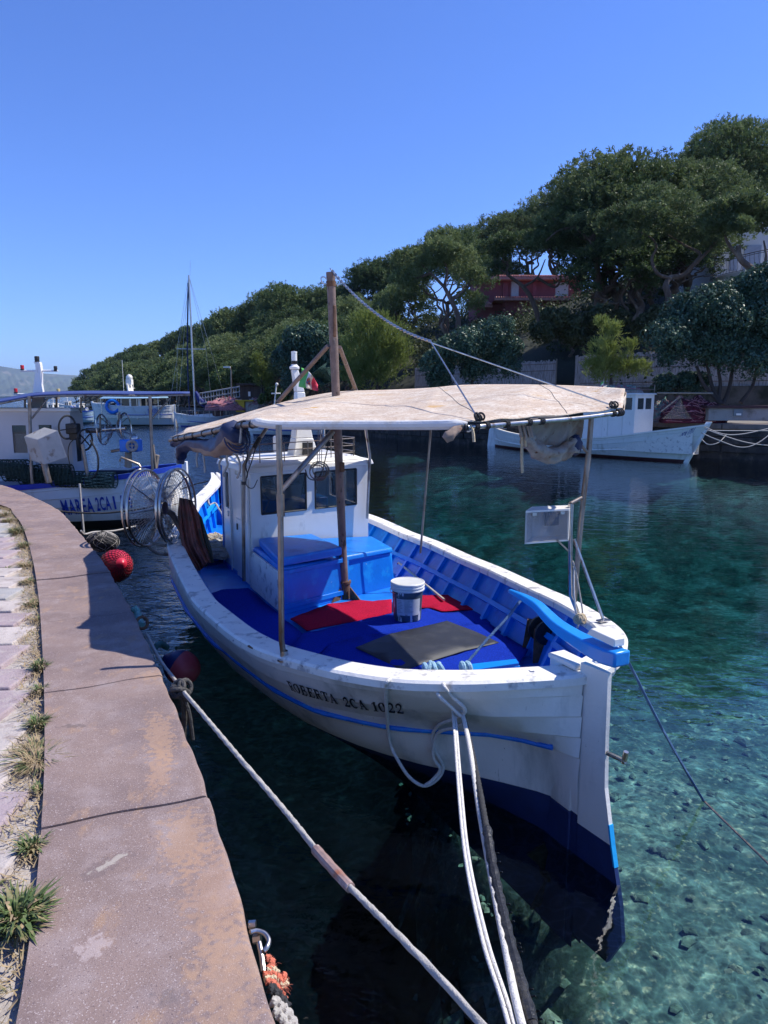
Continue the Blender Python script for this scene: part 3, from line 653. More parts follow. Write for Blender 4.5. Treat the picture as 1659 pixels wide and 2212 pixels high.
GL={'R':(.86,[([(.2,0),(.2,1)],.21),([(0,.04),(.42,.04)],.095),([(0,.96),(.45,.96)],.095),(arc_(.42,.73,.26,.22,90,-90),fat(15,.20,.08,.5)),([(.2,.51),(.42,.51)],.085),([(.44,.51),(.64,.10)],.18),([(.56,.04),(.88,.04)],.095)]),
'O':(.84,[(arc_(.4,.5,.31,.455,0,360,26),[.09+.12*abs(math.cos(2*math.pi*i/26)) for i in range(27)])]),
'B':(.82,[([(.2,0),(.2,1)],.21),([(0,.04),(.45,.04)],.095),([(0,.96),(.42,.96)],.095),(arc_(.42,.74,.22,.22,90,-90),fat(15,.18,.08,.5)),(arc_(.44,.27,.27,.24,90,-90),fat(15,.20,.08,.5)),([(.2,.51),(.44,.51)],.085)]),
'E':(.80,[([(.2,0),(.2,1)],.21),([(0,.04),(.72,.04)],.095),([(0,.96),(.70,.96)],.095),([(.25,.52),(.5,.52)],.085),([(.5,.38),(.5,.66)],.085),([(.70,.0),(.70,.28)],.095),([(.68,.74),(.68,1)],.095)]),
'T':(.80,[([(.38,0),(.38,1)],.21),([(.16,.04),(.60,.04)],.095),([(.0,.96),(.76,.96)],.095),([(.03,.72),(.03,1)],.095),([(.73,.72),(.73,1)],.095)]),
'A':(.88,[([(.14,.02),(.40,1)],.085),([(.40,1),(.68,.02)],.21),([(.24,.34),(.56,.34)],.085),([(0,.04),(.28,.04)],.095),([(.52,.04),(.86,.04)],.095)]),
'C':(.82,[(arc_(.42,.5,.32,.455,50,310,20),fat(21,.09,.21,.5)),([(.66,.68),(.66,.95)],.085)]),
'2':(.72,[(arc_(.34,.70,.24,.25,170,-30,14),fat(15,.10,.18,.5)),([(.55,.56),(.12,.12)],.085),([(.06,.08),(.62,.08)],.17),([(.62,.05),(.62,.28)],.085),([(.08,.68),(.2,.68)],.14)]),
'1':(.52,[([(.28,0),(.28,1)],.21),([(.06,.04),(.5,.04)],.095),([(.05,.78),(.28,.96)],.085)]),
'0':(.76,[(arc_(.36,.5,.26,.455,0,360,26),[.08+.12*abs(math.cos(2*math.pi*i/26)) for i in range(27)])])}
def hull_text(txt,C4,name):
    tot=sum(GL[ch][0]+.10 for ch in txt)-.10; mb=MB(); x=0
    for ch in txt:
        wch,st=GL[ch]
        for P,wd in st:
            if len(P)==2: P=[(P[0][0]+(P[1][0]-P[0][0])*k/4,P[0][1]+(P[1][1]-P[0][1])*k/4) for k in range(5)]
            v,f=stroke(P,wd); q=[]
            for a in v: u=(a[0]+x)/tot; w4=((1-u)*(1-a[1]),u*(1-a[1]),(1-u)*a[1],u*a[1]); q.append(hull_pt(sum(w_*c_[0] for w_,c_ in zip(w4,C4)),1,sum(w_*c_[1] for w_,c_ in zip(w4,C4)),.002+.0002*(len(mb.f)%9),True))
            mb.add(q,f)
        x+=wch+.10
    mb.build(name,TEXTK,boat,smooth=0)
K_=.8641
def word(txt,bl,br,tl,tr,name):
    hull_text(txt,[hull_at(x*K_,y*K_) for x,y in (bl,br,tl,tr)],name)
word('ROBERTA',(734,1724),(851,1760),(720,1701),(839,1737),'name_lettering')
word('2CA',(866,1765),(928,1775),(857,1742),(916,1752),'registration_lettering')
word('1022',(938,1777),(1016,1784),(930,1754),(1009,1760),'registration_lettering')
# ================================================================ loose things on the near boat (world coordinates)
def wF(l): return FR.wor(l)
def bz(k,x,y,z): return wZ(*c(k,x,y),z)
def sheet(name,outl,m_,label,cat,th=.008,group=None,wave=.006,seed=1,nsub=14,zf=None):
    """a thin cloth or carpet laid over the deck: outline filled with a fine grid"""
    P=[Vector(p) for p in outl]; rn=random.Random(seed)
    xs=[p.x for p in P]; ys=[p.y for p in P]
    def inside(x,y):
        r=False; j=len(P)-1
        for i in range(len(P)):
            if (P[i].y>y)!=(P[j].y>y) and x<(P[j].x-P[i].x)*(y-P[i].y)/(P[j].y-P[i].y)+P[i].x: r=not r
            j=i
        return r
    from mathutils.geometry import tessellate_polygon
    import bmesh
    bm=bmesh.new(); vs=[bm.verts.new(p) for p in resample(P+[P[0]],.05)[:-1]]; 
    f=bm.faces.new(vs); bmesh.ops.triangulate(bm,faces=[f])
    for _ in range(2): bmesh.ops.subdivide_edges(bm,edges=[e for e in bm.edges if e.calc_length()>.08],cuts=1); bmesh.ops.triangulate(bm,faces=bm.faces)
    a,b,cc=rn.random()*6,rn.random()*6,rn.random()*6
    for v in bm.verts:
        x,y=v.co.x,v.co.y; v.co.z+=wave*(math.sin(5*x+3*y+a)+.7*math.sin(9*y-4*x+b)+.35*math.sin(23*x+17*y+cc))
        if zf: v.co.z+=zf(x,y)
    for v in bm.verts:
        l=FR.loc(v.co)
        if l.z<.7:
            lim=min(HW(max(l.y,.1),1 if l.x<0 else -1,.55),Wtop(l.y,1 if l.x<0 else -1)-.09)-.10
            if l.y<.18: l.y=.18; 
            if abs(l.x)>lim: l.x=math.copysign(lim,l.x)
            w_=FR.wor(l); v.co.x,v.co.y=w_.x,w_.y
    me=bpy.data.meshes.new(name); bm.normal_update()
    if sum(f.normal.z for f in bm.faces)<0: bmesh.ops.reverse_faces(bm,faces=bm.faces)
    bm.to_mesh(me); bm.free(); me.materials.append(m_)
    me.polygons.foreach_set('use_smooth',[True]*len(me.polygons))
    o=bpy.data.objects.new(name,me); col.objects.link(o); md=o.modifiers.new('s','SOLIDIFY'); md.thickness=th; md.offset=1
    return tag(o,label,cat,group)
# hatch platform under the stern mats
m=MB(); pf=[bz('F',*q,.5) for q in ((585,470),(1180,350),(1500,500),(1640,640),(1330,690),(1000,690),(700,560))]
pf=[FR.loc(p) for p in pf]; pf=[Vector((math.copysign(min(abs(p.x),HW(max(p.y,.15),1 if p.x<0 else -1,.5)-.12),p.x),max(p.y,.2),p.z)) for p in pf]; m.hexa([(p.x,p.y,.49) for p in pf],[(p.x,p.y,.535) for p in pf]); m.build('hatch_cover',BLUE,boat,bevel=.01)
MG='carpet mats on the deck of the near boat'
sheet('deck_mat',[FR.wor(Vector((x,y,.507))) for x,y in ((-1.12,.95),(-.62,.86),(-.60,1.5),(-.62,2.2),(-.64,3.1),(-.64,4.35),(-.92,4.42),(-1.12,4.3),(-1.18,3.5),(-1.21,2.6),(-1.22,1.7))],MATB,'dark blue carpet mat along the port side deck from pole foot to cabin door','mat',group=MG,seed=2)
sheet('deck_mat',[bz('F',*q,.545) for q in ((560,475),(740,432),(1010,375),(1190,345),(1262,368),(1415,362),(1540,372),(1500,430),(1330,440),(1100,470),(880,490),(700,530),(600,610),(500,560))],MATB,'blue carpet mat under the white bucket, next to the red mats','mat',group=MG,seed=3)
sheet('deck_mat',[bz('F',*q,.553) for q in ((600,612),(700,532),(880,492),(1100,472),(1330,442),(1500,432),(1600,520),(1700,560),(1640,640),(1400,670),(1200,690),(900,700),(700,640))],MATB,'blue carpet mat at the stern under the grey rubber sheet','mat',group=MG,seed=5,wave=.009)
sheet('deck_mat',[bz('F',*q,.53) for q in ((1450,360),(1520,385),(1600,420),(1680,470),(1760,530),(1740,570),(1600,520),(1500,430),(1540,372))],MATB,'narrow blue carpet mat beside the starboard bulwark near the tiller','mat',group=MG,seed=8)
sheet('deck_mat',[bz('F',*q,.535) for q in ((497,402),(690,325),(850,305),(915,312),(1010,303),(1010,372),(740,430),(580,462))],MATR,'crimson carpet mat in front of the engine box at the mast foot','mat',group=MG,seed=6)
sheet('deck_mat',[bz('F',*q,.550) for q in ((1020,290),(1170,285),(1370,283),(1480,345),(1420,358),(1262,364),(1205,342),(1020,345))],MATR,'crimson carpet mat right of the white bucket under the broom handle','mat',group=MG,seed=7)
RB=sheet('rubber_sheet',[bz('F',*q,.568) for q in ((828,545),(1000,478),(1290,410),(1420,460),(1552,520),(1380,560),(1220,612),(1065,662),(940,600))],RUBM,'grey rubber sheet lying flat on the blue mats near the stern','rubber sheet',th=.006,wave=.002,seed=9)
# bucket
bb=wZ(880,1335,.563); bk=empty('plastic_bucket',bb,'white plastic paint bucket with torn label standing on blue deck mat','bucket')
BW=mat('bucket_plastic',(.72,.73,.72),.35,var=.03,vs=5,bump=.03)
BL=mat('bucket_body_torn_print',(.055,.085,.11),.4,var=.3,vs=8,bump=.05,layers=[((.62,.64,.64),16,.56,.015,(1,1,.22))])
m=MB(); m.lathe([(0,.004),(.125,.0),(.128,.012),(.143,.275)],(0,0,0),40,0)
m.build('body',BL,bk)
m=MB(); m.lathe([(.143,.275),(.150,.278),(.158,.282),(.158,.292),(.150,.296),(.151,.306),(.159,.310),(.159,.320),(.152,.324),(.153,.334),(.160,.338),(.160,.350),(.155,.356),(.148,.356),(.146,.30),(.142,.27),(.125,.01),(0,.01)],(0,0,0),40); m.build('rim',BW,bk)
m=MB(); m.lathe([(0,.345),(.1,.347),(.148,.350),(.148,.353),(.1,.35),(0,.348)],(0,0,0),32); m.build('lid',mat('frosted_lid',(.62,.62,.60),.4,var=.1,vs=9,bump=.05),bk)
a0=math.atan2(-bb.y,-bb.x)
def onb(u,v,off=.002):
    r=.128+(.143-.128)*(v-.012)/.263+off; a=a0+(u-.5)*1.75+.08; return Vector((r*math.cos(a),r*math.sin(a),v))
m=MB(); m.grid(lambda u,v: onb(u,.062+.155*v),14,1); lb=m.build('label',mat('paper_label',(.55,.57,.57),.6,var=.06,vs=20,bump=0,layers=[((.40,.38,.33),18,.64,.04,(1,1,1))]),bk)
m=MB(); rn=random.Random(5)
def bar(u0,u1,v,h): m.grid(lambda u,vv: onb(u0+(u1-u0)*u,v+h*vv,.0035),4,1)
for k in range(9): bar(.05,.05+.1+.12*rn.random(),.20-.014*k,.003)
for k in range(12): bar(.34,.5+.2*rn.random(),.205-.0105*k,.0026)
bar(.36,.46,.066,.006)
m.build('print',mat('label_print',(.12,.13,.15),.6,var=.1,bump=0),lb)
m=MB(); m.ring((0,0,.27),.163,.0035,(0,0,1),24,5,a0=.3,a1=3.3); m.build('handle',STEEL,bk)
# broom
bh=wZ(*c('F',1045,135),.56); be=wZ(*c('F',1275,302),.58)
br=empty('broom',be,'broom with red head and pale wooden handle lying on the starboard deck','broom')
m=MB(); m.tube([be-be,bh-be+Vector((0,0,.05))],.013,8); m.build('handle',mat('pale_wood_handle',(.55,.47,.37),.6,var=.15,vs=9,bump=.1),br)
m=MB(); q=bh-be; m.slab([q+Vector((-.02,-.03,-.01)),q+Vector((.22,.02,-.01)),q+Vector((.22,.06,-.01)),q+Vector((-.02,.02,-.01))],(0,0,.06)); m.build('head',mat('red_bristles',(.22,.012,.03),.8,var=.4,vs=40,bump=1,bs=120),br,bevel=.012)
# nets heaped in the bow
def heap(name,cn,r,h,mats_,label,cat,seed=0,n=46,rough=.25,strands=60,rs=.006,rot=0,axr=1.0,parent=None):
    rn=random.Random(seed); ph=[rn.random()*6 for _ in range(8)]
    def f(u,v):
        th=2*math.pi*u; rr=math.sin(v*math.pi/2); z=math.cos(v*math.pi/2)**.8
        k=1+rough*(.5*math.sin(3*th+ph[0])+.3*math.sin(7*th+ph[1]+4*v)+.25*math.sin(13*th+9*v+ph[2]))*v
        x,y=r*rr*k*math.cos(th),r*axr*rr*k*math.sin(th); zz=h*z*(1+.18*math.sin(9*x/r*1.1+ph[3])*math.cos(8*y/r+ph[4])+.08*math.sin(25*x/r+17*y/r))
        return Vector(cn)+Vector((x*math.cos(rot)-y*math.sin(rot),x*math.sin(rot)+y*math.cos(rot),max(0,zz)))
    m=MB(); m.grid(f,n,n//2,0)
    for k in range(strands):
        u,v=rn.random(),.15+.8*rn.random(); pts=[]; du,dv=rn.uniform(-.03,.03),rn.uniform(-.03,.03)
        for i in range(12):
            pts.append(f(u%1,min(.99,max(.02,v)))+Vector((0,0,rs*1.5+.04*h*abs(math.sin(i*.9+k))))); u+=du; v+=dv; du+=rn.uniform(-.02,.02); dv+=rn.uniform(-.02,.02)
        m.tube(pts,rs,4,1+k%(len(mats_)-1) if len(mats_)>1 else 0)
    o=m.build(name,mats_,parent,smooth=180)
    return tag(o,label,cat) if label else o
NETW=mat('pale_netting',(.36,.34,.29),.95,var=.4,vs=24,bump=1.2,bs=90)
heap('fishing_net',FR.wor(FR.Z(468,1185,.62)),.42,.14,[NETW,ROPEG,ROPEC],'pale grey fishing net heaped on the foredeck left of the cabin','fishing net',seed=3,rot=FR.a,axr=1.4)
# anchor rope and blue thwart in the bow
m=MB(); a_,b_=FR.Z(*c('Z',420,1050),.80),FR.Z(*c('Z',560,890),.98); nn=Vector((.05,.03,0)); m.slab([a_-nn,b_-nn,b_+nn,a_+nn],(0,0,.03)); m.build('bow_thwart',SKYB,boat,bevel=.008)
pts=[FR.wor(FR.Z(*c('Z',x,y),z)) for x,y,z in ((455,695,1.19),(470,690,1.2),(490,760,1.15),(505,860,1.03),(520,880,1.0),(570,860,1.0),(610,920,.98),(660,1000,.9))]
m=MB(); m.tube(smooth_path(pts,5),.014,8,lobes=3); tag(m.build('mooring_rope',ROPEG),'grey rope looped over the bow rail left of the cabin','rope')
# oilskin hanging behind the hauler
def cloth_body(name,outl,Yf,th,m_,label,cat,seed=1,folds=7,parent=None):
    """hanging garment: left and right edge polylines (photo pixels) swept with folds and thickness"""
    L,Rr=outl; rn_=random.Random(seed); ph=rn_.random()*6
    def f(u,v,k=0):
        i=v*(len(L)-1); a=int(min(len(L)-2,i)); t=i-a
        l=Vector(L[a]).lerp(Vector(L[a+1]),t); r=Vector(Rr[a]).lerp(Vector(Rr[a+1]),t); q=l.lerp(r,u+.02*math.sin(9*v+ph))
        fo=math.sin(folds*u*2+ph+.9*math.sin(3.1*v+2*u))+.45*math.sin(folds*u*4.7-2*v+ph*2)+.25*math.sin(11*v+6*u+ph)
        Y=Yf(v)-th*(.35+.65*v)*fo*.55-.5*th*math.sin(math.pi*u)+k; q.y+=3.5*math.sin(7*u+ph)*(v>.97)
        return wY(q.x,q.y,Y)
    m=MB(); m.grid(lambda u,v: f(u,v),44,34,0); m.grid(lambda u,v: f(u,v,.10),20,12,0)
    o=m.build(name,m_,parent,smooth=180,solid=.008); return tag(o,label,cat) if label else o
Yg=FR.wor(FR.S(410,1160,5.1)).y
cloth_body('oilskin_trousers',([(388,1075),(384,1110),(388,1150),(395,1180),(405,1205),(423,1233)],[(414,1080),(426,1105),(434,1140),(441,1170),(449,1195),(455,1216)]),lambda v:Yg-.45*v,.085,OILSK,'rust brown oilskin trousers hanging behind the net hauler wheels','oilskin',seed=2)
cloth_body('oilskin_apron',([(412,1100),(416,1120),(422,1150),(432,1190),(444,1222)],[(420,1098),(436,1118),(446,1150),(456,1186),(462,1212)]),lambda v:Yg+.02-.4*v,.04,OLIVE,'dark olive oilskin hanging right beside the brown trousers','oilskin',seed=4)
# ---- rolled navy tarp under the port end of the canopy
def roll(name,pts,rad,mats_,label,seed=1,n=20,split=True,cat='tarpaulin',wob=1.4):
    P=smooth_path(pts,6); rn=random.Random(seed); m=MB(); K=len(P); b=0
    rads=[it(i/(K-1),np.linspace(0,1,len(rad)),rad) for i in range(K)]
    m.tube(P,rads,n,0,lobes=0)
    # creases
    for i in range(K):
        for k in range(n):
            v=Vector(m.v[i*n+k]); d=v-P[i]; th=k/n*2*math.pi
            s=1+wob*(.10*math.sin(3*th+i*.22)+.05*math.sin(i*1.1+2*th)+.035*math.sin(7*th+i*.5)+.05*math.sin(5*th-i*.33)); m.v[i*n+k]=tuple(P[i]+d*s)
    if split:
        for fi,f in enumerate(m.f):
            if len(f)==4:
                zc=sum(m.v[q][2] for q in f)/4; i=f[0]//n
                xr=i/K; m.m[fi]=1 if zc<P[min(i,K-1)].z-rads[min(i,K-1)]*.25 and .4<xr<.93 else 0
    o=m.build(name,mats_,None,smooth=180); return tag(o,label,cat)
T=lambda x,y,Y: wY(*c('Z',x,y),Y)
roll('rolled_tarpaulin',[T(205,455,7.0),T(215,380,7.0),T(240,290,6.9),T(310,250,6.7),T(450,270,6.2),T(560,290,5.8),T(660,270,5.4),T(740,190,5.1),T(790,110,5.0)],[.03,.05,.055,.055,.06,.068,.078,.09,.085],[NAVYC,BEIGEC],'rolled navy and beige tarpaulin tied under the left end of canopy')
m=MB(); cnn=T(800,205,5.0)
for k in range(4): m.ring(cnn,.082-.018*k,.006,(.25,-1,.1),22,6,sq=1.15)
tag(m.build('tarpaulin_end',NAVYC),'open coiled end of the navy tarpaulin under the canopy corner','tarpaulin')
roll('rolled_cloth',[T(125,275,7.05),T(150,240,7.05),T(260,200,6.9),T(340,180,6.7)],[.02,.035,.045,.03],[NAVYC,BEIGEC],'small folded navy cloth bundled at the far left canopy tip',seed=5,split=False,cat='cloth')
def string(pts,r,m_,label,cat='string',name='tie_string',lob=0,k=5,parent=None):
    m=MB(); m.tube(smooth_path(pts,6),r,k,lobes=lob); o=m.build(name,m_,parent,smooth=60)
    return tag(o,label,cat) if label else o
for j,(pts,lab) in enumerate([
 ([T(565,130,5.8),T(550,220,5.75),T(565,330,5.7),T(610,390,5.68),T(650,400,5.7)],'thin cord tied round the middle of the navy tarpaulin'),
 ([T(390,330,6.4),T(378,400,6.4),T(388,490,6.4)],'loose cord end hanging left below the navy tarpaulin'),
 ([T(448,360,6.2),T(460,450,6.2),T(465,545,6.2)],'loose cord end hanging straight down from the navy tarpaulin'),
 ([T(640,400,5.4),T(615,450,5.4),T(625,520,5.4)],'frayed cord end dangling over the cabin front corner'),
 ([T(720,320,5.3),T(690,400,5.3),T(700,470,5.3),T(655,560,5.3),T(665,590,5.3)],'grey cord hanging from the coiled tarpaulin to the cabin'),
 ([T(780,350,5.2),T(820,420,5.2),T(830,520,5.2),T(800,600,5.3)],'grey cord curving down over the cabin roof edge'),
 ([T(840,50,4.9),T(838,140,4.9),T(828,240,4.9)],'knotted cord hanging in front of the coiled tarpaulin end')]):
    string(pts,.0085,ROPEG,lab)
# black cables at the cabin corner
string([T(895,250,6.6),T(905,380,6.7),T(890,480,6.8),T(905,560,6.8),T(900,600,6.8)],.007,ROPEK,'black cable hanging down the pole at cabin corner','cable','cable')
string([T(1000,250,6.6),T(960,400,6.8),T(905,560,6.9),T(890,640,6.9)],.006,ROPEK,'second black cable slanting from canopy to cabin corner','cable','cable')
string([T(880,650,7.0),T(920,700,7.1),T(970,700,7.2),T(1010,620,7.2)],.005,ROPEK,'thin black wire drooping across the cabin corner','cable','cable')
wB=lambda x,y,Y: wY(*c('B',x,y),Y)
string([wB(860,530,7.4),wB(880,580,7.4),wB(925,590,7.4),wB(960,540,7.4),wB(990,420,7.2),wB(1010,300,7.0)],.006,ROPEK,'black cable drooping between the two cabin windows','cable','cable')
m=MB()
for k in range(5): m.ring(wB(930+6*k,545-3*k,7.3),.075+.012*(k%3),.005,(.3,-1,.2*k-.3),20,5)
tag(m.build('wire_coil',GALV),'coil of grey wire hanging between the cabin windows','wire coil')
for x,ll in ((938,'leftmost'),(950,'middle'),(962,'rightmost')): string([wB(x,290,7.2),wB(x-4,420,7.3),wB(x-8,540,7.3)],.004,ROPEG,ll+' of three thin lines hanging from canopy to wire coil','string')
# wipers on the right window, on the boat
m=MB(); m.slab([FR.S(*c('B',1040,680),4.33),FR.S(*c('B',1052,680),4.33),FR.S(*c('B',1040,585),4.33),FR.S(*c('B',1034,585),4.33)],(0,-.01,0)); m.build('wiper',BLACKR,boat)
# ---- right hand curtain and its roll under the steel rail
def tC(x,y,Y): return wY(*c('C',x,y),Y)
top=[tC(960,385,4.5),tC(1050,372,4.62),(tC(1150,362,4.75)),tC(1250,352,4.88),tC(1330,340,5.0)]
bot=[tC(985,425,4.5),tC(1020,470,4.62),tC(1105,505,4.75),tC(1220,500,4.88),tC(1300,490,5.0)]
CURT=mat('stained_translucent_curtain',(.40,.34,.28),.8,var=.15,vs=7,bump=.6,layers=[((.24,.15,.10),6,.55,.08,(1,1,1)),((.14,.045,.025),22,.66,.02,(1,1,1))],alpha=.95)
m=MB(); tp_=smooth_path(top,8); bt_=smooth_path(bot,8); K2=len(tp_)-1
m.grid(lambda u,v: tp_[int(u*K2)].lerp(bt_[int(u*K2)],v)+Vector((0,.03*math.sin(u*22+3*v),-.0))*(.3+v),K2,10)
tag(m.build('side_curtain',CURT,None,smooth=180,solid=.003),'stained beige curtain hanging below the steel rail at stern','curtain')
roll('rolled_curtain',[tC(975,440,4.48),tC(1010,490,4.55),tC(1060,530,4.62),tC(1130,560,4.7),tC(1210,530,4.8),tC(1265,505,4.85)],[.03,.042,.048,.05,.05,.05],[CURT],'beige curtain rolled up and sagging under the stern rail',seed=7,split=False,cat='curtain',wob=2.6)
m=MB(); m.ball(tC(1275,505,4.84),.065,14,0,(.75,.5,1.1),.15); tag(m.build('curtain_bundle',NAVYC,None,smooth=180),'dark bundled end of the rolled beige curtain by the pole','cloth')
roll('rolled_hem_cloth',[tC(610,385,3.95),tC(570,415,3.93),tC(525,450,3.9),tC(500,470,3.9)],[.012,.024,.028,.022],[BEIGEC],'short grey beige cloth roll poking down below the canopy edge',seed=8,split=False,cat='cloth')
m=MB()
for x0 in (940,965,990,1005):
    m.tube(smooth_path([tC(x0-10,330,4.45),tC(x0+5,395,4.45),tC(x0+20,455,4.46)],4),.010,5)
tag(m.build('hanging_webbing',mat('grey_webbing',(.30,.27,.24),.9,var=.2,bump=.5)),'grey webbing straps knotted over the steel rail above curtain','webbing')
string([tC(962,430,4.47),tC(958,560,4.47),tC(962,668,4.47)],.010,ROPEC,'frayed cream cord hanging lowest below the stern rail','string')
string([tC(980,450,4.47),tC(982,515,4.47)],.009,ROPEC,'short frayed cream cord beside the longer one under rail','string')
string([tC(650,385,3.95),tC(668,420,3.95),tC(675,485,3.95)],.009,ROPEC,'short cream cord end dangling under the canopy edge middle','string')
string([tC(620,400,3.95),tC(640,425,3.94),tC(665,405,3.95),tC(640,390,3.96)],.005,ROPEG,'looped grey cord knotted below the canopy edge','string')
string([tC(690,385,4.0),tC(800,385,4.15),tC(860,350,4.3),tC(900,345,4.4)],.008,ROPEG,'grey cord wound loosely along the steel canopy rail','string')
# ---- chain, stays from the masthead (parts of the boat)
chA=wF(mtop)+Vector((0,0,.03)); chB=wY(930,737,4.9+1.2); 
def chain(a,b,sag,n,name,parent_frame=None):
    m=MB(); pts=[]
    for i in range(n+1):
        t=i/n; p=a.lerp(b,t); p.z-=sag*4*t*(1-t); pts.append(p)
    for i in range(n):
        mid=(pts[i]+pts[i+1])/2; d=(pts[i+1]-pts[i]); L=d.length; d.normalize(); side=d.orthogonal().normalized() if i%2 else d.cross(d.orthogonal()).normalized()
        r=L*.32; ring=[mid+d*(L*.72*math.cos(th))+side*(r*math.sin(th)) for th in np.linspace(0,2*math.pi,11)[:-1]]
        m.tube(ring,.0065,5,closed=True)
    return m
m=chain(FR.loc(chA),FR.loc(chB),.10,62,'c'); m.build('stay_chain',STEEL,boat,smooth=60)
m=MB(); m.tube([FR.loc(chB),FR.loc(wY(*c('V',1255,1000),3.98))],.0055,6); m.tube([FR.loc(chB)-Vector((0,0,.01)),FR.loc(wY(*c('C',1490,268),4.85))],.0055,6); m.build('stay',STEEL,boat)
for q,Yq in ((c('V',1268,1005),3.98),(c('C',1500,270),4.85)):
    m=MB(); p=FR.loc(wY(*q,Yq))
    for k in range(4): m.ring(p+Vector((.012*k-.02,0,.006*(k%2))),.018+.003*(k%2),.006,(1,.3*k-.4,.4),12,6)
    m.build('knot',ROPEK,boat)
# ---- ensign and dark netting behind the mast
fl=[(c('Y',1078,395)),(c('Y',1180,455)),(c('Y',1250,570)),(c('Y',1228,622)),(c('Y',1150,595)),(c('Y',1065,580))]
yF=7.6
def flagf(u,v,off=0):
    tl,tr,br_,bl=Vector(c('Y',1078,390)),Vector(c('Y',1252,565)),Vector(c('Y',1232,622)),Vector(c('Y',1062,580))
    q=tl.lerp(tr,u).lerp(bl.lerp(br_,u),v); q.y-=6*math.sin(math.pi*u)*(1-v); q.x+=2*math.sin(4*u+5*v)
    return wY(q.x,q.y,yF+.06*math.sin(9*u+2*v)-off)
FG=mat('flag_green',(.10,.42,.10),.8,var=.12,bump=.2);FW=mat('flag_white',(.72,.70,.68),.8,var=.08,bump=.2);FRd=mat('flag_red',(.72,.07,.13),.8,var=.12,bump=.2)
m=MB(); m.grid(flagf,24,10,0,mif=lambda u,v: 0 if u<.36 else (1 if u<.66 else 2))
fo=m.build('ensign_flag',[FG,FW,FRd],None,smooth=180,solid=.003); tag(fo,'faded green, white and red ensign with small crest flying behind the mast','flag')
# crest: crowned shield with four quarters
m=MB()
def cre(x0,x1,y0,y1,mi,o=.008): m.grid(lambda u,v: flagf(.40+.22*(x0+(x1-x0)*u),.28+.42*(y0+(y1-y0)*v),o),3,3,mi)
cre(0,1,.2,1.0,0,.006); cre(.12,.48,.28,.58,1); cre(.52,.88,.28,.58,2); cre(.12,.48,.62,.92,2,.008); cre(.52,.88,.62,.92,1); cre(.2,.8,.0,.2,3)
m.build('crest',[mat('crest_border',(.25,.12,.12),.8),mat('crest_red',(.45,.05,.08),.8),mat('crest_blue',(.10,.15,.40),.8),mat('crest_gold',(.40,.25,.12),.8)],fo)
m=MB()
def netf(u,v):
    q=Vector(c('Y',1375,310)).lerp(Vector(c('Y',1190,450)),u).lerp(Vector(c('Y',1385,520)).lerp(Vector(c('Y',1275,580)),u),v); return wY(q.x,q.y,7.5+.06*math.sin(7*u+5*v))
nn_=15
for i in range(nn_+1):
    m.tube([netf(i/nn_,k/10) for k in range(11)],.006,3,caps=False); m.tube([netf(k/10,i/nn_) for k in range(11)],.006,3,caps=False)
    m.tube([netf(min(1,max(0,i/nn_+.12*math.sin(k))),k/10) for k in range(11)],.008,3,caps=False)
m.grid(lambda u,v: netf(u*.5,v*.5+.5*u)+Vector((0,.03,0)),8,8)
m.grid(lambda u,v: netf(.3+u*.7,v)+Vector((0,.03,0)),8,8)
tag(m.build('green_net',mat('dark_green_net',(.010,.045,.035),.9,var=.4,vs=20,bump=1)),'dark green netting strung between the ensign and the mast','net')
# ---- ropes at the stern
def onhull(x,y,off,sd=1):
    s,z=hull_at(x,y,sd); return FR.wor(hull_pt(s,sd,z,off))
lo=[wZ(*c('F',1070,680),1.01)]+[onhull(*c('F',*q),.03) for q in ((1015,705),(1005,760),(1010,900),(1022,1020))]
dlast=lo[-1].y
lo+=[wY(*c('F',*q),dlast-.03) for q in ((1045,1120),(1100,1200),(1170,1243),(1235,1215),(1270,1150))]
def oh(x,y,off):
    s_,z_=hull_at(x,y); p=FR.wor(hull_pt(s_,1,z_,off)); a=proj(FR.wor(hull_pt(s_,1,z_,0)))
    return p if math.hypot(a[0]-x,a[1]-y)<3 and z_>.3 else wY(x,y,dlast-.07)
lo+=[oh(*c('F',*q),.05) for q in ((1262,1050),(1250,980),(1290,925),(1380,890),(1418,850),(1350,780),(1310,720),(1285,690))]
string(lo,.011,ROPEW,'white flecked rope hanging in a long loop over the stern quarter','rope','mooring_rope',k=8)
lo2=[wZ(*c('F',1195,672),1.05)]+[oh(*c('F',*q),.075) for q in ((1262,700),(1300,760),(1385,850),(1430,895),(1400,930),(1310,955),(1275,1010),(1275,1090),(1255,1160),(1215,1215),(1180,1240))]
string(lo2,.011,ROPEW,'second white flecked rope loop crossing in front of the stern quarter','rope','mooring_rope',k=8)
m=MB(); kp=wZ(*c('F',1225,660),1.03)
rn=random.Random(3)
for k in range(6): m.ring(kp+Vector((.018*k-.05,.02*rn.random(),.008*rn.random())),.026+.012*rn.random(),.014,(1,1.4*rn.random()-.6,1.2*rn.random()-.6),14,7)
m.ring(kp+Vector((.17,.03,.0)),.03,.016,(1,.2,.1),14,7); m.ring(kp+Vector((.20,.03,.005)),.028,.016,(1,.4,.1),14,7)
tag(m.build('rope_knot',mat('pale_blue_rag',(.28,.45,.55),.9,var=.25,vs=20,bump=1)),'pale blue rope knot tied on the port stern gunwale','rope')
def dropline(q,Ys,r,m_,label,lob=0,k=8,name='mooring_rope',pit=.03,end=None):
    pts=[wY(x,y,Y) for (x,y),Y in zip(q,Ys)]
    if end: pts+= [Vector(e) for e in end]
    P=resample(smooth_path(pts,8),.015 if lob else .05); m=MB(); m.tube(P,r,k,lobes=lob,pitch=pit,amp=.16 if lob else 0); return tag(m.build(name,m_,None,smooth=60),label,'rope')
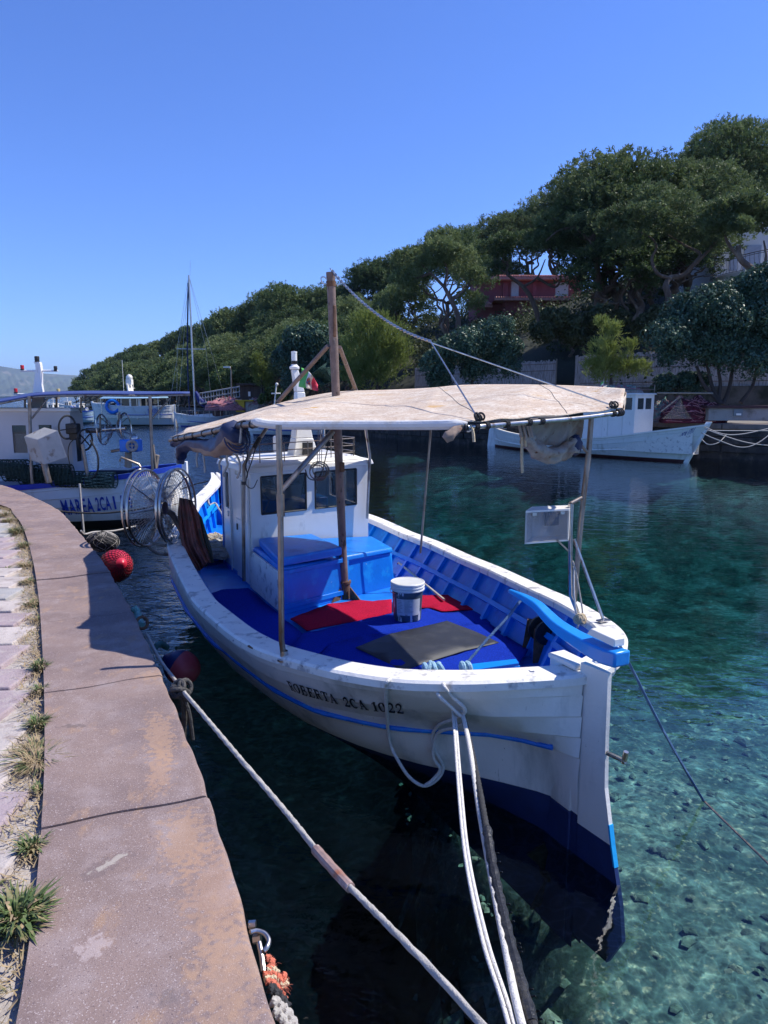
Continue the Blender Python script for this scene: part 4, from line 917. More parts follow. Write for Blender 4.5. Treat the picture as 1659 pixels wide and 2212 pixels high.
dropline([(975,1466),(990,1510),(1012,1600),(1035,1750),(1062,1900),(1092,2050),(1127,2212)],[3.98,3.88,3.5,2.95,2.45,2.05,1.72],.0125,ROPEW,'thick white mooring rope running from stern gunwale towards the quay',k=10,end=[(.42,1.3,.84),(.18,.5,.86)])
dropline([(968,1470),(978,1540),(990,1700),(1005,1850),(1042,2030),(1098,2212)],[3.98,3.75,3.1,2.55,2.08,1.72],.0075,ROPEW,'thin white flecked rope left of the thick white one',end=[(.36,1.3,.84),(.15,.5,.86)])
dropline([(970,1470),(983,1545),(996,1700),(1012,1850),(1052,2030),(1110,2212)],[3.97,3.74,3.1,2.55,2.08,1.73],.0075,ROPEW,'thin white flecked rope between the other two white ropes',end=[(.38,1.32,.84),(.17,.5,.86)])
dropline([(978,1468),(996,1530),(1018,1620),(1040,1730),(1066,1880),(1105,2050),(1150,2212)],[3.98,3.82,3.45,3.0,2.5,2.05,1.73],.0145,ROPEK,'black taped mooring rope hanging right of the white ropes',lob=3,k=12,end=[(.45,1.3,.84),(.2,.5,.87)])
m=MB(); P=smooth_path([wY(1052,1790,2.74),wY(1066,1880,2.5),wY(1105,2050,2.05),wY(1150,2212,1.73)],10); P=resample(P,.02); rn=random.Random(8)
m.tube(P,[.0185*(1+.14*math.sin(i*1.9)+.1*rn.random()) for i in range(len(P))],10); 
for k in range(14):
    p=P[rn.randrange(len(P))]; m.slab([p+Vector((.012,-.01,0)),p+Vector((.03,-.02,.008)),p+Vector((.034,-.016,.001)),p+Vector((.014,-.01,-.008))],(0,.002,.002))
tag(m.build('taped_hose',mat('black_tape_wrap',(.022,.022,.024),.45,var=.4,vs=30,bump=.6,bs=60)),'black tape wrapping on the lower half of the dark mooring rope','hose')
# laid grey rope from the quay wall knot
dropline([(318,1372),(345,1425),(375,1465),(395,1492),(440,1545),(520,1640),(610,1745),(700,1855),(760,1920),(850,2010),(950,2112),(1040,2212)],[5.0,4.45,4.05,3.72,3.4,2.95,2.6,2.3,2.12,1.92,1.74,1.6],.0105,ROPEG,'grey laid mooring rope running along the quay and over dark water',lob=3,k=14,pit=.022,end=[wY(1130,2312,1.47),wY(1260,2460,1.31),(.34,.85,.95),(.2,.4,.93)])
m=MB(); P=smooth_path([wY(682,1835,2.345),wY(715,1872,2.24),wY(757,1918,2.13)],6)
m.tube(P,[.019,.02,.0185,.019,.02,.019,.0175,.019,.0195,.018,.018,.0185,.018],10)
tag(m.build('chafing_sleeve',mat('split_copper_hose',(.30,.20,.17),.45,var=.3,vs=14,bump=.4,layers=[((.30,.10,.04),7,.55,.03,(1,1,1)),((.62,.55,.5),9,.6,.05,(1,1,1))])),'split brownish hose sleeve around the grey mooring rope','hose')
# rope on the right, from the stern into the water
a_=wY(1335,1386,3.9); b_=wZ(1520,1730,0.0); e_=wZ(1659,1868,-.9)
e_=wY(1700,1905,b_.y-.35)
m=MB(); m.tube(resample(smooth_path([wY(1322,1385,4.05),a_,a_.lerp(b_,.5)-Vector((0,0,.03)),b_],6),.04),.0085,8,lobes=3,pitch=.02); 
tag(m.build('mooring_rope',ROPEB),'dark blue mooring rope from the stern down into clear water','rope')
BRR=mat('wet_brown_rope',(.16,.12,.085),.8,var=.3,vs=20,bump=.8)
m=MB(); m.tube(resample([b_+Vector((0,0,.0)),e_],.05),.008,6); tag(m.build('mooring_rope',BRR),'brown wet rope continuing from the blue rope towards lower right','rope')
# rope from the tiller across the stern mats
dropline([(1140,1292),(1125,1298),(1095,1335),(1040,1395),(985,1462)],[4.35,4.33,4.22,4.1,3.97],.0085,ROPEB,'pale blue rope stretched from the tiller to the stern gunwale',lob=3,pit=.02)
string([FR.wor(FR.S(*c('E',*q),.62)) for q in ((918,560),(940,640),(965,780),(985,920),(965,960))],.006,ROPEG,'thin grey line hanging along the steel stern pole','string')
string([FR.wor(FR.S(*c('E',*q),.64)) for q in ((925,600),(925,760),(935,880),(955,980),(945,1050))],.008,ROPEW,'white cord knotted at the foot of the steel stern pole','string')
m=MB(); p=FR.wor(FR.S(*c('E',972,965),.6))
for k in range(5): m.ring(p+Vector((.01*k-.02,0,.01*(k%2))),.028,.009,(.4*k-.8,-1,.3),12,6)
tag(m.build('rope_knot',ROPEC),'cream rope knot on the bulwark under the steel stern pole','rope')
# ================================================================ the near quay
COP=mat('quay_stone',(.262,.190,.168),.92,var=.12,vs=2.2,bump=.35,bs=330,spec=.12,layers=[((.32,.25,.235),7,.58,.10,(1,1,1)),((.19,.14,.135),1.6,.56,.10,(1,1,1)),((.33,.22,.16),9,.63,.05,(1,.6,1)),((.52,.46,.43),40,.70,.02,(1,1,1)),((.15,.11,.11),150,.62,.03,(1,1,1)),((.48,.40,.39),190,.62,.04,(1,1,1)),((.10,.075,.07),34,.735,.012,(1,1,1))])
def blob(m_,ctr,r,colr,stretch=(1,1),ang=0,edge=.25,sc_=40):
    """a stain of the stone itself, fixed at its own place"""
    t=m_.node_tree; N=t.nodes; Lk=t.links; b=N['Principled BSDF']; cur=b.inputs['Base Color'].links[0].from_socket
    tc=N.new('ShaderNodeTexCoord'); mp=N.new('ShaderNodeMapping'); mp.vector_type='TEXTURE'; mp.inputs['Location'].default_value=ctr; mp.inputs['Rotation'].default_value=(0,0,ang); mp.inputs['Scale'].default_value=(r*stretch[0],r*stretch[1],10)
    Lk.new(tc.outputs['Object'],mp.inputs[0]); ln=N.new('ShaderNodeVectorMath'); ln.operation='LENGTH'; Lk.new(mp.outputs[0],ln.inputs[0])
    n=N.new('ShaderNodeTexNoise'); n.inputs['Scale'].default_value=sc_; n.inputs['Detail'].default_value=5; Lk.new(tc.outputs['Object'],n.inputs['Vector'])
    a=N.new('ShaderNodeMath'); a.operation='MULTIPLY_ADD'; Lk.new(n.outputs[0],a.inputs[0]); a.inputs[1].default_value=3.4; Lk.new(ln.outputs['Value'],a.inputs[2])
    rr=N.new('ShaderNodeMapRange'); rr.inputs[1].default_value=2.6-edge; rr.inputs[2].default_value=2.6+edge; rr.inputs[3].default_value=.50; rr.inputs[4].default_value=0; Lk.new(a.outputs[0],rr.inputs[0])
    x=N.new('ShaderNodeMix'); x.data_type='RGBA'; Lk.new(rr.outputs[0],x.inputs[0]); Lk.new(cur,x.inputs[6]); x.inputs[7].default_value=tuple(colr)+(1,); Lk.new(x.outputs[2],b.inputs['Base Color'])
for cr_,x_,y_,r_,cl,st,an in (('R',480,1040,.042,(.50,.41,.39),(1,1),0),('R',545,625,.035,(.17,.13,.13),(2.6,1.1),.9),('R',570,610,.02,(.55,.50,.42),(3.2,.8),.95),('R',870,1310,.03,(.16,.13,.13),(1.3,1),0),('R',1040,900,.03,(.17,.13,.12),(1,1.6),0),('R',960,480,.12,(.43,.27,.17),(.7,1.6),.3),('R',1120,800,.16,(.40,.25,.17),(.6,1.8),.35),('R',1180,1200,.15,(.42,.27,.18),(.7,1.6),.2),('R',830,120,.10,(.45,.28,.18),(.5,2.0),.3),('Q',1180,1900,.13,(.44,.28,.18),(.5,2),.4),('Q',1110,1450,.07,(.42,.27,.18),(1,1),.4),('Q',540,1820,.02,(.10,.08,.08),(3,1),.2)):
    blob(COP,tuple(wZ(*c(cr_,x_,y_),1.0)),r_,cl,st,an)
oe=[(590,2212)]+[c('R',*q) for q in ((1290,920),(1215,640),(1170,450),(1110,280),(1070,200),(1000,20))]+[c('Q',*q) for q in ((1300,1690),(1245,1520),(1190,1400),(1130,1270),(1070,1160),(985,960),(880,790),(800,650),(700,510),(560,350),(430,210),(300,145),(180,90),(60,45),(0,28))]
ie=[c('R',*q) for q in ((100,1452),(150,1000),(185,760),(200,620),(215,420),(232,100))]+[c('Q',*q) for q in ((330,1700),(322,1400),(305,1100),(285,850),(245,600),(200,430),(150,310),(80,230),(0,180))]
QZ=1.0
oe=[wZ(*q,QZ) for q in oe]; ie=[wZ(*q,QZ) for q in ie]
oe=[Vector((1.15,-2.2,QZ)),Vector((.62,-.6,QZ)),Vector((.16,.55,QZ))]+oe+[Vector((-9.6,14.4,QZ)),Vector((-14,16.0,QZ)),Vector((-20,18,QZ))]
ie=[Vector((.3,-2.5,QZ)),Vector((-.15,-.8,QZ)),Vector((-.62,.5,QZ))]+ie+[Vector((-9.0,12.9,QZ)),Vector((-14,15.0,QZ)),Vector((-20,17.0,QZ))]
def arc(P):
    L=[0]
    for a,b in zip(P,P[1:]): L.append(L[-1]+(b-a).length)
    return L
def relax(P,n):
    for _ in range(n): P=[P[0]]+[(P[i-1]+P[i]*2+P[i+1])/4 for i in range(1,len(P)-1)]+[P[-1]]
    return P
OE=relax(resample(smooth_path(oe,4),.04),160); IE=relax(resample(smooth_path(ie,4),.04),60)
def nearest(P,q): return min(range(len(P)),key=lambda i:(P[i]-q).length)
jo=[(None,wZ(*c('R',1090,245),QZ),wZ(*c('R',240,430),QZ))]+[(None,wZ(*c('Q',a,b),QZ),wZ(*c('Q',d,e),QZ)) for a,b,d,e in ((1170,1440,340,1570),(985,970,325,1060),(820,680,305,735),(680,515,250,570),(560,357,195,400),(430,212,140,290))]
js=[(nearest(OE,a),nearest(IE,b)) for _,a,b in jo]
js=[(0,0)]+[(nearest(OE,Vector((.1,.75,1))),nearest(IE,Vector((-.72,.72,1))))]+js
while js[-1][0]<len(OE)-40: js.append((min(len(OE)-1,js[-1][0]+28),min(len(IE)-1,js[-1][1]+27)))
js.append((len(OE)-1,len(IE)-1))
rn=random.Random(12); m=MB(); fronts=[]
for (o0,i0_),(o1,i1_) in zip(js,js[1:]):
    if o1-o0<3 or i1_-i0_<1: continue
    NU=max(6,int((OE[o1]-OE[o0]).length/.05)); NV=14; dz=rn.uniform(-.006,.006); g=.006
    ta,tb=rn.uniform(-.006,.006),rn.uniform(-.006,.006)
    def top(u,v):
        fo=o0+(o1-o0)*u; fi=i0_+(i1_-i0_)*u
        A=OE[int(fo)].lerp(OE[min(int(fo)+1,len(OE)-1)],fo-int(fo)); B=IE[int(fi)].lerp(IE[min(int(fi)+1,len(IE)-1)],fi-int(fi))
        p=A.lerp(B,v); d=(A-B).normalized()
        j=.006*math.sin(13*fo*.04+o0)+.004*math.sin(31*fo*.04)
        p+=d*(j*(1-v)*.6); p.z+=dz+ta*(u-.5)+.0025*math.sin(9*p.x+7*p.y)+.002*math.sin(23*p.x-17*p.y)
        eu=min(u,1-u)*(OE[o1]-OE[o0]).length; ev=min(v*.7,(1-v)*.7)
        r=.022
        for e in (eu,ev if v<.5 else 9):
            if e<r: p.z-=r-math.sqrt(max(0,r*r-(r-e)**2))
        return p
    us=[0,.008,.02,.04]+list(np.linspace(.06,.94,NU))+[.96,.98,.992,1]; vs_=[0,.006,.014,.026]+list(np.linspace(.05,1,NV))
    b=len(m.v); nv=len(vs_)+2
    for u in us:
        uu=g/ max(.2,(OE[o1]-OE[o0]).length); u2=uu+(1-2*uu)*u
        P0=top(u2,0); rowp=[P0+Vector((0,0,-.24)),P0+Vector((0,0,-.02))]+[top(u2,v) for v in vs_]
        m.v+=[tuple(x) for x in rowp]
    for i in range(len(us)-1):
        for j in range(nv-1): m.f.append((b+i*nv+j,b+i*nv+j+1,b+(i+1)*nv+j+1,b+(i+1)*nv+j)); m.m.append(0)
    for i,fl_ in ((0,0),(len(us)-1,1)):
        ring=[b+i*nv+j for j in range(nv)]+[len(m.v)]; q=m.v[b+i*nv+nv-1]; m.v.append((q[0],q[1],q[2]-.24)); m.f.append(tuple(ring if fl_ else ring[::-1])); m.m.append(0)
qc=struct(m.build('quay',COP,None,smooth=40))
# wall face below the coping
m=MB(); wf=[p for p in OE[::4]]+[OE[-1]]
def inset(i):
    a=wf[max(0,i-1)]; b=wf[min(len(wf)-1,i+1)]; t=(b-a).normalized(); return wf[i]+Vector((-t.y,t.x,0))*.04
ins=[inset(i) for i in range(len(wf))]; b=0
zs=[.97,.7,.45,.2,0,-.3,-.8,-1.5,-2.6,-5]
for p in ins:
    for z in zs: m.v.append((p.x+.015*math.sin(p.y*7+z*9),p.y,z))
for i in range(len(ins)-1):
    for j in range(len(zs)-1): q=(i*len(zs)+j,i*len(zs)+j+1,(i+1)*len(zs)+j+1,(i+1)*len(zs)+j); m.f.append(q); m.m.append(0)
QWM=mat('wet_quay_wall',(.09,.075,.07),.8,var=.4,vs=5,bump=.8,bs=25,layers=[((.02,.03,.025),2.5,.52,.08,(1,1,2))])
struct(m.build('quay_wall',QWM,None,smooth=60))
# paving slabs inland, over a mortar bed
m=MB(); m.hexa([(-30,-6,.5),(.25,-6,.5),(.25,-1,.5),(-.05,.3,.5),(-.75,.9,.5),(-.9,2.2,.5),(-1.6,3.6,.5),(-2.6,5.5,.5),(-5.4,10.2,.5),(-8.9,12.7,.5),(-20,16.8,.5),(-30,18,.5)],[(-30,-6,.955),(.25,-6,.955),(.25,-1,.955),(-.05,.3,.955),(-.75,.9,.955),(-.9,2.2,.955),(-1.6,3.6,.955),(-2.6,5.5,.955),(-5.4,10.2,.955),(-8.9,12.7,.955),(-20,16.8,.955),(-30,18,.955)])
struct(m.build('mortar_bed',mat('pale_mortar',(.42,.37,.33),.95,var=.18,vs=9,bump=.8,bs=60,layers=[((.25,.21,.18),14,.6,.05,(1,1,1))])))
PAV=[mat('paving_stone',(.36,.285,.295),.92,var=.15,vs=4,bump=.5,bs=90,spec=.15,layers=[((.42,.36,.34),11,.58,.08,(1,1,1))]),mat('grey_paving_stone',(.36,.345,.335),.92,var=.15,vs=4,bump=.5,bs=90,spec=.15,layers=[((.42,.38,.35),11,.58,.08,(1,1,1))]),mat('buff_paving_stone',(.48,.42,.385),.92,var=.13,vs=4,bump=.5,bs=90,spec=.15,layers=[((.30,.24,.22),11,.6,.08,(1,1,1))])]
m=MB(); rn=random.Random(21); yy=-.8
def ie_at(y):
    i=min(range(len(IE)),key=lambda k:abs(IE[k].y-y)); return IE[i].x
while yy<17:
    h=rn.uniform(.24,.40) ; gap=rn.uniform(.012,.028); x1=ie_at(yy+h/2)-rn.uniform(.10,.17)-(.0 if yy<6 else .1*(yy-6)*.3)
    sl_=.22
    for k in range(8):
        wd=rn.uniform(.5,.95); x0=x1-wd
        j=lambda: rn.uniform(-.012,.012)
        def Yx(x,base): return base-(x-ie_at(yy))*-.0+ (x-ie_at(yy))*(-sl_ if yy<5 else -.1)*-.35
        q=[(x0+j(),Yx(x0,yy)+j()),(x1+j(),Yx(x1,yy)+j()),(x1+j(),Yx(x1,yy+h)+j()),(x0+j(),Yx(x0,yy+h)+j())]
        zt=.985+rn.uniform(-.006,.006); mi=rn.choice((0,0,1,2,2)); ctr=Vector((sum(a for a,_ in q)/4,sum(b for _,b in q)/4,0))
        m.hexa([(a,b,.93) for a,b in q],[(a+(ctr.x-a)*.03,b+(ctr.y-b)*.05,zt) for a,b in q],mi)
        x1=x0-rn.uniform(.02,.04)
    yy+=h+gap
struct(m.build('paving',PAV,None,smooth=0,bevel=.008))
# weeds in the joint
GR=mat('weed_green',(.085,.13,.035),.7,var=.35,vs=30,bump=0,layers=[((.25,.20,.09),12,.56,.05,(1,1,1))]); DRY=mat('dry_grass',(.34,.25,.14),.85,var=.3,vs=30,bump=0,layers=[((.14,.16,.05),14,.6,.05,(1,1,1))])
def tuft(cn,r,h,n,dry,seed,wide=.004):
    rn=random.Random(seed); m=MB()
    for k in range(n):
        a=rn.random()*6.283; rr=r*rn.random()**.7*.5; lean=rn.uniform(.3,1.2)*r; hh=h*rn.uniform(.35,1); w_=wide*rn.uniform(.6,1.4)
        b0_=Vector((rr*math.cos(a),rr*math.sin(a),0)); d=Vector((math.cos(a+rn.uniform(-.6,.6)),math.sin(a+rn.uniform(-.6,.6)),0)); s=Vector((-d.y,d.x,0))*w_
        p1=b0_+d*lean*.45+Vector((0,0,hh*.75)); p2=b0_+d*lean+Vector((0,0,hh*rn.uniform(.55,1.1)))
        mi=1 if rn.random()<dry else 0; b=len(m.v)
        m.v+=[tuple(b0_-s*.6),tuple(b0_+s*.6),tuple(p1+s),tuple(p1-s),tuple(p2)]; m.f+=[(b,b+1,b+2,b+3),(b+3,b+2,b+4)]; m.m+=[mi,mi]
    o=m.build('grass_tuft',[GR,DRY],None,smooth=0); o.location=cn; return o
tl=[('R',90,960,.13,.15,230,.12,'largest green leafy weed tuft in the quay joint near the camera',.009),('R',165,560,.07,.08,90,.15,'small green weed tuft just beyond the largest one in the joint',.005),('R',205,250,.06,.06,70,.3,'small green weed tuft at the joint beside a coping stone seam',.004),
 ('R',190,100,.16,.10,260,.8,'broad patch of dry grass in the joint past the small green tuft',.003),('Q',285,1840,.11,.12,180,.2,'dense green grass tuft in the quay joint beside grey paving',.004),('Q',255,2000,.13,.10,160,.85,'dry grass patch just this side of the dense green tuft',.003),
 ('Q',300,1420,.09,.14,120,.25,'tall spiky green tuft beside the shadow of the canopy',.005),('Q',300,1580,.06,.07,70,.4,'low spiky tuft just this side of the tall spiky tuft',.004),('Q',285,1040,.10,.09,120,.7,'dark reddish dry tuft in the joint at the canopy shadow',.003),
 ('Q',245,920,.14,.09,180,.75,'dry mounded tuft spreading over pink paving slabs',.003),('Q',215,760,.13,.10,170,.6,'straggly half dry tuft midway along the quay joint',.003),('Q',200,640,.13,.10,150,.85,'pale dry grass clump midway along the quay joint',.003),
 ('Q',175,500,.15,.12,220,.35,'green and dry grass clump in the distant quay joint',.003),('Q',115,400,.16,.14,240,.4,'thick grass clump near the bend of the quay joint',.003),('Q',60,310,.17,.15,240,.7,'yellowish grass clump at the left bend of quay joint',.003),('Q',20,270,.15,.15,160,.6,'grass clump furthest along the quay joint at frame edge',.003),
 ('Q',75,1200,.07,.03,40,.1,'flat green weed growing alone between grey paving slabs',.004),('Q',55,655,.08,.03,40,.1,'tiny flat weed on the far pink paving slab',.004)]
for k,(cr_,x,y,r,h,n,dry,lab,wd) in enumerate(tl):
    p=wZ(*c(cr_,x,y),.965); kk_=(.55,.75,.6,.85)[k%4] if k else .68; tag(tuft(p,r*kk_,h*kk_*(.6 if dry>.5 else 1),int(n*(1.5 if k else 2.6)),dry,k,wd*(.7 if k else .55)),lab,'grass tuft','grass tufts growing in the quay joint')
m=MB(); rn=random.Random(5)
for i in range(0,min(len(IE),330)):
    if IE[i].y<.6: continue
    for k in range(16):
        p=IE[i]+Vector((-.02-.13*rn.random()**1.5,.04*rn.random(),-.03)); a=rn.random()*6.28; L=.03+.05*rn.random(); d=Vector((math.cos(a)*L,math.sin(a)*L,.01+.03*rn.random())); s=Vector((-d.y,d.x,0))*.05
        b=len(m.v); m.v+=[tuple(p-s),tuple(p+s),tuple(p+d)]; m.f.append((b,b+1,b+2)); m.m.append(0)
tag(struct(m.build('dry_grass',DRY,None,smooth=0),'stuff'),'sparse dry grass straw scattered along the quay joint','grass')
# ring bolt, shackle and rope bundle on the quay edge
wO=lambda x,y,Y: wZ(*c('O',x,y),.965-(1.93-Y)*.28)
sh=empty('mooring_ring',wO(440,830,1.86),'stainless steel mooring ring with shackle on the near quay edge','mooring ring'); o0_=Vector(sh.location)
m=MB(); P=smooth_path([wO(400,800,1.9)-o0_,wO(500,780,1.88)-o0_,wO(620,820,1.85)-o0_,wO(690,920,1.82)-o0_,wO(670,1020,1.80)-o0_,wO(610,1090,1.78)-o0_],6); m.tube(P,.0075,10); m.build('ring',STEEL,sh)
m=MB(); m.tube([wO(540,960,1.79)-o0_,wO(575,1120,1.75)-o0_,wO(610,1400,1.66)-o0_],.0085,10); m.build('shackle',STEEL,sh)
m=MB(); m.lathe([(0,-.012),(.014,-.012),(.014,.012),(0,.012)],wO(510,900,1.8)-o0_,6,axis=(1,0,.2)); m.lathe([(0,-.01),(.012,-.01),(.012,.012),(0,.014)],wO(430,680,1.92)-o0_,6,axis=(1,0,.1)); m.tube([wO(380,690,1.93)-o0_,wO(430,680,1.92)-o0_],.006,8); m.build('bolt',STEEL,sh)
bd=empty('rope_bundle',wO(780,1450,1.6),'frayed orange and cream rope knot with black and grey rope at quay edge','rope'); o0_=Vector(bd.location)
def brope(pts,r,m_): mm=MB(); mm.tube(resample(smooth_path([wO(*q)-o0_ for q in pts],6),.004),r,12,lobes=3,pitch=r*1.6,amp=.2); mm.build('rope_strand',m_,bd)
brope([(600,1440,1.64),(760,1440,1.62),(830,1470,1.6),(900,1560,1.58),(930,1480,1.58),(890,1450,1.6)],.009,ROPEO)
brope([(620,1520,1.62),(760,1500,1.6),(830,1530,1.58),(900,1620,1.56),(950,1600,1.55),(940,1540,1.56)],.009,ROPEC)
brope([(650,1380,1.66),(740,1370,1.64),(800,1400,1.62),(830,1450,1.61)],.009,ROPEC)
brope([(640,1180,1.70),(720,1230,1.68),(740,1300,1.66),(690,1360,1.65),(660,1330,1.66)],.010,ROPEO)
brope([(640,1560,1.62),(740,1570,1.6),(830,1660,1.56),(900,1760,1.53),(950,1850,1.5)],.009,ROPEO)
brope([(680,1640,1.6),(800,1720,1.56),(900,1850,1.52),(980,1980,1.48)],.014,ROPEK)
brope([(720,1850,1.56),(850,1920,1.52),(980,2060,1.47),(1060,2212,1.42),(1150,2400,1.36)],.015,ROPEG)
brope([(760,2000,1.52),(860,2080,1.49),(960,2212,1.44),(1050,2400,1.38)],.013,ROPEG)
m=MB(); rn=random.Random(2)
for k in range(90):
    x,y=rn.choice(((700,1210),(930,1500),(740,1290),(950,1640))); p=wO(x+rn.gauss(0,28),y+rn.gauss(0,28),1.6)-o0_; d=Vector((rn.gauss(0,1),rn.gauss(0,1),rn.gauss(0,1))).normalized()*.014
    m.tube([p,p+d*.6,p+d+Vector((0,0,-.003))],.0006,3)
m.build('frayed_fibre',ROPEO,bd)
# buoys
def buoy(q,Y,r,mats_,label,netted=False,axis=(0,-.3,1),sq=1.15):
    cn=wY(*q,Y); e=empty('buoy',cn,label,'buoy'); m=MB()
    prof=[(0,-r*sq)]+[(r*math.sin(a),-r*sq*math.cos(a)) for a in np.linspace(.15,2.55,14)]+[(r*.35,r*sq*.95),(r*.2,r*sq*1.15),(0,r*sq*1.2)]
    mis=[0 if h<(r*.15) else 1 for _,h in prof]
    m.lathe(prof,(0,0,0),28,0,axis=axis,mis=mis[:-1]); m.build('float',mats_,e,smooth=60)
    if netted:
        m=MB(); ax=Vector(axis).normalized(); M=ax.to_track_quat('Z','Y').to_matrix()
        def sp(th,ph): return M@Vector((r*1.025*math.sin(ph)*math.cos(th),r*1.025*math.sin(ph)*math.sin(th),-r*sq*1.02*math.cos(ph)))
        for k in range(22):
            for s in(-1,1): m.tube([sp(2*math.pi*k/22+s*ph*.9,ph) for ph in np.linspace(.05,2.9,18)],.0028,3,caps=False)
        m.build('netting',BLACKR,e)
    return e
PINK=mat('faded_red_vinyl',(.66,.09,.11),.45,var=.2,vs=4,bump=.1,layers=[((.60,.22,.20),5,.6,.08,(1,1,1))]); REDV=mat('red_vinyl',(.55,.025,.055),.35,var=.2,vs=5,bump=.1); NVV=mat('navy_vinyl',(.01,.03,.16),.4,var=.2,bump=.1)
buoy((250,1222),8.7,.205,[REDV,REDV],'bright red buoy in black netting hanging on the quay wall',True,axis=(.6,-.7,.3),sq=1.1)
buoy((393,1442),6.15,.155,[PINK,NVV],'faded red buoy with navy top floating low between quay and boat',axis=(-.9,.25,.45),sq=1.1)
m=MB(); m.ball((0,0,0),.16,20,0,(1.35,.9,.85),.12)
rn=random.Random(9)
for k in range(40):
    th=rn.random()*6.28; pts=[]
    for i in range(9):
        ph=.3+2.4*i/8; a=th+.5*math.sin(i*.7+k); pts.append((.165*1.35*math.sin(ph)*math.cos(a),.165*.9*math.sin(ph)*math.sin(a),.165*.85*math.cos(ph)))
    m.tube(pts,.0035,3,1,caps=False)
o=m.build('net_bundle',[mat('black_net',(.03,.03,.03),.8,var=.5,vs=30,bump=1.2,bs=90),ROPEG],None,smooth=180); o.location=wY(222,1170,9.4); tag(o,'black net bundle resting above the red netted buoy','net')
string([wZ(*c('Q',600,375),1.0),wY(*c('Q',630,400),8.6),wY(*c('Q',700,385),9.2),wY(*c('Q',850,375),10.5),wY(*c('Q',1010,340),12)],.012,ROPEG,'pale rope slung low from quay to the boat lettered MAREA','rope','mooring_rope')
string([wY(*c('Q',985,945),5.6),wY(*c('Q',1015,985),5.6),wY(*c('Q',1030,1040),5.5),wY(*c('Q',1050,1080),5.4)],.03,mat('teal_rope',(.20,.42,.38),.9,var=.3,vs=30,bump=1),'teal green rope fender hanging at the quay edge','rope','rope_fender',lob=3,k=12)
m=MB(); m.ring(wY(*c('Q',1052,1058),5.3),.045,.012,(.6,-.6,.3),20,8); tag(m.build('mooring_ring',RUSTY),'rusty mooring ring below the teal rope at the quay edge','mooring ring')
string([wY(*c('Q',1150,1235),5.7),wY(*c('Q',1190,1215),5.8),wY(*c('Q',1235,1240),5.9)],.025,mat('teal_rope_dark',(.10,.25,.25),.9,var=.3,vs=30,bump=1),'teal rope end tied to the floating red and navy buoy','rope','mooring_rope',lob=3,k=12)
m=MB(); p=wY(390,1492,3.74)
for k in range(6): m.ring(p+Vector((.02*math.sin(k*2),.01*k-.02,.012*math.cos(k*3))),.035+.006*(k%3),.013,(math.sin(k*1.3),.6,math.cos(k*1.1)),16,8)
m.tube(smooth_path([p,p+Vector((.01,.02,-.15)),p+Vector((-.01,.04,-.35)),p+Vector((.02,.05,-.62))],6),.016,8)
m.tube(smooth_path([p,p+Vector((.04,.0,-.12)),p+Vector((.05,.02,-.3))],6),.012,8)
tag(m.build('rope_knot',mat('dark_wet_rope',(.06,.055,.05),.7,var=.4,vs=30,bump=1)),'dark knotted rope with hanging ends on the quay wall','rope')
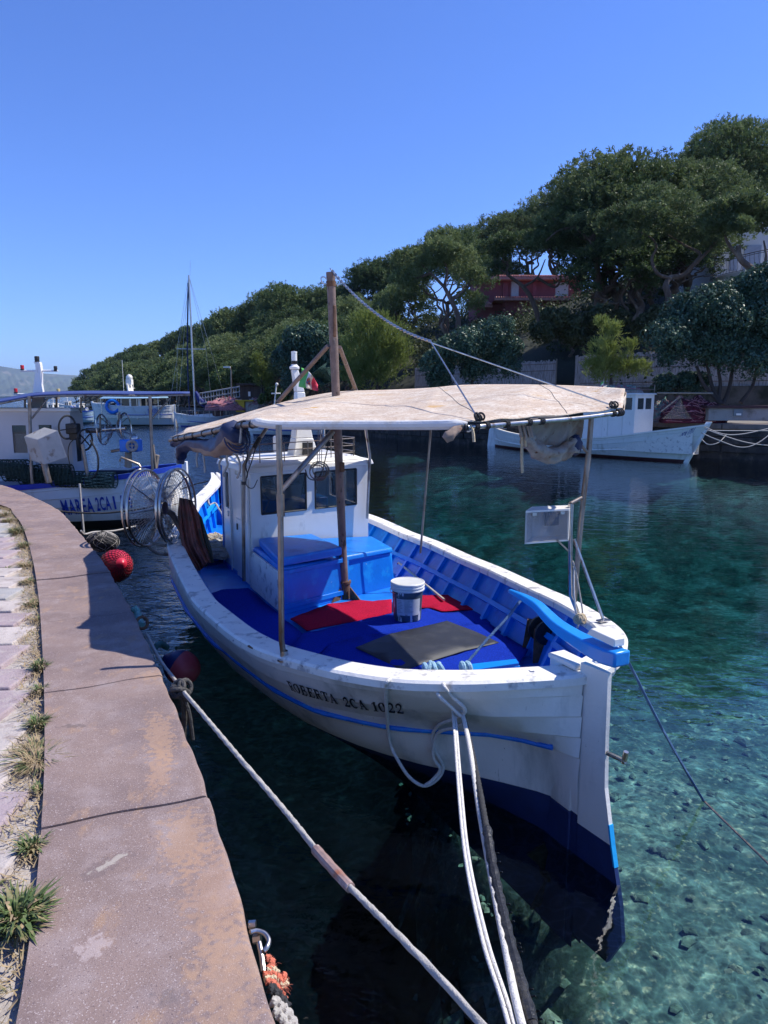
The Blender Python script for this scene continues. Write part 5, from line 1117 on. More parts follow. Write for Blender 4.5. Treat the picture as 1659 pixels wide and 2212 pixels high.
# ================================================================ water and sea bed
def water_mat():
    m=bpy.data.materials.new('sea_water'); m.use_nodes=True; t=m.node_tree; N=t.nodes; Lk=t.links; N.clear()
    out=N.new('ShaderNodeOutputMaterial'); tc=N.new('ShaderNodeTexCoord')
    def noise(scl,det,st=(1,1,1),rot=0):
        mp=N.new('ShaderNodeMapping'); mp.inputs['Scale'].default_value=st; mp.inputs['Rotation'].default_value=(0,0,rot); Lk.new(tc.outputs['Object'],mp.inputs[0])
        n=N.new('ShaderNodeTexNoise'); n.inputs['Scale'].default_value=scl; n.inputs['Detail'].default_value=det; n.inputs['Roughness'].default_value=.5; n.inputs['Distortion'].default_value=.4; Lk.new(mp.outputs[0],n.inputs['Vector']); return n.outputs[0]
    a=noise(2.2,3,(1,1.7,1),.5); b=noise(8,2,(1,1.5,1),-.3); cc=noise(.35,2,(1,1.4,1),.2)
    # calm by the near boat, more ripple out in the channel: distance from the quay corner
    sx=N.new('ShaderNodeSeparateXYZ'); Lk.new(tc.outputs['Object'],sx.inputs[0])
    mr=N.new('ShaderNodeMapRange'); mr.inputs[1].default_value=3; mr.inputs[2].default_value=20; mr.inputs[3].default_value=.08; mr.inputs[4].default_value=.125; Lk.new(sx.outputs[1],mr.inputs[0])
    mo=N.new('ShaderNodeMapRange'); mo.inputs[1].default_value=1; mo.inputs[2].default_value=-8; mo.inputs[3].default_value=1; mo.inputs[4].default_value=7; Lk.new(sx.outputs[0],mo.inputs[0]); mm_=N.new('ShaderNodeMath'); mm_.operation='MULTIPLY'; Lk.new(mr.outputs[0],mm_.inputs[0]); Lk.new(mo.outputs[0],mm_.inputs[1])
    ad=N.new('ShaderNodeMath'); ad.operation='MULTIPLY_ADD'; Lk.new(b,ad.inputs[0]); ad.inputs[1].default_value=.22; Lk.new(a,ad.inputs[2])
    a2=N.new('ShaderNodeMath'); a2.operation='MULTIPLY_ADD'; Lk.new(cc,a2.inputs[0]); a2.inputs[1].default_value=.8; Lk.new(ad.outputs[0],a2.inputs[2])
    bp=N.new('ShaderNodeBump'); bp.inputs['Distance'].default_value=.10; Lk.new(mm_.outputs[0],bp.inputs['Strength']); Lk.new(a2.outputs[0],bp.inputs['Height'])
    fr=N.new('ShaderNodeFresnel'); fr.inputs[0].default_value=1.40; Lk.new(bp.outputs[0],fr.inputs[1])
    gl=N.new('ShaderNodeBsdfGlossy'); gl.inputs['Roughness'].default_value=.03; gl.inputs['Color'].default_value=(.95,.97,1,1); Lk.new(bp.outputs[0],gl.inputs['Normal'])
    tr=N.new('ShaderNodeBsdfTransparent')
    # noise ridges painted into the transmission tint imitate sunlight focused by ripples
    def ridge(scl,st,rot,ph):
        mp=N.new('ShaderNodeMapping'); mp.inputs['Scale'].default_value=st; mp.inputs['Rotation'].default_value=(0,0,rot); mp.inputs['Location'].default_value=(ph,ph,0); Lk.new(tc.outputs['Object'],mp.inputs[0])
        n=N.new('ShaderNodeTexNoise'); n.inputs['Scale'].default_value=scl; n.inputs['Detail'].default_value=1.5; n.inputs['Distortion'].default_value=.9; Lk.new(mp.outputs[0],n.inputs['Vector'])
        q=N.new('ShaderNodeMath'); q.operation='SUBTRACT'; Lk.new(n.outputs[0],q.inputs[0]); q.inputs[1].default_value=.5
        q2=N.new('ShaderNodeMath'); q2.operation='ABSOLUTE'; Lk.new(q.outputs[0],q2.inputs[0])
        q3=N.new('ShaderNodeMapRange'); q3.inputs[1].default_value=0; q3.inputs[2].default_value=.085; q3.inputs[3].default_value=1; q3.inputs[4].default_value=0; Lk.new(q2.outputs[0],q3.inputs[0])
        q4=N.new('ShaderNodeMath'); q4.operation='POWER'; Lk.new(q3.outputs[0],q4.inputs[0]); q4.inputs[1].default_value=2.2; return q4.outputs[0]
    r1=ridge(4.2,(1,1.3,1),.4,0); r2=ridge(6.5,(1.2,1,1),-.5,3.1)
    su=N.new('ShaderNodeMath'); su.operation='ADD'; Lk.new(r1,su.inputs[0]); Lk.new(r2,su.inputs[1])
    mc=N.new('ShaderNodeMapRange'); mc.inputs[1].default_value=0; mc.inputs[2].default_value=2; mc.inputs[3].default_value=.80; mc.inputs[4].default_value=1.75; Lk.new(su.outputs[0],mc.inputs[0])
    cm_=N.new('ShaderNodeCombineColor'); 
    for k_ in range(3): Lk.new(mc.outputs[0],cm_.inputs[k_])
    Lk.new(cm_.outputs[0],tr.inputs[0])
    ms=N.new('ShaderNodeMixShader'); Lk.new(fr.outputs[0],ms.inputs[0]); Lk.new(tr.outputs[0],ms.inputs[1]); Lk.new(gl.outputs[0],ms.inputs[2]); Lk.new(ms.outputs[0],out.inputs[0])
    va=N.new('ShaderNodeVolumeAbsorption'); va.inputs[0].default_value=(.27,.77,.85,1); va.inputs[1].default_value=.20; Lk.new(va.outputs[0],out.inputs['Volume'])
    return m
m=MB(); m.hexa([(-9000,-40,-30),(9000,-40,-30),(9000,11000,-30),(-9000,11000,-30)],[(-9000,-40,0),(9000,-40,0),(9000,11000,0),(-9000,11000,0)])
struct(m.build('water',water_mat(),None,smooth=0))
BANK=[(60,-6),(38,12),(30,18.5),(22.5,24),(17.4,27.6),(11,33),(5.2,39.4),(1.5,43.5),(-3,51),(-9,62),(-21,85),(-40,118),(-66,165),(-100,228),(-110,255),(-100,300),(-60,380),(60,460)]
BP=[Vector((x,y,0)) for x,y in BANK]; BPT=BANK; BPC=BANK+[(900,460),(900,-6)]
def bankd(x,y):
    """distance behind the bank line, negative over water"""
    best=1e9; ins=False
    for a,b in zip(BPT,BPT[1:]):
        dx,dy=b[0]-a[0],b[1]-a[1]; t=max(0,min(1,((x-a[0])*dx+(y-a[1])*dy)/(dx*dx+dy*dy))); e=math.hypot(x-a[0]-dx*t,y-a[1]-dy*t)
        if e<best: best=e
    j=BPC[-1]
    for q in BPC:
        if (q[1]>y)!=(j[1]>y) and x<(j[0]-q[0])*(y-q[1])/(j[1]-q[1])+q[0]: ins=not ins
        j=q
    return best if ins else -best
def n2(x,y): return math.sin(x*1.3+.7*math.sin(y*.9))*math.cos(y*1.1+.5*math.sin(x*1.7))
def deep_shade(x,y):
    """1 where the berth beside the quay is deeper and its shade painted on the bed, 0 on the stony shallows"""
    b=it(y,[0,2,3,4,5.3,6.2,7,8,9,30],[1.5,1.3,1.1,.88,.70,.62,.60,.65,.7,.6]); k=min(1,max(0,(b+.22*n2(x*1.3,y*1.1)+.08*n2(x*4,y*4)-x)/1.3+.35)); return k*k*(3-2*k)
def bedz(x,y):
    d=math.hypot(x-2.6,y-3.0)
    z=-1.35-.13*max(0,d-2.2)-.05*max(0,d-6)
    k=deep_shade(x,y)
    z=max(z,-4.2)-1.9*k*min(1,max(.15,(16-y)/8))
    if y>9:
        q=min(1,max(0,-bankd(x,y)/16)); q=q*q*(3-2*q); z=-.75+(z+.75)*q
    return z+.10*n2(x*.8,y*.8)+.05*n2(x*2.3+1,y*2.1)
SHADEBED=mat('shade_painted_bed',(.002,.003,.005),.95,var=.4,vs=1.5,bump=.6,bs=9,spec=.1,layers=[((.006,.009,.011),2.2,.64,.05,(1,1,1))])  # near-black colour paints the dark of the deep, shaded berth onto the bed
BED=mat('sea_bed_stones',(.10,.165,.145),.95,var=.45,vs=2.3,bump=.9,bs=14,spec=.1,layers=[((.24,.31,.24),5,.57,.08,(1,1,1)),((.035,.065,.055),1.3,.50,.10,(1,1,1)),((.36,.37,.25),15,.64,.06,(1,1,1)),((.04,.065,.055),10,.56,.07,(1,1,1))])
m=MB(); 
def bedp(u,v):
    y=-2+5*v+77*v**2.6; x=(-8+24*u) if y<20 else (-8+24*u)*(1+(y-20)/22); return Vector((x,y,bedz(x,y)+.03*n2(x*6,y*6)+.02*n2(x*11+3,y*13)))
m.grid(bedp,150,230,0,mif=lambda u,v: 1 if deep_shade(bedp(u,v).x,bedp(u,v).y)>.5+.2*n2(u*300,v*260) else (2 if bedp(u,v).y+2.2*n2(bedp(u,v).x*.7,bedp(u,v).y*.5)+1.1*n2(bedp(u,v).x*2.7,bedp(u,v).y*2.5)>9.5 else 0))
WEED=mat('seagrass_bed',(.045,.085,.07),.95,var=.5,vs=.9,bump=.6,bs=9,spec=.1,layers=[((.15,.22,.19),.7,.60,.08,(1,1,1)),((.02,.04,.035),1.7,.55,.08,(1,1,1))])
struct(m.build('seabed',[BED,SHADEBED,WEED],None,smooth=180))
m=MB(); m.add([(-9000,-40,-6.2),(9000,-40,-6.2),(9000,11000,-6.2),(-9000,11000,-6.2)],[(0,1,2,3)]); struct(m.build('deep_seabed',mat('deep_sea_bed',(.09,.16,.15),.95,var=.5,vs=.25,bump=0,layers=[((.03,.06,.05),.5,.52,.08,(1,1,1))]),None,smooth=0))
# stones lying on the bed, each a lump: one mass nobody could count
m=MB(); rn=random.Random(4)
for k in range(1100):
    x,y=rn.uniform(.2,8.5),rn.uniform(.8,11); r=rn.uniform(.015,.06)
    if rn.random()<.05: r*=2
    n_=7; b=len(m.v); ph=rn.random()*6
    for i in range(5):
        f=math.pi*i/4
        for q in range(n_):
            th=2*math.pi*q/n_; kk=r*(1+.25*math.sin(2*th+ph)+.15*math.sin(3*th+5*f+ph)); m.v.append((x+kk*math.sin(f)*math.cos(th),y+kk*math.sin(f)*math.sin(th),bedz(x,y)+.01+.4*kk*math.cos(f)))
    mi=rn.choice((0,0,1,2))
    for i in range(4):
        for q in range(n_): m.f.append((b+i*n_+q,b+(i+1)*n_+q,b+(i+1)*n_+(q+1)%n_,b+i*n_+(q+1)%n_)); m.m.append(mi)
tag(struct(m.build('underwater_stones',[mat('algae_stone',(.09,.14,.10),.9,var=.4,vs=9,bump=.8,bs=40),mat('pale_stone',(.22,.26,.19),.9,var=.3,vs=9,bump=.6,bs=40),mat('dark_stone',(.06,.09,.075),.9,var=.4,vs=9,bump=.6,bs=40)],None,smooth=60),'stuff'),'loose stones covering the clear shallow sea bed','stones')
# ================================================================ far side of the channel: bank, hill
TER0=7.0
def terr(x,y):
    d=bankd(x,y); far=min(1,max(0,(y-60)/60))
    if d<0: return -3
    Hc=it(y,[45,70,110,160,260],[25,22,14.5,13,9]); base=1.5 if d<TER0 else 3.1+Hc*(1-math.exp(-.50*(d-TER0)/Hc))
    if far>0: base=base*(1-far)+far*(min(1.5,.4+d*.3)+Hc*(1-math.exp(-.62*max(0,d-2.5)/Hc)))
    base=min(base,34+.03*d)
    return base+(.5*n2(x*.11,y*.11)*min(1,max(0,d-TER0)/10))
import bisect
xs=np.concatenate([np.linspace(-125,-40,40),np.linspace(-38,60,90)]); ys=np.concatenate([np.linspace(8,110,110),np.linspace(113,420,84)])
V=[];idx={};Fc=[]
for i,x in enumerate(xs):
    for j,y in enumerate(ys): 
        idx[i,j]=len(V); V.append((x,y,terr(x,y)))
for i in range(len(xs)-1):
    for j in range(len(ys)-1):
        q=[idx[i,j],idx[i+1,j],idx[i+1,j+1],idx[i,j+1]]
        if max(V[k][2] for k in q)>1.6 and min(V[k][2] for k in q)>-2.9 and bankd((xs[i]+xs[i+1])/2,(ys[j]+ys[j+1])/2)>(5.0 if ys[j]<75 else 1.2): Fc.append(tuple(q))
m=MB(); m.v=V; m.f=Fc; m.m=[0]*len(Fc)
GND=mat('pine_hill_soil',(.026,.028,.014),.95,var=.5,vs=.4,bump=1,bs=3,layers=[((.016,.022,.009),.8,.52,.1,(1,1,1)),((.06,.05,.033),2.5,.68,.05,(1,1,1))])
struct(m.build('hillside',GND,None,smooth=180))
# quay on the far side: wall, coping, pavement
FQW=mat('dark_quay_masonry',(.05,.045,.043),.9,var=.45,vs=2.5,bump=1,bs=9,layers=[((.10,.085,.07),3,.6,.04,(1,1,.6)),((.015,.02,.018),1.4,.58,.06,(1,1,1))])
bl=resample(smooth_path(BP[:13],6),.8)
def off(P,i,d):
    a=P[max(0,i-1)];b=P[min(len(P)-1,i+1)];t=(b-a).normalized(); return P[i]+Vector((t.y,-t.x,0))*d
m=MB(); 
zs=[1.28,.9,.5,.1,-.4,-3,-6]
for i in range(len(bl)):
    p=off(bl,i,.12)
    for z in zs: m.v.append((p.x+.03*math.sin(i*1.7+z*4),p.y+.03*math.sin(i*2.3+z*7),z))
for i in range(len(bl)-1):
    for j in range(len(zs)-1): m.f.append((i*7+j,(i+1)*7+j,(i+1)*7+j+1,i*7+j+1)); m.m.append(0)
b=len(m.v)
struct(m.build('far_quay_wall',FQW,None,smooth=60))
# stone courses of the far wall and its coping blocks in one masonry sheet
m=MB(); rn=random.Random(6); i=0
while i<len(bl)-3 and bl[i].y<70:
    p,q=off(bl,i,-.03),off(bl,i+2,-.03); p2,q2=off(bl,i,1.0),off(bl,i+2,1.0)
    g=(q-p).normalized()*.015; m.hexa([p+g+Vector((0,0,1.26)),q-g+Vector((0,0,1.26)),q2-g+Vector((0,0,1.26)),p2+g+Vector((0,0,1.26))],[x+Vector((0,0,1.5+rn.uniform(-.012,.012))) for x in (p+g,q-g,q2-g,p2+g)])
    i+=2
FCO=mat('far_coping_stone',(.20,.16,.14),.9,var=.25,vs=1.5,bump=.8,bs=12,layers=[((.10,.08,.07),2,.6,.06,(1,1,1))])
struct(m.build('far_coping',FCO,None,smooth=0,bevel=.03))
m=MB(); i=0
while i<len(bl)-3 and bl[i].y<60:
    for r,z in enumerate((.95,.62,.29)):
        k=i+(r%2)
        if k+2<len(bl):
            p,q=off(bl,k,.10),off(bl,k+2,.10); g=(q-p).normalized()*.03; o=off(bl,k,.0)-off(bl,k,.10); dz=.29; o=o*rn.uniform(.5,1.2)
            m.hexa([x+Vector((0,0,z)) for x in (p+g,q-g)]+[x+o+Vector((0,0,z)) for x in (q-g,p+g)],[x+Vector((0,0,z+dz)) for x in (p+g,q-g)]+[x+o+Vector((0,0,z+dz)) for x in (q-g,p+g)])
    i+=2
struct(m.build('far_wall_stones',FQW,None,smooth=0,bevel=.03))
m=MB(); n_=len(bl)
for i in range(n_):
    a,b_=off(bl,i,.9),off(bl,i,TER0+.6); m.v+=[(a.x,a.y,1.485),(b_.x,b_.y,1.485)]
for i in range(n_-1): m.f.append((2*i,2*i+1,2*i+3,2*i+2)); m.m.append(0)
struct(m.build('far_pavement',mat('far_pavement_stone',(.22,.20,.18),.9,var=.2,vs=1.2,bump=.5,bs=12,layers=[((.12,.10,.08),1.5,.58,.06,(1,1,1))]),None,smooth=0))
# terrace wall behind it, reed fence on top
def along(d,y0,y1,step=1):
    P=[off(bl,i,d) for i in range(0,len(bl),step)]; return [p for p in P if y0<p.y<y1]
tw=along(TER0-.1,8,66); m=MB()
for i,p in enumerate(tw): m.v+=[(p.x,p.y,1.3),(p.x+.05*math.sin(i),p.y,2.3),(p.x,p.y,3.15),(p.x+.35,p.y+.3,3.15)]
for i in range(len(tw)-1):
    for j in range(3): m.f.append((i*4+j,i*4+j+1,(i+1)*4+j+1,(i+1)*4+j)[::-1]); m.m.append(0)
tag(m.build('terrace_wall',mat('terrace_rubble',(.12,.10,.08),.95,var=.4,vs=1.6,bump=1,bs=6,layers=[((.03,.035,.02),1.1,.55,.08,(1,1,1))]),None,smooth=50),'rough low stone terrace wall below the reed fence','wall')
REED=mat('reed_fence_cane',(.48,.42,.38),.95,var=.35,vs=7,bump=1,bs=30,stretch=(6,6,.3),layers=[((.16,.13,.11),14,.56,.06,(3,3,.15))])
def fence(y0,y1,zb,h,label):
    P=resample(along(TER0+.15,y0,y1),.09); e=empty('reed_fence',P[0]+Vector((0,0,zb)),label,'fence','reed fences along the terrace above the far quay'); o=P[0]+Vector((0,0,zb)); m=MB(); rn=random.Random(int(y0))
    for p,q in zip(P,P[1:]):
        t=(q-p).normalized(); nn=Vector((t.y,-t.x,0))*.02; hh=h+rn.uniform(-.07,.06); j=nn*rn.uniform(-.8,.8)
        a=p-o; b_=q-o; a=Vector((a.x,a.y,0))+j; b_=Vector((b_.x,b_.y,0))+j; m.slab([a-nn,b_-nn,b_-nn+Vector((0,0,hh)),a-nn+Vector((0,0,hh))],nn*2)
    m.build('cane_screen',REED,e,smooth=0); m=MB()
    for z in (.3,1.1,h-.2): m.tube([Vector((p.x-o.x-.03,p.y-o.y-.03,z)) for p in P[::6]],.014,4)
    m.build('wire',RUSTY,e)
    for p in P[::26]:
        m=MB(); m.tube([Vector((p.x-o.x+.05,p.y-o.y+.05,-.2)),Vector((p.x-o.x+.05,p.y-o.y+.05,h+.1))],.04,6); m.build('post',WOODG,e)
fence(20,33,2.75,1.9,'grey reed fence behind the trunks of the big round trees')
fence(33.3,43.5,3.1,1.9,'long grey reed fence behind the small feathery pine')
fence(44,56,3.1,1.7,'grey reed fence between the bright green shrub and round dark bush')
# distant mountains across the bay
def ridge(name,pts,Y,label,mt,depth=1500):
    P=smooth_path([wY(x,y,Y) for x,y in pts],8); m=MB(); rn=random.Random(3); NV=14
    for i,p in enumerate(P):
        for j in range(NV+1):
            v=j/NV; z=p.z*(1-v)**1.25+ (22*math.sin(i*.9+j*1.3)+14*math.sin(i*2.1-j*.8))*math.sin(math.pi*v)*(.9) ; m.v.append((p.x*(1-v*.22),p.y-depth*v,max(-6,z) if j<NV else -8))
    n=NV+1
    for i in range(len(P)-1):
        for j in range(NV): m.f.append((i*n+j,i*n+j+1,(i+1)*n+j+1,(i+1)*n+j)); m.m.append(0)
    return struct(m.build(name,mt,None,smooth=180))
MTN=mat('far_mountain_scrub',(.065,.085,.050),.95,var=.4,vs=.002,bump=0,layers=[((.20,.18,.13),.006,.60,.06,(1,1,1))])
ridge('mountains',[(-420,850),(-300,800),(-180,775),(-80,778),(0,791),(40,797),(90,806),(130,809),(175,812),(240,822),(330,835),(500,850),(700,856)],6800,'',MTN)
m=MB(); rn=random.Random(8)
for k in range(70):
    x=-30+rn.random()*150; q=wY(x,857,950+200*rn.random()); s=rn.uniform(3,8)
    m.box(q.x,q.y,1.0,s*1.8,s,2.2+rn.random()*3,rn.randrange(3))
struct(m.build('breakwater',[mat('breakwater_rock',(.40,.36,.30),.95,var=.3,vs=.2,bump=0),mat('breakwater_rock_pale',(.55,.5,.43),.95,var=.2,vs=.2,bump=0),mat('breakwater_rock_dark',(.2,.17,.14),.95,var=.2,vs=.2,bump=0)],None,smooth=0),'stuff')['label']='pale rocks of a distant breakwater at the sea horizon'
# ================================================================ trees
def leafmat(name,a,b,cc,scale=1.2,rough=.6,transl=.25):
    m=bpy.data.materials.new(name); m.use_nodes=True; t=m.node_tree; N=t.nodes; Lk=t.links; N.clear(); out=N.new('ShaderNodeOutputMaterial')
    tc=N.new('ShaderNodeTexCoord'); n=N.new('ShaderNodeTexNoise'); n.inputs['Scale'].default_value=scale; n.inputs['Detail'].default_value=5; Lk.new(tc.outputs['Object'],n.inputs['Vector'])
    oi=N.new('ShaderNodeObjectInfo'); ad=N.new('ShaderNodeMath'); ad.operation='MULTIPLY_ADD'; ad.inputs[1].default_value=.22; ad.inputs[2].default_value=-.11; Lk.new(oi.outputs['Random'],ad.inputs[0]); a2=N.new('ShaderNodeMath'); a2.operation='ADD'; Lk.new(ad.outputs[0],a2.inputs[0]); Lk.new(n.outputs[0],a2.inputs[1])
    r=N.new('ShaderNodeValToRGB'); e=r.color_ramp.elements; e[0].position=.3; e[0].color=a+(1,); e[1].position=.72; e[1].color=cc+(1,); k=e.new(.5); k.color=b+(1,); Lk.new(a2.outputs[0],r.inputs[0])
    pb=N.new('ShaderNodeBsdfPrincipled'); pb.inputs['Roughness'].default_value=rough; pb.inputs['Specular IOR Level'].default_value=.3; Lk.new(r.outputs[0],pb.inputs['Base Color'])
    tl_=N.new('ShaderNodeBsdfTranslucent'); Lk.new(r.outputs[0],tl_.inputs[0]); ms=N.new('ShaderNodeMixShader'); ms.inputs[0].default_value=transl; Lk.new(pb.outputs[0],ms.inputs[1]); Lk.new(tl_.outputs[0],ms.inputs[2]); Lk.new(ms.outputs[0],out.inputs[0]); return m
PINE=leafmat('pine_needles',(.044,.074,.028),(.10,.15,.052),(.18,.235,.09),1.0,.6,.32)
PINE2=leafmat('olive_pine_needles',(.062,.092,.034),(.14,.185,.068),(.22,.27,.105),1.0,.6,.32)
ROUND=leafmat('glossy_shrub_leaves',(.028,.065,.042),(.060,.115,.070),(.11,.175,.105),3,.42,.15)
FEATH=leafmat('feathery_green',(.12,.16,.035),(.21,.26,.06),(.31,.36,.11),1.5,.6,.4)
BARK=mat('pine_bark',(.12,.085,.065),.95,var=.35,vs=3,bump=1,bs=12,stretch=(1,1,.3),layers=[((.24,.19,.15),2,.6,.06,(1,1,.4))])
BARKD=mat('dark_bark',(.07,.05,.04),.95,var=.35,vs=3,bump=1,bs=12,stretch=(1,1,.3))
def leaf_cloud(name,puffs,n,size,mt,seed,mode='pine',core=True):
    """small needle or leaf faces over and through lumpy puffs: puffs [(x,y,z,rx,ry,rz)]"""
    rg=np.random.default_rng(seed); pf=np.array(puffs); area=(pf[:,3]*pf[:,4]+pf[:,3]*pf[:,5]+pf[:,4]*pf[:,5]); pr=area/area.sum()
    G={'pine':9,'feather':12}.get(mode,1); g_=(n+G-1)//G; n=g_*G
    N0=n; n=g_
    k=rg.choice(len(pf),n,p=pr); d=rg.normal(size=(n,3)); d/=np.linalg.norm(d,axis=1)[:,None]
    d[:,2]=np.where((d[:,2]<-.35)&(rg.random(n)<.6),-d[:,2],d[:,2])
    ang=np.arctan2(d[:,1],d[:,0]); lump=1+.16*np.sin(3*ang+k*1.7)+.12*np.sin(7*ang+5*d[:,2]+k*2.3)+.08*np.sin(13*ang-9*d[:,2]+k)
    rad=np.where(rg.random(n)<.8,1-.13*rg.random(n),.45+.5*rg.random(n))*lump
    P=pf[k,:3]+d*pf[k,3:6]*rad[:,None]
    out=d/pf[k,3:6]; out/=np.linalg.norm(out,axis=1)[:,None]
    if mode=='pine':
        dirv=out*.7+rg.normal(size=(n,3))*.45+np.array([0,0,.45])
    elif mode=='feather': dirv=out*.55+rg.normal(size=(n,3))*.30+np.array([0,0,1.0])
    else: dirv=out*1.0+rg.normal(size=(n,3))*.7
    dirv/=np.linalg.norm(dirv,axis=1)[:,None]
    if G>1:
        n=N0; D0=np.repeat(dirv,G,0); P=np.repeat(P,G,0)
        if mode=='feather':
            tt=np.tile(np.linspace(-.5,1,G),g_)[:,None]; L_=np.repeat(rg.uniform(3.0,6.5,g_),G)[:,None]*size; sag=np.array([0,0,-.16])*L_*np.clip(tt,0,1)**2
            P=P+D0*tt*L_*.5+sag; dirv=D0*.9+rg.normal(size=(n,3))*.42
        else:
            P=P+rg.normal(size=(n,3))*size*.55; dirv=D0*.75+rg.normal(size=(n,3))*.62
        dirv/=np.linalg.norm(dirv,axis=1)[:,None]
    s=size*(.6+.8*rg.random(n))[:,None]
    a=np.cross(dirv,rg.normal(size=(n,3))); a/=np.linalg.norm(a,axis=1)[:,None]
    if mode=='round':
        b=np.cross(dirv,a); q=[P-a*s*.5,P-b*s*.28+dirv*s*.1,P+a*s*.5,P+b*s*.28+dirv*s*.1]
    elif mode=='feather': q=[P-a*s*.11,P+a*s*.11,P+a*s*.07+dirv*s*.7,P+dirv*s*1.15-a*s*.02]
    else: q=[P-a*s*.26,P+a*s*.26,P+a*s*.13+dirv*s*1.35,P-a*s*.16+dirv*s*1.2]
    V=np.stack(q,1).reshape(-1,3); me=bpy.data.meshes.new(name); me.vertices.add(4*n); me.vertices.foreach_set('co',V.astype(np.float32).ravel())
    me.loops.add(4*n); me.loops.foreach_set('vertex_index',np.arange(4*n,dtype=np.int32)); me.polygons.add(n); me.polygons.foreach_set('loop_start',np.arange(0,4*n,4,dtype=np.int32)); me.polygons.foreach_set('loop_total',np.full(n,4,dtype=np.int32))
    me.materials.append(mt); me.update(calc_edges=True); return me
def limb(mb,a,b,r0,r1,rn,bend=.12,n=6):
    a=Vector(a);b=Vector(b);L=(b-a).length; pts=[a]
    for i in range(1,n):
        pts.append(a.lerp(b,i/n)+Vector((rn.uniform(-1,1),rn.uniform(-1,1),rn.uniform(-.4,.4)))*L*bend*math.sin(math.pi*i/n))
    pts.append(b); P=smooth_path(pts,3); K=len(P); mb.tube(P,[r0+(r1-r0)*i/(K-1) for i in range(K)],7); return P
def pine_variant(seed,h=9,spread=3.6,mt=PINE,n=9000,size=.2,low=.42,npf=15,bark=BARK):
    rn=random.Random(seed); puffs=[]; tr=MB(); lean=Vector((rn.uniform(-.9,.9),rn.uniform(-.9,.9),0))
    fork=Vector((lean.x*.5,lean.y*.5,h*low)); P=limb(tr,(0,0,-.8),fork,.24,.17,rn,.10)
    for k in range(npf):
        a=2.4*k+rn.uniform(-.4,.4); t=(k+.5)/npf; rr=spread*math.sqrt(t)*rn.uniform(.75,1.0); z=h*(.93-.30*t**1.3)+rn.uniform(-.35,.25)
        r=rn.uniform(1.0,1.55)*spread/3.6*(1.15-.35*t); c_=Vector((rr*math.cos(a)+lean.x,rr*math.sin(a)+lean.y,z)); puffs.append((c_.x,c_.y,c_.z,r*1.15,r*1.15,r*.62))
        if rn.random()<.5: puffs.append((c_.x+rn.uniform(-1,1),c_.y+rn.uniform(-1,1),c_.z-rn.uniform(.6,1.5),r*.7,r*.7,r*.4))
    for k in range(7):
        q=puffs[rn.randrange(len(puffs))]; e=Vector(q[:3])-Vector((0,0,.2)); m1=fork.lerp(e,.45)+Vector((rn.uniform(-.5,.5),rn.uniform(-.5,.5),rn.uniform(-.3,.2)))
        limb(tr,fork if k<4 else P[len(P)//2+k%3],m1,.12,.075,rn,.16); limb(tr,m1,e,.075,.03,rn,.14)
        q2=puffs[rn.randrange(len(puffs))]; limb(tr,m1,m1.lerp(Vector(q2[:3]),.7),.045,.02,rn,.14)
    cm=leaf_cloud('pine_crown',puffs,n,size,mt,seed); 
    to=tr.build('trunk',bark,None,smooth=60); tm=to.data; bpy.data.objects.remove(to); zt=max(p[2]+p[5] for p in puffs); return cm,tm,zt
def put_tree(name,var,loc,scale,rz,label,cat,group,zs=1.0):
    e=empty(name,loc,label,cat,group,rz); e.scale=(scale,scale,scale*zs)
    a=bpy.data.objects.new('crown',var[0]); b=bpy.data.objects.new('trunk',var[1])
    for o in (a,b): col.objects.link(o); o.parent=e
    return e
FINE=[pine_variant(100+k,9,3.7,(PINE,PINE2)[k%2],34000,.10,.44,18) for k in range(4)]
MIDV=[pine_variant(200+k,9,3.8,(PINE,PINE,PINE2)[k],18000,.145,.42,16) for k in range(3)]
FARV=[pine_variant(300+k,8,3.8,(PINE,PINE2)[k%2],6000,.26,.35,13) for k in range(2)]
def plant(px,top,hm,vars_,k,label,group,name='pine_tree',ymin=0,sc_=None,ymax=400,cat='pine tree'):
    """walk away along the sight line of the treetop until the ground lies one tree height below it"""
    var=vars_[k%len(vars_)]; r=ray(px,top); y=max(ymin,24); bg_=1e9; yb=None
    while y<ymax:
        p=CAM+r*(y/r.y); d=bankd(p.x,p.y)
        if d>1.5:
            e_=p.z-hm-terr(p.x,p.y)
            if e_<bg_: bg_=e_; yb=y
            if e_<=.05: break
        y+=.5 if y<120 else 1.5
    if yb is None or bg_>3.5: return None
    y=yb; p=CAM+r*(y/r.y)
    g=terr(p.x,p.y); sc2=(p.z-g)/var[2]; s=(hm/9.) if sc_ is None else sc_
    e=put_tree(name,var,(p.x,p.y,g),s,(k*1.37)%6.28,label,cat,group,zs=sc2/s); return e
G1='umbrella pines on the hillside'
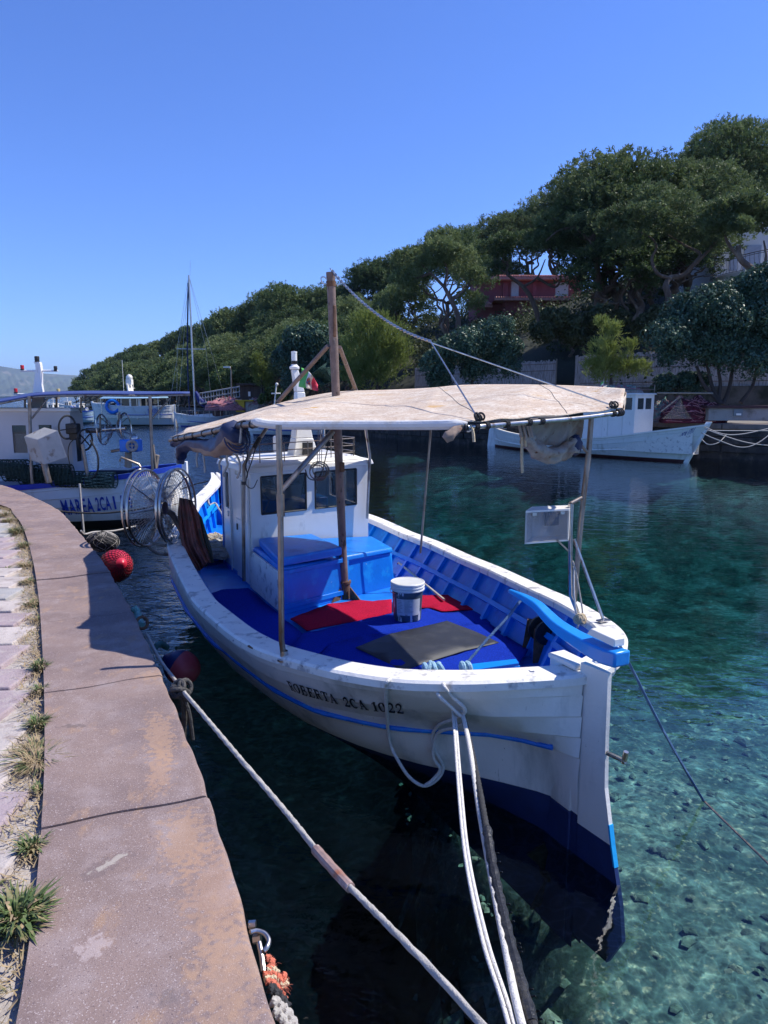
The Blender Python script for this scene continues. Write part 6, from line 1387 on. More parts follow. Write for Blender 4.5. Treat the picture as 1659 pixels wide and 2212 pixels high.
T1=[(1610,262,11,'tallest pine crown at the top right corner of the hill'),(1540,300,10,'dark pine on the skyline left of the tallest corner pine'),(1650,330,10,'dense pine below the tallest corner pine'),
(1335,342,11,'big rounded pine forming the skyline summit above the red house'),(1400,350,10.5,'pine on the skyline right of the big rounded summit pine'),(1475,352,10,'pine with flat top at the skyline dip before the corner pines'),(1265,372,10.5,'pine on the left shoulder of the summit pine'),
(1205,418,10,'dark pine on the skyline directly above the red house roof'),(1145,446,9.5,'pine on the skyline just left of the pine over the red house'),(1090,462,9.5,'skyline pine with rounded crown two steps left of the house'),
(1330,420,9.5,'wide mid slope pine below the rounded summit pine'),(1420,440,9,'grey green pine in the middle of the right hillside'),(1255,500,8.5,'dark pine with bare branches behind the red house'),(1500,430,9.5,'dark pine filling the slope left of the corner pines'),(1580,410,9,'pine over the balcony of the pale house'),
(1020,488,9,'skyline pine right of the mast line, crown catching light'),(960,500,9,'broad skyline pine left of the bare branched one'),(900,535,8.5,'pine with sunlit crown standing over the chain')]
for k,(x,t,h,lab) in enumerate(T1): plant(x,t,h,FINE,k,lab,G1,ymin=86 if 1000<x<1300 else (60 if x>1500 else 50))
# crooked front pines on the terrace, drawn by hand
def front_pine(label,base,fork_px,limbs,puffs_px,Y,mt=PINE2,seed=1,n=9000,size=.13,r0=.2):
    n=int(n*2.0); size*=.72; bp=wY(*base,Y); e=empty('pine_tree',bp,label,'pine tree',G1); rn=random.Random(seed); m=MB()
    P=[wY(x,y,Y+dy)-bp for x,y,dy in fork_px]; sp=smooth_path([Vector((0,0,-.6))]+P,6); K=len(sp); m.tube(sp,[r0*(1-.45*i/K) for i in range(K)],9)
    for lb in limbs:
        q=smooth_path([wY(x,y,Y+dy)-bp for x,y,dy in lb],6); K=len(q); m.tube(q,[r0*.55*(1-.75*i/K) for i in range(K)],7)
    m.build('trunk',BARK,e,smooth=60)
    pf=[]
    for x,y,rpx,dy in puffs_px:
        c_=wY(x,y,Y+dy)-bp; r=rpx/F_*Y; pf.append((c_.x,c_.y,c_.z,r,r,r*.6))
        for q in range(2): pf.append((c_.x+rn.uniform(-.8,.8)*r,c_.y+rn.uniform(-.8,.8)*r,c_.z+rn.uniform(-.5,.4)*r,r*.6,r*.6,r*.4))
    me=leaf_cloud('pine_crown',pf,n,size,mt,seed); o=bpy.data.objects.new('crown',me); col.objects.link(o); o.parent=e
front_pine('crooked pine with pale S shaped trunk above the big round trees',(1446,668),[(1444,640,0),(1438,618,0),(1448,600,.3),(1475,595,.2),(1500,570,0)],
 [[(1448,602,.2),(1420,590,-.2),(1408,560,0),(1418,535,.1),(1408,515,0),(1380,500,.4)],[(1500,570,0),(1512,548,0),(1480,530,.6),(1440,505,.5)],[(1500,572,0),(1540,530,-.4),(1560,490,-.8)]],
 [(1330,480,42,0),(1390,470,45,-.8),(1450,450,50,0),(1500,480,42,-.6),(1550,470,40,0),(1420,430,45,1),(1350,520,30,-.8),(1560,520,32,-1)],41,seed=11,n=15000)
front_pine('leaning pine with forked trunk right of the red house',(1290,640),[(1292,600,0),(1285,560,0),(1275,520,0)],
 [[(1285,560,0),(1320,540,0),(1335,500,.2)],[(1275,520,0),(1240,490,.2),(1190,470,.3)],[(1275,520,0),(1290,480,0),(1270,440,.5)],[(1240,490,.2),(1205,500,0),(1180,520,0)]],
 [(1200,480,40,1.5),(1250,450,45,1),(1310,440,45,1),(1175,520,28,1),(1335,490,32,1)],48,mt=PINE,seed=12,n=11000)
front_pine('pine with dark slanting trunk in front of the red house',(1175,700),[(1150,650,0),(1130,620,0),(1105,600,0)],
 [[(1105,600,0),(1085,585,0),(1060,570,.3)],[(1130,620,0),(1160,600,0),(1178,560,0)],[(1160,600,0),(1200,620,0),(1212,590,-.3),(1205,555,0)]],
 [(1065,540,34,.5),(1110,530,38,0),(1150,525,36,1),(1210,530,30,0),(1060,580,22,0),(1230,500,30,1)],52,mt=PINE,seed=13,n=10000)
front_pine('sunlit pine with fanned branches left of the red house',(985,730),[(990,690,0),(975,650,0),(960,620,0)],
 [[(960,620,0),(930,590,0),(905,565,0)],[(960,620,0),(965,580,0),(950,545,0)],[(975,650,0),(1010,620,0),(1020,585,0)],[(930,590,0),(900,600,.4),(880,590,0)]],
 [(890,560,36,0),(940,545,42,0),(990,560,42,0),(1015,600,34,0),(900,610,28,1),(1010,650,30,.5),(960,515,34,1),(870,600,24,0)],47,mt=PINE2,seed=14,n=15000)
front_pine('pine reaching over the pale balcony from below',(1655,650),[(1640,600,0),(1600,560,0),(1595,530,0)],
 [[(1600,560,0),(1570,520,0),(1565,480,0)],[(1640,600,0),(1655,560,-.4),(1650,520,0)]],
 [(1560,455,36,0),(1610,450,42,0),(1650,470,40,0),(1545,490,28,0),(1600,490,26,-1)],36,mt=PINE2,seed=15,n=11000)
T2=[(845,555,8.5,'pine on the skyline just right of the boat mast top'),(800,572,8.5,'skyline pine touching the top of the boat mast'),(730,612,8,'pine crown right behind the wooden mast'),(680,617,8.5,'broad skyline pine just left of the wooden mast'),(620,612,8.5,'rounded skyline pine between the sailboat and wooden mast'),(575,628,8,'skyline pine with pale edge left of the rounded one'),
(535,650,8,'skyline pine at the slope break, middle of the hill'),(860,610,7.5,'mid slope pine behind the bright feathery shrub'),(760,640,7.5,'shaded mid slope pine behind the mast struts'),(650,665,7.5,'mid slope pine above the dark round bush'),(590,680,7.5,'mid slope pine above the flag'),(1050,520,8,'pine above the left gable of the red house'),(1100,560,6,'low pine touching the red house roof'),
(1240,690,5,'dark bushy tree behind the small feathery pine'),(820,650,6.5,'dark low pine left of the fanned pine'),(1300,520,8.5,'shaded pine behind the forked trunk'),(1380,470,9,'mid hill pine hidden behind the S shaped trunk'),(1460,490,8.5,'shaded pine beside the pale balcony house')]
for k,(x,t,h,lab) in enumerate(T2): plant(x,t,h,MIDV,k,lab,G1,ymin=86 if 1000<x<1290 and t<600 else 48)
rn=random.Random(77)
sky_px=[(500,668),(470,680),(440,695),(412,706),(385,718),(360,728),(335,738),(310,746),(288,752),(262,762),(240,772),(222,782),(205,788),(190,797),(175,815),(163,833)]
sky_py=lambda x: it(x,[155,165,190,240,300,400,470,535,620,700,770,850,980],[845,830,797,772,750,712,682,650,612,617,590,555,500])
kk=0
ORD=['first','second','third','fourth','fifth','sixth','seventh','eighth','ninth','tenth','eleventh','twelfth','thirteenth','fourteenth','fifteenth','sixteenth','seventeenth','eighteenth','nineteenth','twentieth','twenty-first','twenty-second','twenty-third','twenty-fourth']
for q_,(x,t) in enumerate(sky_px[::-1]):
    plant(x,t,7.5 if x>240 else 6.0,FARV,kk,ORD[q_]+' pine from the water tip along the far headland skyline','pines of the far headland skyline',ymin=90); kk+=1
for row,(dy,ym) in enumerate(((18,80),(40,70),(64,60),(90,55),(112,52))):
    x=180+row*14; q_=0
    while x<780:
        t=sky_py(x)+dy*it(x,[150,300,700],[.45,.8,1.3])+rn.uniform(-5,5)
        if t<835-(0 if x<500 else 20): plant(x,t,rn.uniform(6,7.8),FARV if x<480 else MIDV,kk,ORD[q_]+' pine from the water tip in row '+['just','second','third','fourth','fifth'][row]+' below the headland skyline','pines packed on the headland slope',ymin=ym); kk+=1; q_+=1
        x+=rn.uniform(26,40)*it(x,[150,400,800],[.8,1.1,1.9])
# ---- undergrowth: one mass over the slope
rn=random.Random(31); pf=[]
while len(pf)<420:
    x=rn.uniform(-30,46); y=rn.uniform(26,105); d=bankd(x,y)
    if 7.5<d<42 and not (13<x<24 and 70<y<86): r=rn.uniform(.6,1.5); pf.append((x,y,terr(x,y)+.2*r,r*1.3,r*1.3,r*.8))
uo=bpy.data.objects.new('undergrowth',leaf_cloud('undergrowth',pf,70000,.24,leafmat('undergrowth_leaves',(.025,.036,.014),(.05,.07,.026),(.09,.11,.045)),31,'round')); col.objects.link(uo); tag(struct(uo,'stuff'),'dark scrub and undergrowth covering the slope beneath the pines','undergrowth')
# ---- shrubs
def shrub(label,puffs_px,Y,mt,mode,n,size,seed,trunks=(),name='round_shrub',cat='shrub',flat=.9,base=None,group=None):
    cx=sum(p[0] for p in puffs_px)/len(puffs_px); b_=base or (cx,max(p[1] for p in puffs_px)+20); bp=wY(b_[0],b_[1],Y)
    e=empty(name,bp,label,cat,group); pf=[]; rn=random.Random(seed)
    for q in puffs_px:
        x,y,r_=q[:3]; dy=q[3] if len(q)>3 else rn.uniform(-.5,.6); c_=wY(x,y,Y+dy)-bp; r=r_/F_*Y; pf.append((c_.x,c_.y,c_.z,r,r,r*flat))
        for k in range(3):
            a=rn.random()*6.28; pf.append((c_.x+.55*r*math.cos(a),c_.y-.5*r*abs(math.sin(a)),c_.z+rn.uniform(-.4,.6)*r,r*.55,r*.55,r*.5))
    me=leaf_cloud('shrub_leaves',pf,n,size,mt,seed,mode); o=bpy.data.objects.new('crown',me); col.objects.link(o); o.parent=e
    m=MB(); rn=random.Random(seed)
    for t in (trunks or [[(b_[0],b_[1]+5),(b_[0],b_[1]-30)]]):
        q=smooth_path([wY(x,y,Y+.1*i)-bp for i,(x,y) in enumerate(t)],5); K=len(q); m.tube(q,[.10*(1-.5*i/K) for i in range(K)],7)
    m.build('trunk',BARKD,e,smooth=60); return e
shrub('large dark round headed tree mass at the right edge above the low wall',[(1440,730,45),(1480,700,50),(1520,660,48),(1570,690,55),(1600,640,50),(1640,620,50),(1650,690,60),(1600,740,55),(1540,745,50),(1490,760,42),(1650,760,50),(1470,670,35,.5),(1560,780,36),(1620,790,36),(1445,770,28)],31.5,ROUND,'round',52000,.13,31,
 trunks=[[(1558,872),(1540,840),(1530,800),(1520,765)],[(1562,874),(1575,840),(1582,800),(1590,760)],[(1556,872),(1520,830),(1505,790)],[(1600,870),(1625,835),(1635,790)],[(1550,870),(1556,830),(1550,790)]],base=(1560,874),flat=.8,name='round_tree',cat='tree')
shrub('dark round clipped shrub behind the middle of the canopy',[(1010,745,42),(1060,730,45),(1085,785,38),(940,790,36),(970,760,36),(1030,800,36),(1100,750,26),(950,825,26)],39,ROUND,'round',30000,.14,32,flat=.85,base=(1020,850))
shrub('dark round shrub behind the ensign and the white signal mast',[(650,745,40),(690,740,38),(620,775,36),(660,790,40),(710,770,36),(690,810,36),(640,825,30),(725,800,30)],47,ROUND,'round',26000,.17,33,flat=.85,base=(670,850))
shrub('bright yellow green feathery bush right of the wooden mast',[(800,720,42),(840,730,40),(780,770,42),(830,790,46),(860,760,30),(765,810,30),(800,820,36)],41,FEATH,'feather',42000,.12,34,name='feathery_bush',base=(815,850))
shrub('small feathery yellow green pine in front of the reed fence',[(1300,760,28),(1320,720,22),(1310,800,30),(1345,790,28),(1280,800,22),(1300,700,12),(1360,750,14,0),(1385,800,18)],33.5,FEATH,'feather',22000,.10,35,name='feathery_pine',cat='small pine',base=(1320,840))
shrub('pale green bush behind the sailboat and the little wooden hut',[(480,820,26),(505,815,24),(530,830,20),(460,838,16)],66,leafmat('pale_green_leaves',(.06,.10,.03),(.10,.15,.045),(.15,.20,.07)),'round',9000,.24,36,name='light_bush',base=(490,850))
shrub('thin yellowish conical shrub left of the ensign',[(560,800,14),(556,775,10),(570,825,18)],56,FEATH,'feather',7000,.14,37,name='conical_shrub',base=(565,848))
shrub('low leafy bush on the dock beside the wooden hut',[(590,850,16),(610,858,16),(570,862,12)],54,leafmat('dock_leaves',(.05,.08,.02),(.09,.13,.03),(.13,.18,.05)),'round',4000,.18,38,name='low_bush',base=(590,872))
shrub('dark creeper hanging over the terrace wall by the round trees',[(1440,830,24),(1480,830,26),(1510,825,22),(1420,840,14)],33,ROUND,'round',9000,.13,39,name='creeper_bush',base=(1460,850))
shrub('brownish green bush on the slope left of the round trees',[(1240,720,30),(1290,690,30),(1200,700,30),(1170,720,24),(1340,690,20),(1395,710,30),(1420,680,22)],40,leafmat('slope_bush_leaves',(.022,.034,.012),(.045,.060,.022),(.085,.10,.04)),'round',22000,.17,40,name='slope_bush',base=(1260,760))
# ================================================================ houses
HR=mat('crimson_render',(.27,.075,.08),.9,var=.15,vs=1,bump=.3,bs=10); TILE=mat('clay_roof_tile',(.48,.22,.17),.85,var=.3,vs=4,bump=.6,bs=10); SHU=mat('grey_green_shutter',(.50,.55,.52),.7,var=.1,bump=.1)
hY=74.; hs=empty('red_house',wY(1145,690,hY),'crimson two storey house with clay tile roof among the pines','house'); ho_=Vector(hs.location)
def hp_(x,y,dy=0): return wY(x,y,hY+dy)-ho_
def hbox(x0,y0,x1,y1,d0,d1,mt,name,parent=hs,bevel=0):
    a=wY(x0,y0,hY)-ho_; b_=wY(x1,y1,hY)-ho_; m=MB(); m.hexa([(a.x,d0,b_.z),(b_.x,d0,b_.z),(b_.x,d1,b_.z),(a.x,d1,b_.z)],[(a.x,d0,a.z),(b_.x,d0,a.z),(b_.x,d1,a.z),(a.x,d1,a.z)]); return m.build(name,mt,parent,smooth=0,bevel=bevel)
hbox(1031,602,1252,690,0,7,HR,'wall')
hbox(1085,652,1252,700,-1.6,-.01,HR,'wall')
def roofq(x0,x1,ye,yr,d0,d1,name='roof'):
    a=hp_(x0,ye);b_=hp_(x1,ye); r0=hp_(x0+12,yr); r1=hp_(x1-12,yr); m=MB(); n=int((b_.x-a.x)/.24)
    for k in range(n):
        u0,u1=k/n,(k+.8)/n; A,B=a.x+(b_.x-a.x)*u0,a.x+(b_.x-a.x)*u1; C,D=r0.x+(r1.x-r0.x)*u0,r0.x+(r1.x-r0.x)*u1
        m.hexa([(A,d0,a.z),(B,d0,a.z),(D,d1,r0.z),(C,d1,r0.z)],[(A+.03,d0,a.z+.13),(B-.03,d0,a.z+.13),(D-.03,d1,r0.z+.13),(C+.03,d1,r0.z+.13)])
    m.add([(a.x,d0,a.z-.02),(b_.x,d0,a.z-.02),(r1.x,d1,r0.z-.02),(r0.x,d1,r0.z-.02)],[(0,1,2,3)]); m.add([(a.x,d0,a.z-.25),(b_.x,d0,a.z-.25),(b_.x,d0,a.z-.02),(a.x,d0,a.z-.02),(b_.x,d0+3,a.z-.25),(a.x,d0+3,a.z-.25)],[(0,1,2,3),(0,5,4,1)]); return m.build(name,TILE,hs,smooth=0)
roofq(1020,1262,601,584,-.9,3.5); roofq(1060,1265,650,643,-2.4,0); roofq(1028,1062,660,652,-.7,0)
for x0,x1,y0,y1 in ((1200,1227,610,641),(1104,1120,608,652),(1040,1056,694,712)):
    w_=hbox(x0,y0,x1,y1,-.06,.0,mat('window_surround',(.5,.46,.42),.8),'window'); hbox(x0+1.5,y0+1.5,(x0+x1)/2-.5,y1-1.5,-.10,-.062,SHU,'shutter',w_); hbox((x0+x1)/2+.5,y0+1.5,x1-1.5,y1-1.5,-.10,-.062,SHU,'shutter',w_)
for x0,x1 in ((1086,1096),(1150,1158)): hbox(x0,608,x1,652,-.25,-.01,HR,'pilaster')
# pale house with curved balcony
pY=50.; ph=empty('pale_house',wY(1620,620,pY),'pale house with curved balcony and black railing at the right edge','house'); po=Vector(ph.location)
PWL=mat('pale_render',(.58,.56,.54),.9,var=.08,vs=1,bump=.2)
def pp(x,y,dy=0): return wY(x,y,pY+dy)-po
a,b_=pp(1554,440),pp(1760,620); m=MB(); m.hexa([(a.x,0,b_.z-6),(b_.x,0,b_.z-6),(b_.x,8,b_.z-6),(a.x,8,b_.z-6)],[(a.x,0,a.z),(b_.x,0,a.z),(b_.x,8,a.z),(a.x,8,a.z)]); m.build('wall',PWL,ph,smooth=0)
bs=smooth_path([pp(1534,607,0),pp(1556,596,-1.2),pp(1600,586,-2.2),pp(1660,574,-3.0),pp(1740,570,-3.2)],6); m=MB()
for i in range(len(bs)-1):
    p,q=bs[i],bs[i+1]; m.hexa([(p.x,p.y,p.z-.42),(q.x,q.y,q.z-.42),(q.x,.0,q.z-.42),(p.x,.0,p.z-.42)],[(p.x,p.y,p.z),(q.x,q.y,q.z),(q.x,.0,q.z),(p.x,.0,p.z)])
m.build('balcony',mat('balcony_render',(.52,.48,.44),.9,var=.08,bump=.2),ph,smooth=0)
m=MB()
for i,p in enumerate(resample(bs,.16)):
    m.tube([p+Vector((0,.05,.05)),p+Vector((0,-.10,.3)),p+Vector((0,.02,.65)),p+Vector((0,.05,1.0))],.014,4)
m.tube([p+Vector((0,.05,1.0)) for p in bs],.03,5); m.tube([p+Vector((0,.05,.88)) for p in bs],.02,5); m.tube([p+Vector((0,.05,.05)) for p in bs],.02,5); m.build('railing',BLACKR,ph)
for x0,x1 in ((1578,1590),(1608,1640)):
    a,b_=pp(x0,530),pp(x1,585); m=MB(); m.hexa([(a.x,-.06,b_.z),(b_.x,-.06,b_.z),(b_.x,0,b_.z),(a.x,0,b_.z)],[(a.x,-.06,a.z),(b_.x,-.06,a.z),(b_.x,0,a.z),(a.x,0,a.z)]); m.build('window',mat('blueish_shutter',(.25,.28,.34),.6),ph,smooth=0)
# low parapet with dark red cap on the far quay, nets beside it
def fbox(name,x0,y0,x1,y1,Y,d,mt,label=None,cat=None,parent=None,bevel=0):
    a=wY(x0,y0,Y);b_=wY(x1,y1,Y); m=MB(); m.hexa([(a.x,Y,b_.z),(b_.x,Y,b_.z),(b_.x,Y+d,b_.z),(a.x,Y+d,b_.z)],[(a.x,Y,a.z),(b_.x,Y,a.z),(b_.x,Y+d,a.z),(a.x,Y+d,a.z)]); o=m.build(name,mt,parent,smooth=0,bevel=bevel)
    return tag(o,label,cat) if label else o
pw_=fbox('parapet_wall',1532,882,1700,908.5,30.2,.5,mat('plastered_parapet',(.30,.28,.26),.9,var=.15,vs=2,bump=.3,layers=[((.16,.14,.12),1.5,.58,.06,(1,1,1))]),'low plastered wall with dark red cap on the far quay','wall')
fbox('wall_cap',1528,876,1705,882,30.1,.75,mat('dark_red_cap',(.055,.018,.018),.7,var=.3),parent=pw_)
vb=fbox('vent',1586,884,1604,899,30.15,.06,mat('grey_vent',(.16,.19,.21),.5),parent=pw_); fbox('vent_grille',1591,893,1601,897,30.12,.04,WHITE,parent=vb)
MAR=mat('maroon_net',(.10,.008,.022),.95,var=.6,vs=5,bump=1.2,bs=20); PNK=mat('pink_net',(.40,.16,.17),.95,var=.4,vs=9,bump=1,bs=30); TEA=mat('teal_net',(.20,.42,.36),.95,var=.3,vs=9,bump=1,bs=30); PNG=mat('pale_net',(.36,.30,.26),.95,var=.35,vs=9,bump=1,bs=30)
heap('net_heap',wZ(1492,913,1.5),1.35,.95,[MAR,PNK,mat('dark_maroon_line',(.06,.01,.02),.9)],'maroon fishing nets heaped on the far quay','fishing net',seed=11,strands=90,rs=.02,axr=.5)
heap('net_heap',wZ(1432,909,1.5),.62,.85,[PNG,PNK,TEA],'pale pink and cream net heap left of the maroon nets','fishing net',seed=12,strands=60,rs=.018,axr=.8)
heap('net_heap',wZ(1448,898,1.5)+Vector((0,0,.35)),.36,.42,[TEA,PNG],'small teal net on top beside the pale heap','fishing net',seed=13,strands=40,rs=.015)
m=MB(); a=wY(1470,856,29.6); m.grid(lambda u,v: a.lerp(wY(1428+70*u,905,29.3+.8*u),v)+Vector((0,.1*math.sin(9*u),-.12*math.sin(math.pi*v))),12,8)
tag(m.build('draped_net',mat('sheer_net',(.22,.20,.17),.9,var=.3,vs=20,bump=.6,alpha=.55),None,smooth=180),'sheer grey net draped from a pole over the heaps','fishing net')
m=MB(); m.tube([wY(1428,889,29.7),wY(1470,856,29.6)],.03,6); m.tube([wY(1420,849,30.5),wY(1540,849.5,30.5)],.035,6); tag(m.build('net_poles',WOODG),'pale poles behind the net heaps on the far quay','pole')
for pts,lab in (([(1522,922,27.2),(1560,937,26.6),(1600,938,26.5),(1659,926,26.6),(1700,915,26.8)],'pale mooring rope sagging from the right boat bow towards the quay'),([(1522,926,27.2),(1560,940,26.4),(1610,955,26.3),(1659,962,26.3),(1700,960,26.4)],'lower pale mooring rope crossing under the first at right'),([(1515,935,27.2),(1550,950,26.2),(1600,966,26.1),(1640,955,26.2),(1690,915,26.5)],'slack lowest mooring rope from the right boat bow'),([(1515,948,27.2),(1530,960,26.6),(1552,956,26.5),(1570,938,26.8)],'short looped rope hanging under the right boat bow'),([(1526,930,27.5),(1600,930.5,27.4),(1700,931,27.4)],'taut thin line along the far quay wall')):
    string([wY(*p) for p in pts],.02,ROPEG,lab,'rope','mooring_rope')
# ================================================================ other boats
def gozzo(label,o,deg,L,beam,fb,rise_b,rise_s,hull_m,bot_m,cap_m,in_m,zb=.12,name='fishing_boat',nst=36,deck=.45,wl=.75,cap=.06,group=None,bowrake=.5,full=.62):
    """double ended wooden hull: stern at the frame origin, bow L ahead"""
    F2=Frame(o[0],o[1],deg); e=empty(name,F2.o,label,'boat',group,rz=F2.a)
    def sh(u): return fb+rise_s*(1-u)**3*(1 if u<.5 else (1-u)**0)+rise_b*max(0,u-.35)**2/.42
    def bw(u): return beam/2*max(.0,math.sin(math.pi*min(1,max(0,u))**.92))**full+.02
    def hp(u,sd,t):
        h=sh(u); z=h-(h+.55)*t; w=bw(u)*((1-t**2.6)*(1-(1-wl)*t) if True else 1); endk=1-abs(2*u-1)**3; w*= (1-(.55 if wl<1 else .35)*t*(1-endk)); s=L*u+bowrake*(u**6)*(z/h if z>0 else 0)
        return Vector((-sd*max(w,.03),s,z))
    m=MB(); ts=[0,.10,.105,.22,.225,.34,.345,.46,.55]
    for sd in(1,-1):
        rows=[]
        for i in range(nst+1):
            u=.5-.5*math.cos(math.pi*i/nst); h=sh(u); tz=(h-zb)/(h+.55); tt=[t for t in ts]; tt=[min(t,tz-.002*(9-k)) for k,t in enumerate(tt)]+[tz,tz+.12,min(.98,tz+.3),1.0]
            r=[]
            for k,t in enumerate(tt):
                p=hp(u,sd,t); 
                if k in(1,3,5,7): p.x-=sd*.018
                r.append(p)
            rows.append(r)
        b=len(m.v); nr=len(rows[0])
        for r in rows: m.v+=[tuple(p) for p in r]
        for i in range(nst):
            for j in range(nr-1): q=(b+i*nr+j,b+(i+1)*nr+j,b+(i+1)*nr+j+1,b+i*nr+j+1); m.f.append(q if sd>0 else q[::-1]); m.m.append(1 if j>=9 else 0)
    m.build('hull',[hull_m,bot_m],e,smooth=30)
    m=MB(); P=[]
    for sd in (1,-1):
        us=[.5-.5*math.cos(math.pi*i/nst) for i in range(nst+1)]
        if sd<0: us=us[::-1]
        P+=[hp(u,sd,0) for u in us]
    for sd in (1,-1):
        q=[hp(.5-.5*math.cos(math.pi*i/nst),sd,0) for i in range(nst+1)]; b=len(m.v)
        for p in q: m.v+=[(p.x-sd*.04,p.y,p.z-cap),(p.x-sd*.04,p.y,p.z+.01),(p.x+sd*min(.12,abs(p.x)),p.y,p.z+.01),(p.x+sd*min(.12,abs(p.x)),p.y,p.z-cap)]
        for i in range(len(q)-1):
            for k in range(4): f=(b+i*4+k,b+i*4+(k+1)%4,b+(i+1)*4+(k+1)%4,b+(i+1)*4+k); m.f.append(f if sd<0 else f[::-1]); m.m.append(0)
    m.build('gunwale',cap_m,e,smooth=30)
    m=MB(); us=[.03+.94*i/24 for i in range(25)]
    for u in us:
        p=hp(u,1,0); m.v+=[(-abs(p.x)+.06,p.y,p.z-.03),(-abs(p.x)*.85+.05,p.y,deck),(abs(p.x)*.85-.05,p.y,deck),(abs(p.x)-.06,p.y,p.z-.03)]
    for i in range(24):
        for k in range(3): m.f.append((i*4+k,i*4+k+1,(i+1)*4+k+1,(i+1)*4+k)); m.m.append(0)
    m.build('deck',in_m,e,smooth=30)
    m=MB(); m.slab([(-.05,-.10,-.5),(-.05,.12,-.5),(-.05,.12,sh(0)+.06),(-.05,-.10,sh(0)+.06)],(.1,0,0)); m.build('stern_post',hull_m,e,bevel=.01); m=MB(); zt=sh(1)+.10; m.slab([(-.05,L-.15,-.4),(-.05,L+.05,-.4),(-.05,L+bowrake+.10,zt),(-.05,L+bowrake-.12,zt)],(.1,0,0)); m.build('stem_post',hull_m,e,bevel=.01)
    return F2,e,hp
def bcab(e,x0,x1,y0,y1,z0,z1,mt,roofm,wins,name='cabin',over=.08,gl=None):
    """a wheelhouse with real openings; wins: (face, a0, a1, z0, z1) with face in p,s,a,f (port, starboard, aft, forward)"""
    m=MB(); th=.04
    fn={'a':lambda u,z,d:Vector((u,y0+d,z)),'f':lambda u,z,d:Vector((u,y1-d,z)),'p':lambda u,z,d:Vector((x0+d,u,z)),'s':lambda u,z,d:Vector((x1-d,u,z))}
    rg_={'a':(x0,x1),'f':(x0,x1),'p':(y0+th+.001,y1-th-.001),'s':(y0+th+.001,y1-th-.001)}
    for k in 'afps':
        hs_=[w_[1:] for w_ in wins if w_[0]==k]; wall(m,fn[k],list(rg_[k]),[z0,z1],hs_,th)
    cb=m.build(name,mt,e,smooth=0)
    m=MB(); m.hexa([(x0-over,y0-over,z1+.002),(x1+over,y0-over,z1+.002),(x1+over,y1+over,z1+.002),(x0-over,y1+over,z1+.002)],[(x0-over*.7,y0-over*.7,z1+.07),(x1+over*.7,y0-over*.7,z1+.07),(x1+over*.7,y1+over*.7,z1+.07),(x0-over*.7,y1+over*.7,z1+.07)]); m.build('roof',roofm,cb,smooth=0,bevel=.015)
    for w_ in wins:
        f=fn[w_[0]]; m=MB(); m.hexa([f(w_[1],w_[3],.012),f(w_[2],w_[3],.012),f(w_[2],w_[4],.012),f(w_[1],w_[4],.012)],[f(w_[1],w_[3],.02),f(w_[2],w_[3],.02),f(w_[2],w_[4],.02),f(w_[1],w_[4],.02)]); m.build('window',gl or GLASS,cb,smooth=0)
    return cb
MAROON=mat('maroon_antifouling',(.06,.012,.014),.6,var=.3,vs=3); BLACKA=mat('black_antifouling',(.008,.008,.010),.5,var=.3,vs=3); ROYAL=mat('royal_blue_paint',(.006,.045,.42),.4,var=.15,vs=3,bump=.2,bs=15)
HW2=mat('streaked_white_hull',(.84,.84,.82),.45,var=.06,vs=1.5,bump=.3,bs=20,layers=[((.60,.59,.55),2.2,.62,.06,(1,1,.2)),((.20,.17,.14),9,.745,.02,(1,1,.3))])
# right hand boat on the far quay
bow=wZ(1500,1003,0); ste=wZ(1075,966,0); d=bow-ste; Lb=d.length; dg=math.degrees(math.atan2(-d.x,d.y))
F2,e2,hp2=gozzo('white wooden fishing boat with tall cabin moored at the far quay','x' and (ste.x,ste.y+.9),dg,Lb-.1,2.7,.62,.92,.45,HW2,MAROON,WHITE,WHITEW,zb=.10,deck=.35,bowrake=1.05)
def l2(x,y,s): return F2.S(x,y,s)
# cabin placed on its deck; starboard side faces the camera
sa,sb_=Lb*.58,Lb*.79
A=F2.P(1193,938,-.75); 
y0=F2.P(1262,930,-.62).y; y1=F2.P(1369,925,-.62).y; zt=F2.P(1340,853,-.62).z
cb=bcab(e2,-.62,.62,y0-.1,y1,.4,zt,WHITEC,WHITEC,[('s',y0+.25,y0+.75,zt-.62,zt-.14),('s',y0+1.0,y1-.9,zt-.62,zt-.14),('s',y1-.72,y1-.15,zt-.62,zt-.12),('f',-.45,-.06,zt-.60,zt-.14),('f',.06,.45,zt-.60,zt-.14),('p',y0+.2,y0+.9,zt-.6,zt-.15)])
m=MB(); m.box(.635,y1-.62,1.2,.012,.03,1.5); m.box(.635,y1-1.38,1.2,.012,.03,1.5); m.build('door_edge',WHITE,cb)
m=MB(); 
for x in(-.6,.6):
    for y in np.linspace(y0-.1,y1,5): m.tube([(x,y,zt+.05),(x,y,zt+.42)],.018,5)
for z in(.22,.42):
    m.tube([(-.6,y0-.1,zt+z),(.6,y0-.1,zt+z),(.6,y1,zt+z),(-.6,y1,zt+z),(-.6,y0-.1,zt+z)],.016,5)
m.build('roof_rack',GALV,cb)
o=heap('roof_nets',(0,(y0+y1)/2,zt+.07),.95,.30,[PNG,TEA,PNK],None,None,seed=21,strands=60,rs=.015,axr=.9); o.parent=e2; 
tr_=F2.P(1250,848,0); 
m=MB(); P0=F2.P(1215,851,-.6);P1=F2.P(1305,842,-.6);P2=F2.P(1320,833,.6);P3=F2.P(1230,838,.6); m.slab([P0,P1,P2,P3],(0,0,.03)); m.build('awning',mat('grey_awning',(.5,.51,.52),.7,var=.1),e2,smooth=0)
m=MB(); 
for q in (P0,P1,P2,P3): m.tube([(q.x,q.y,.4),q],.022,6)
m.build('awning_post',STEEL,e2)
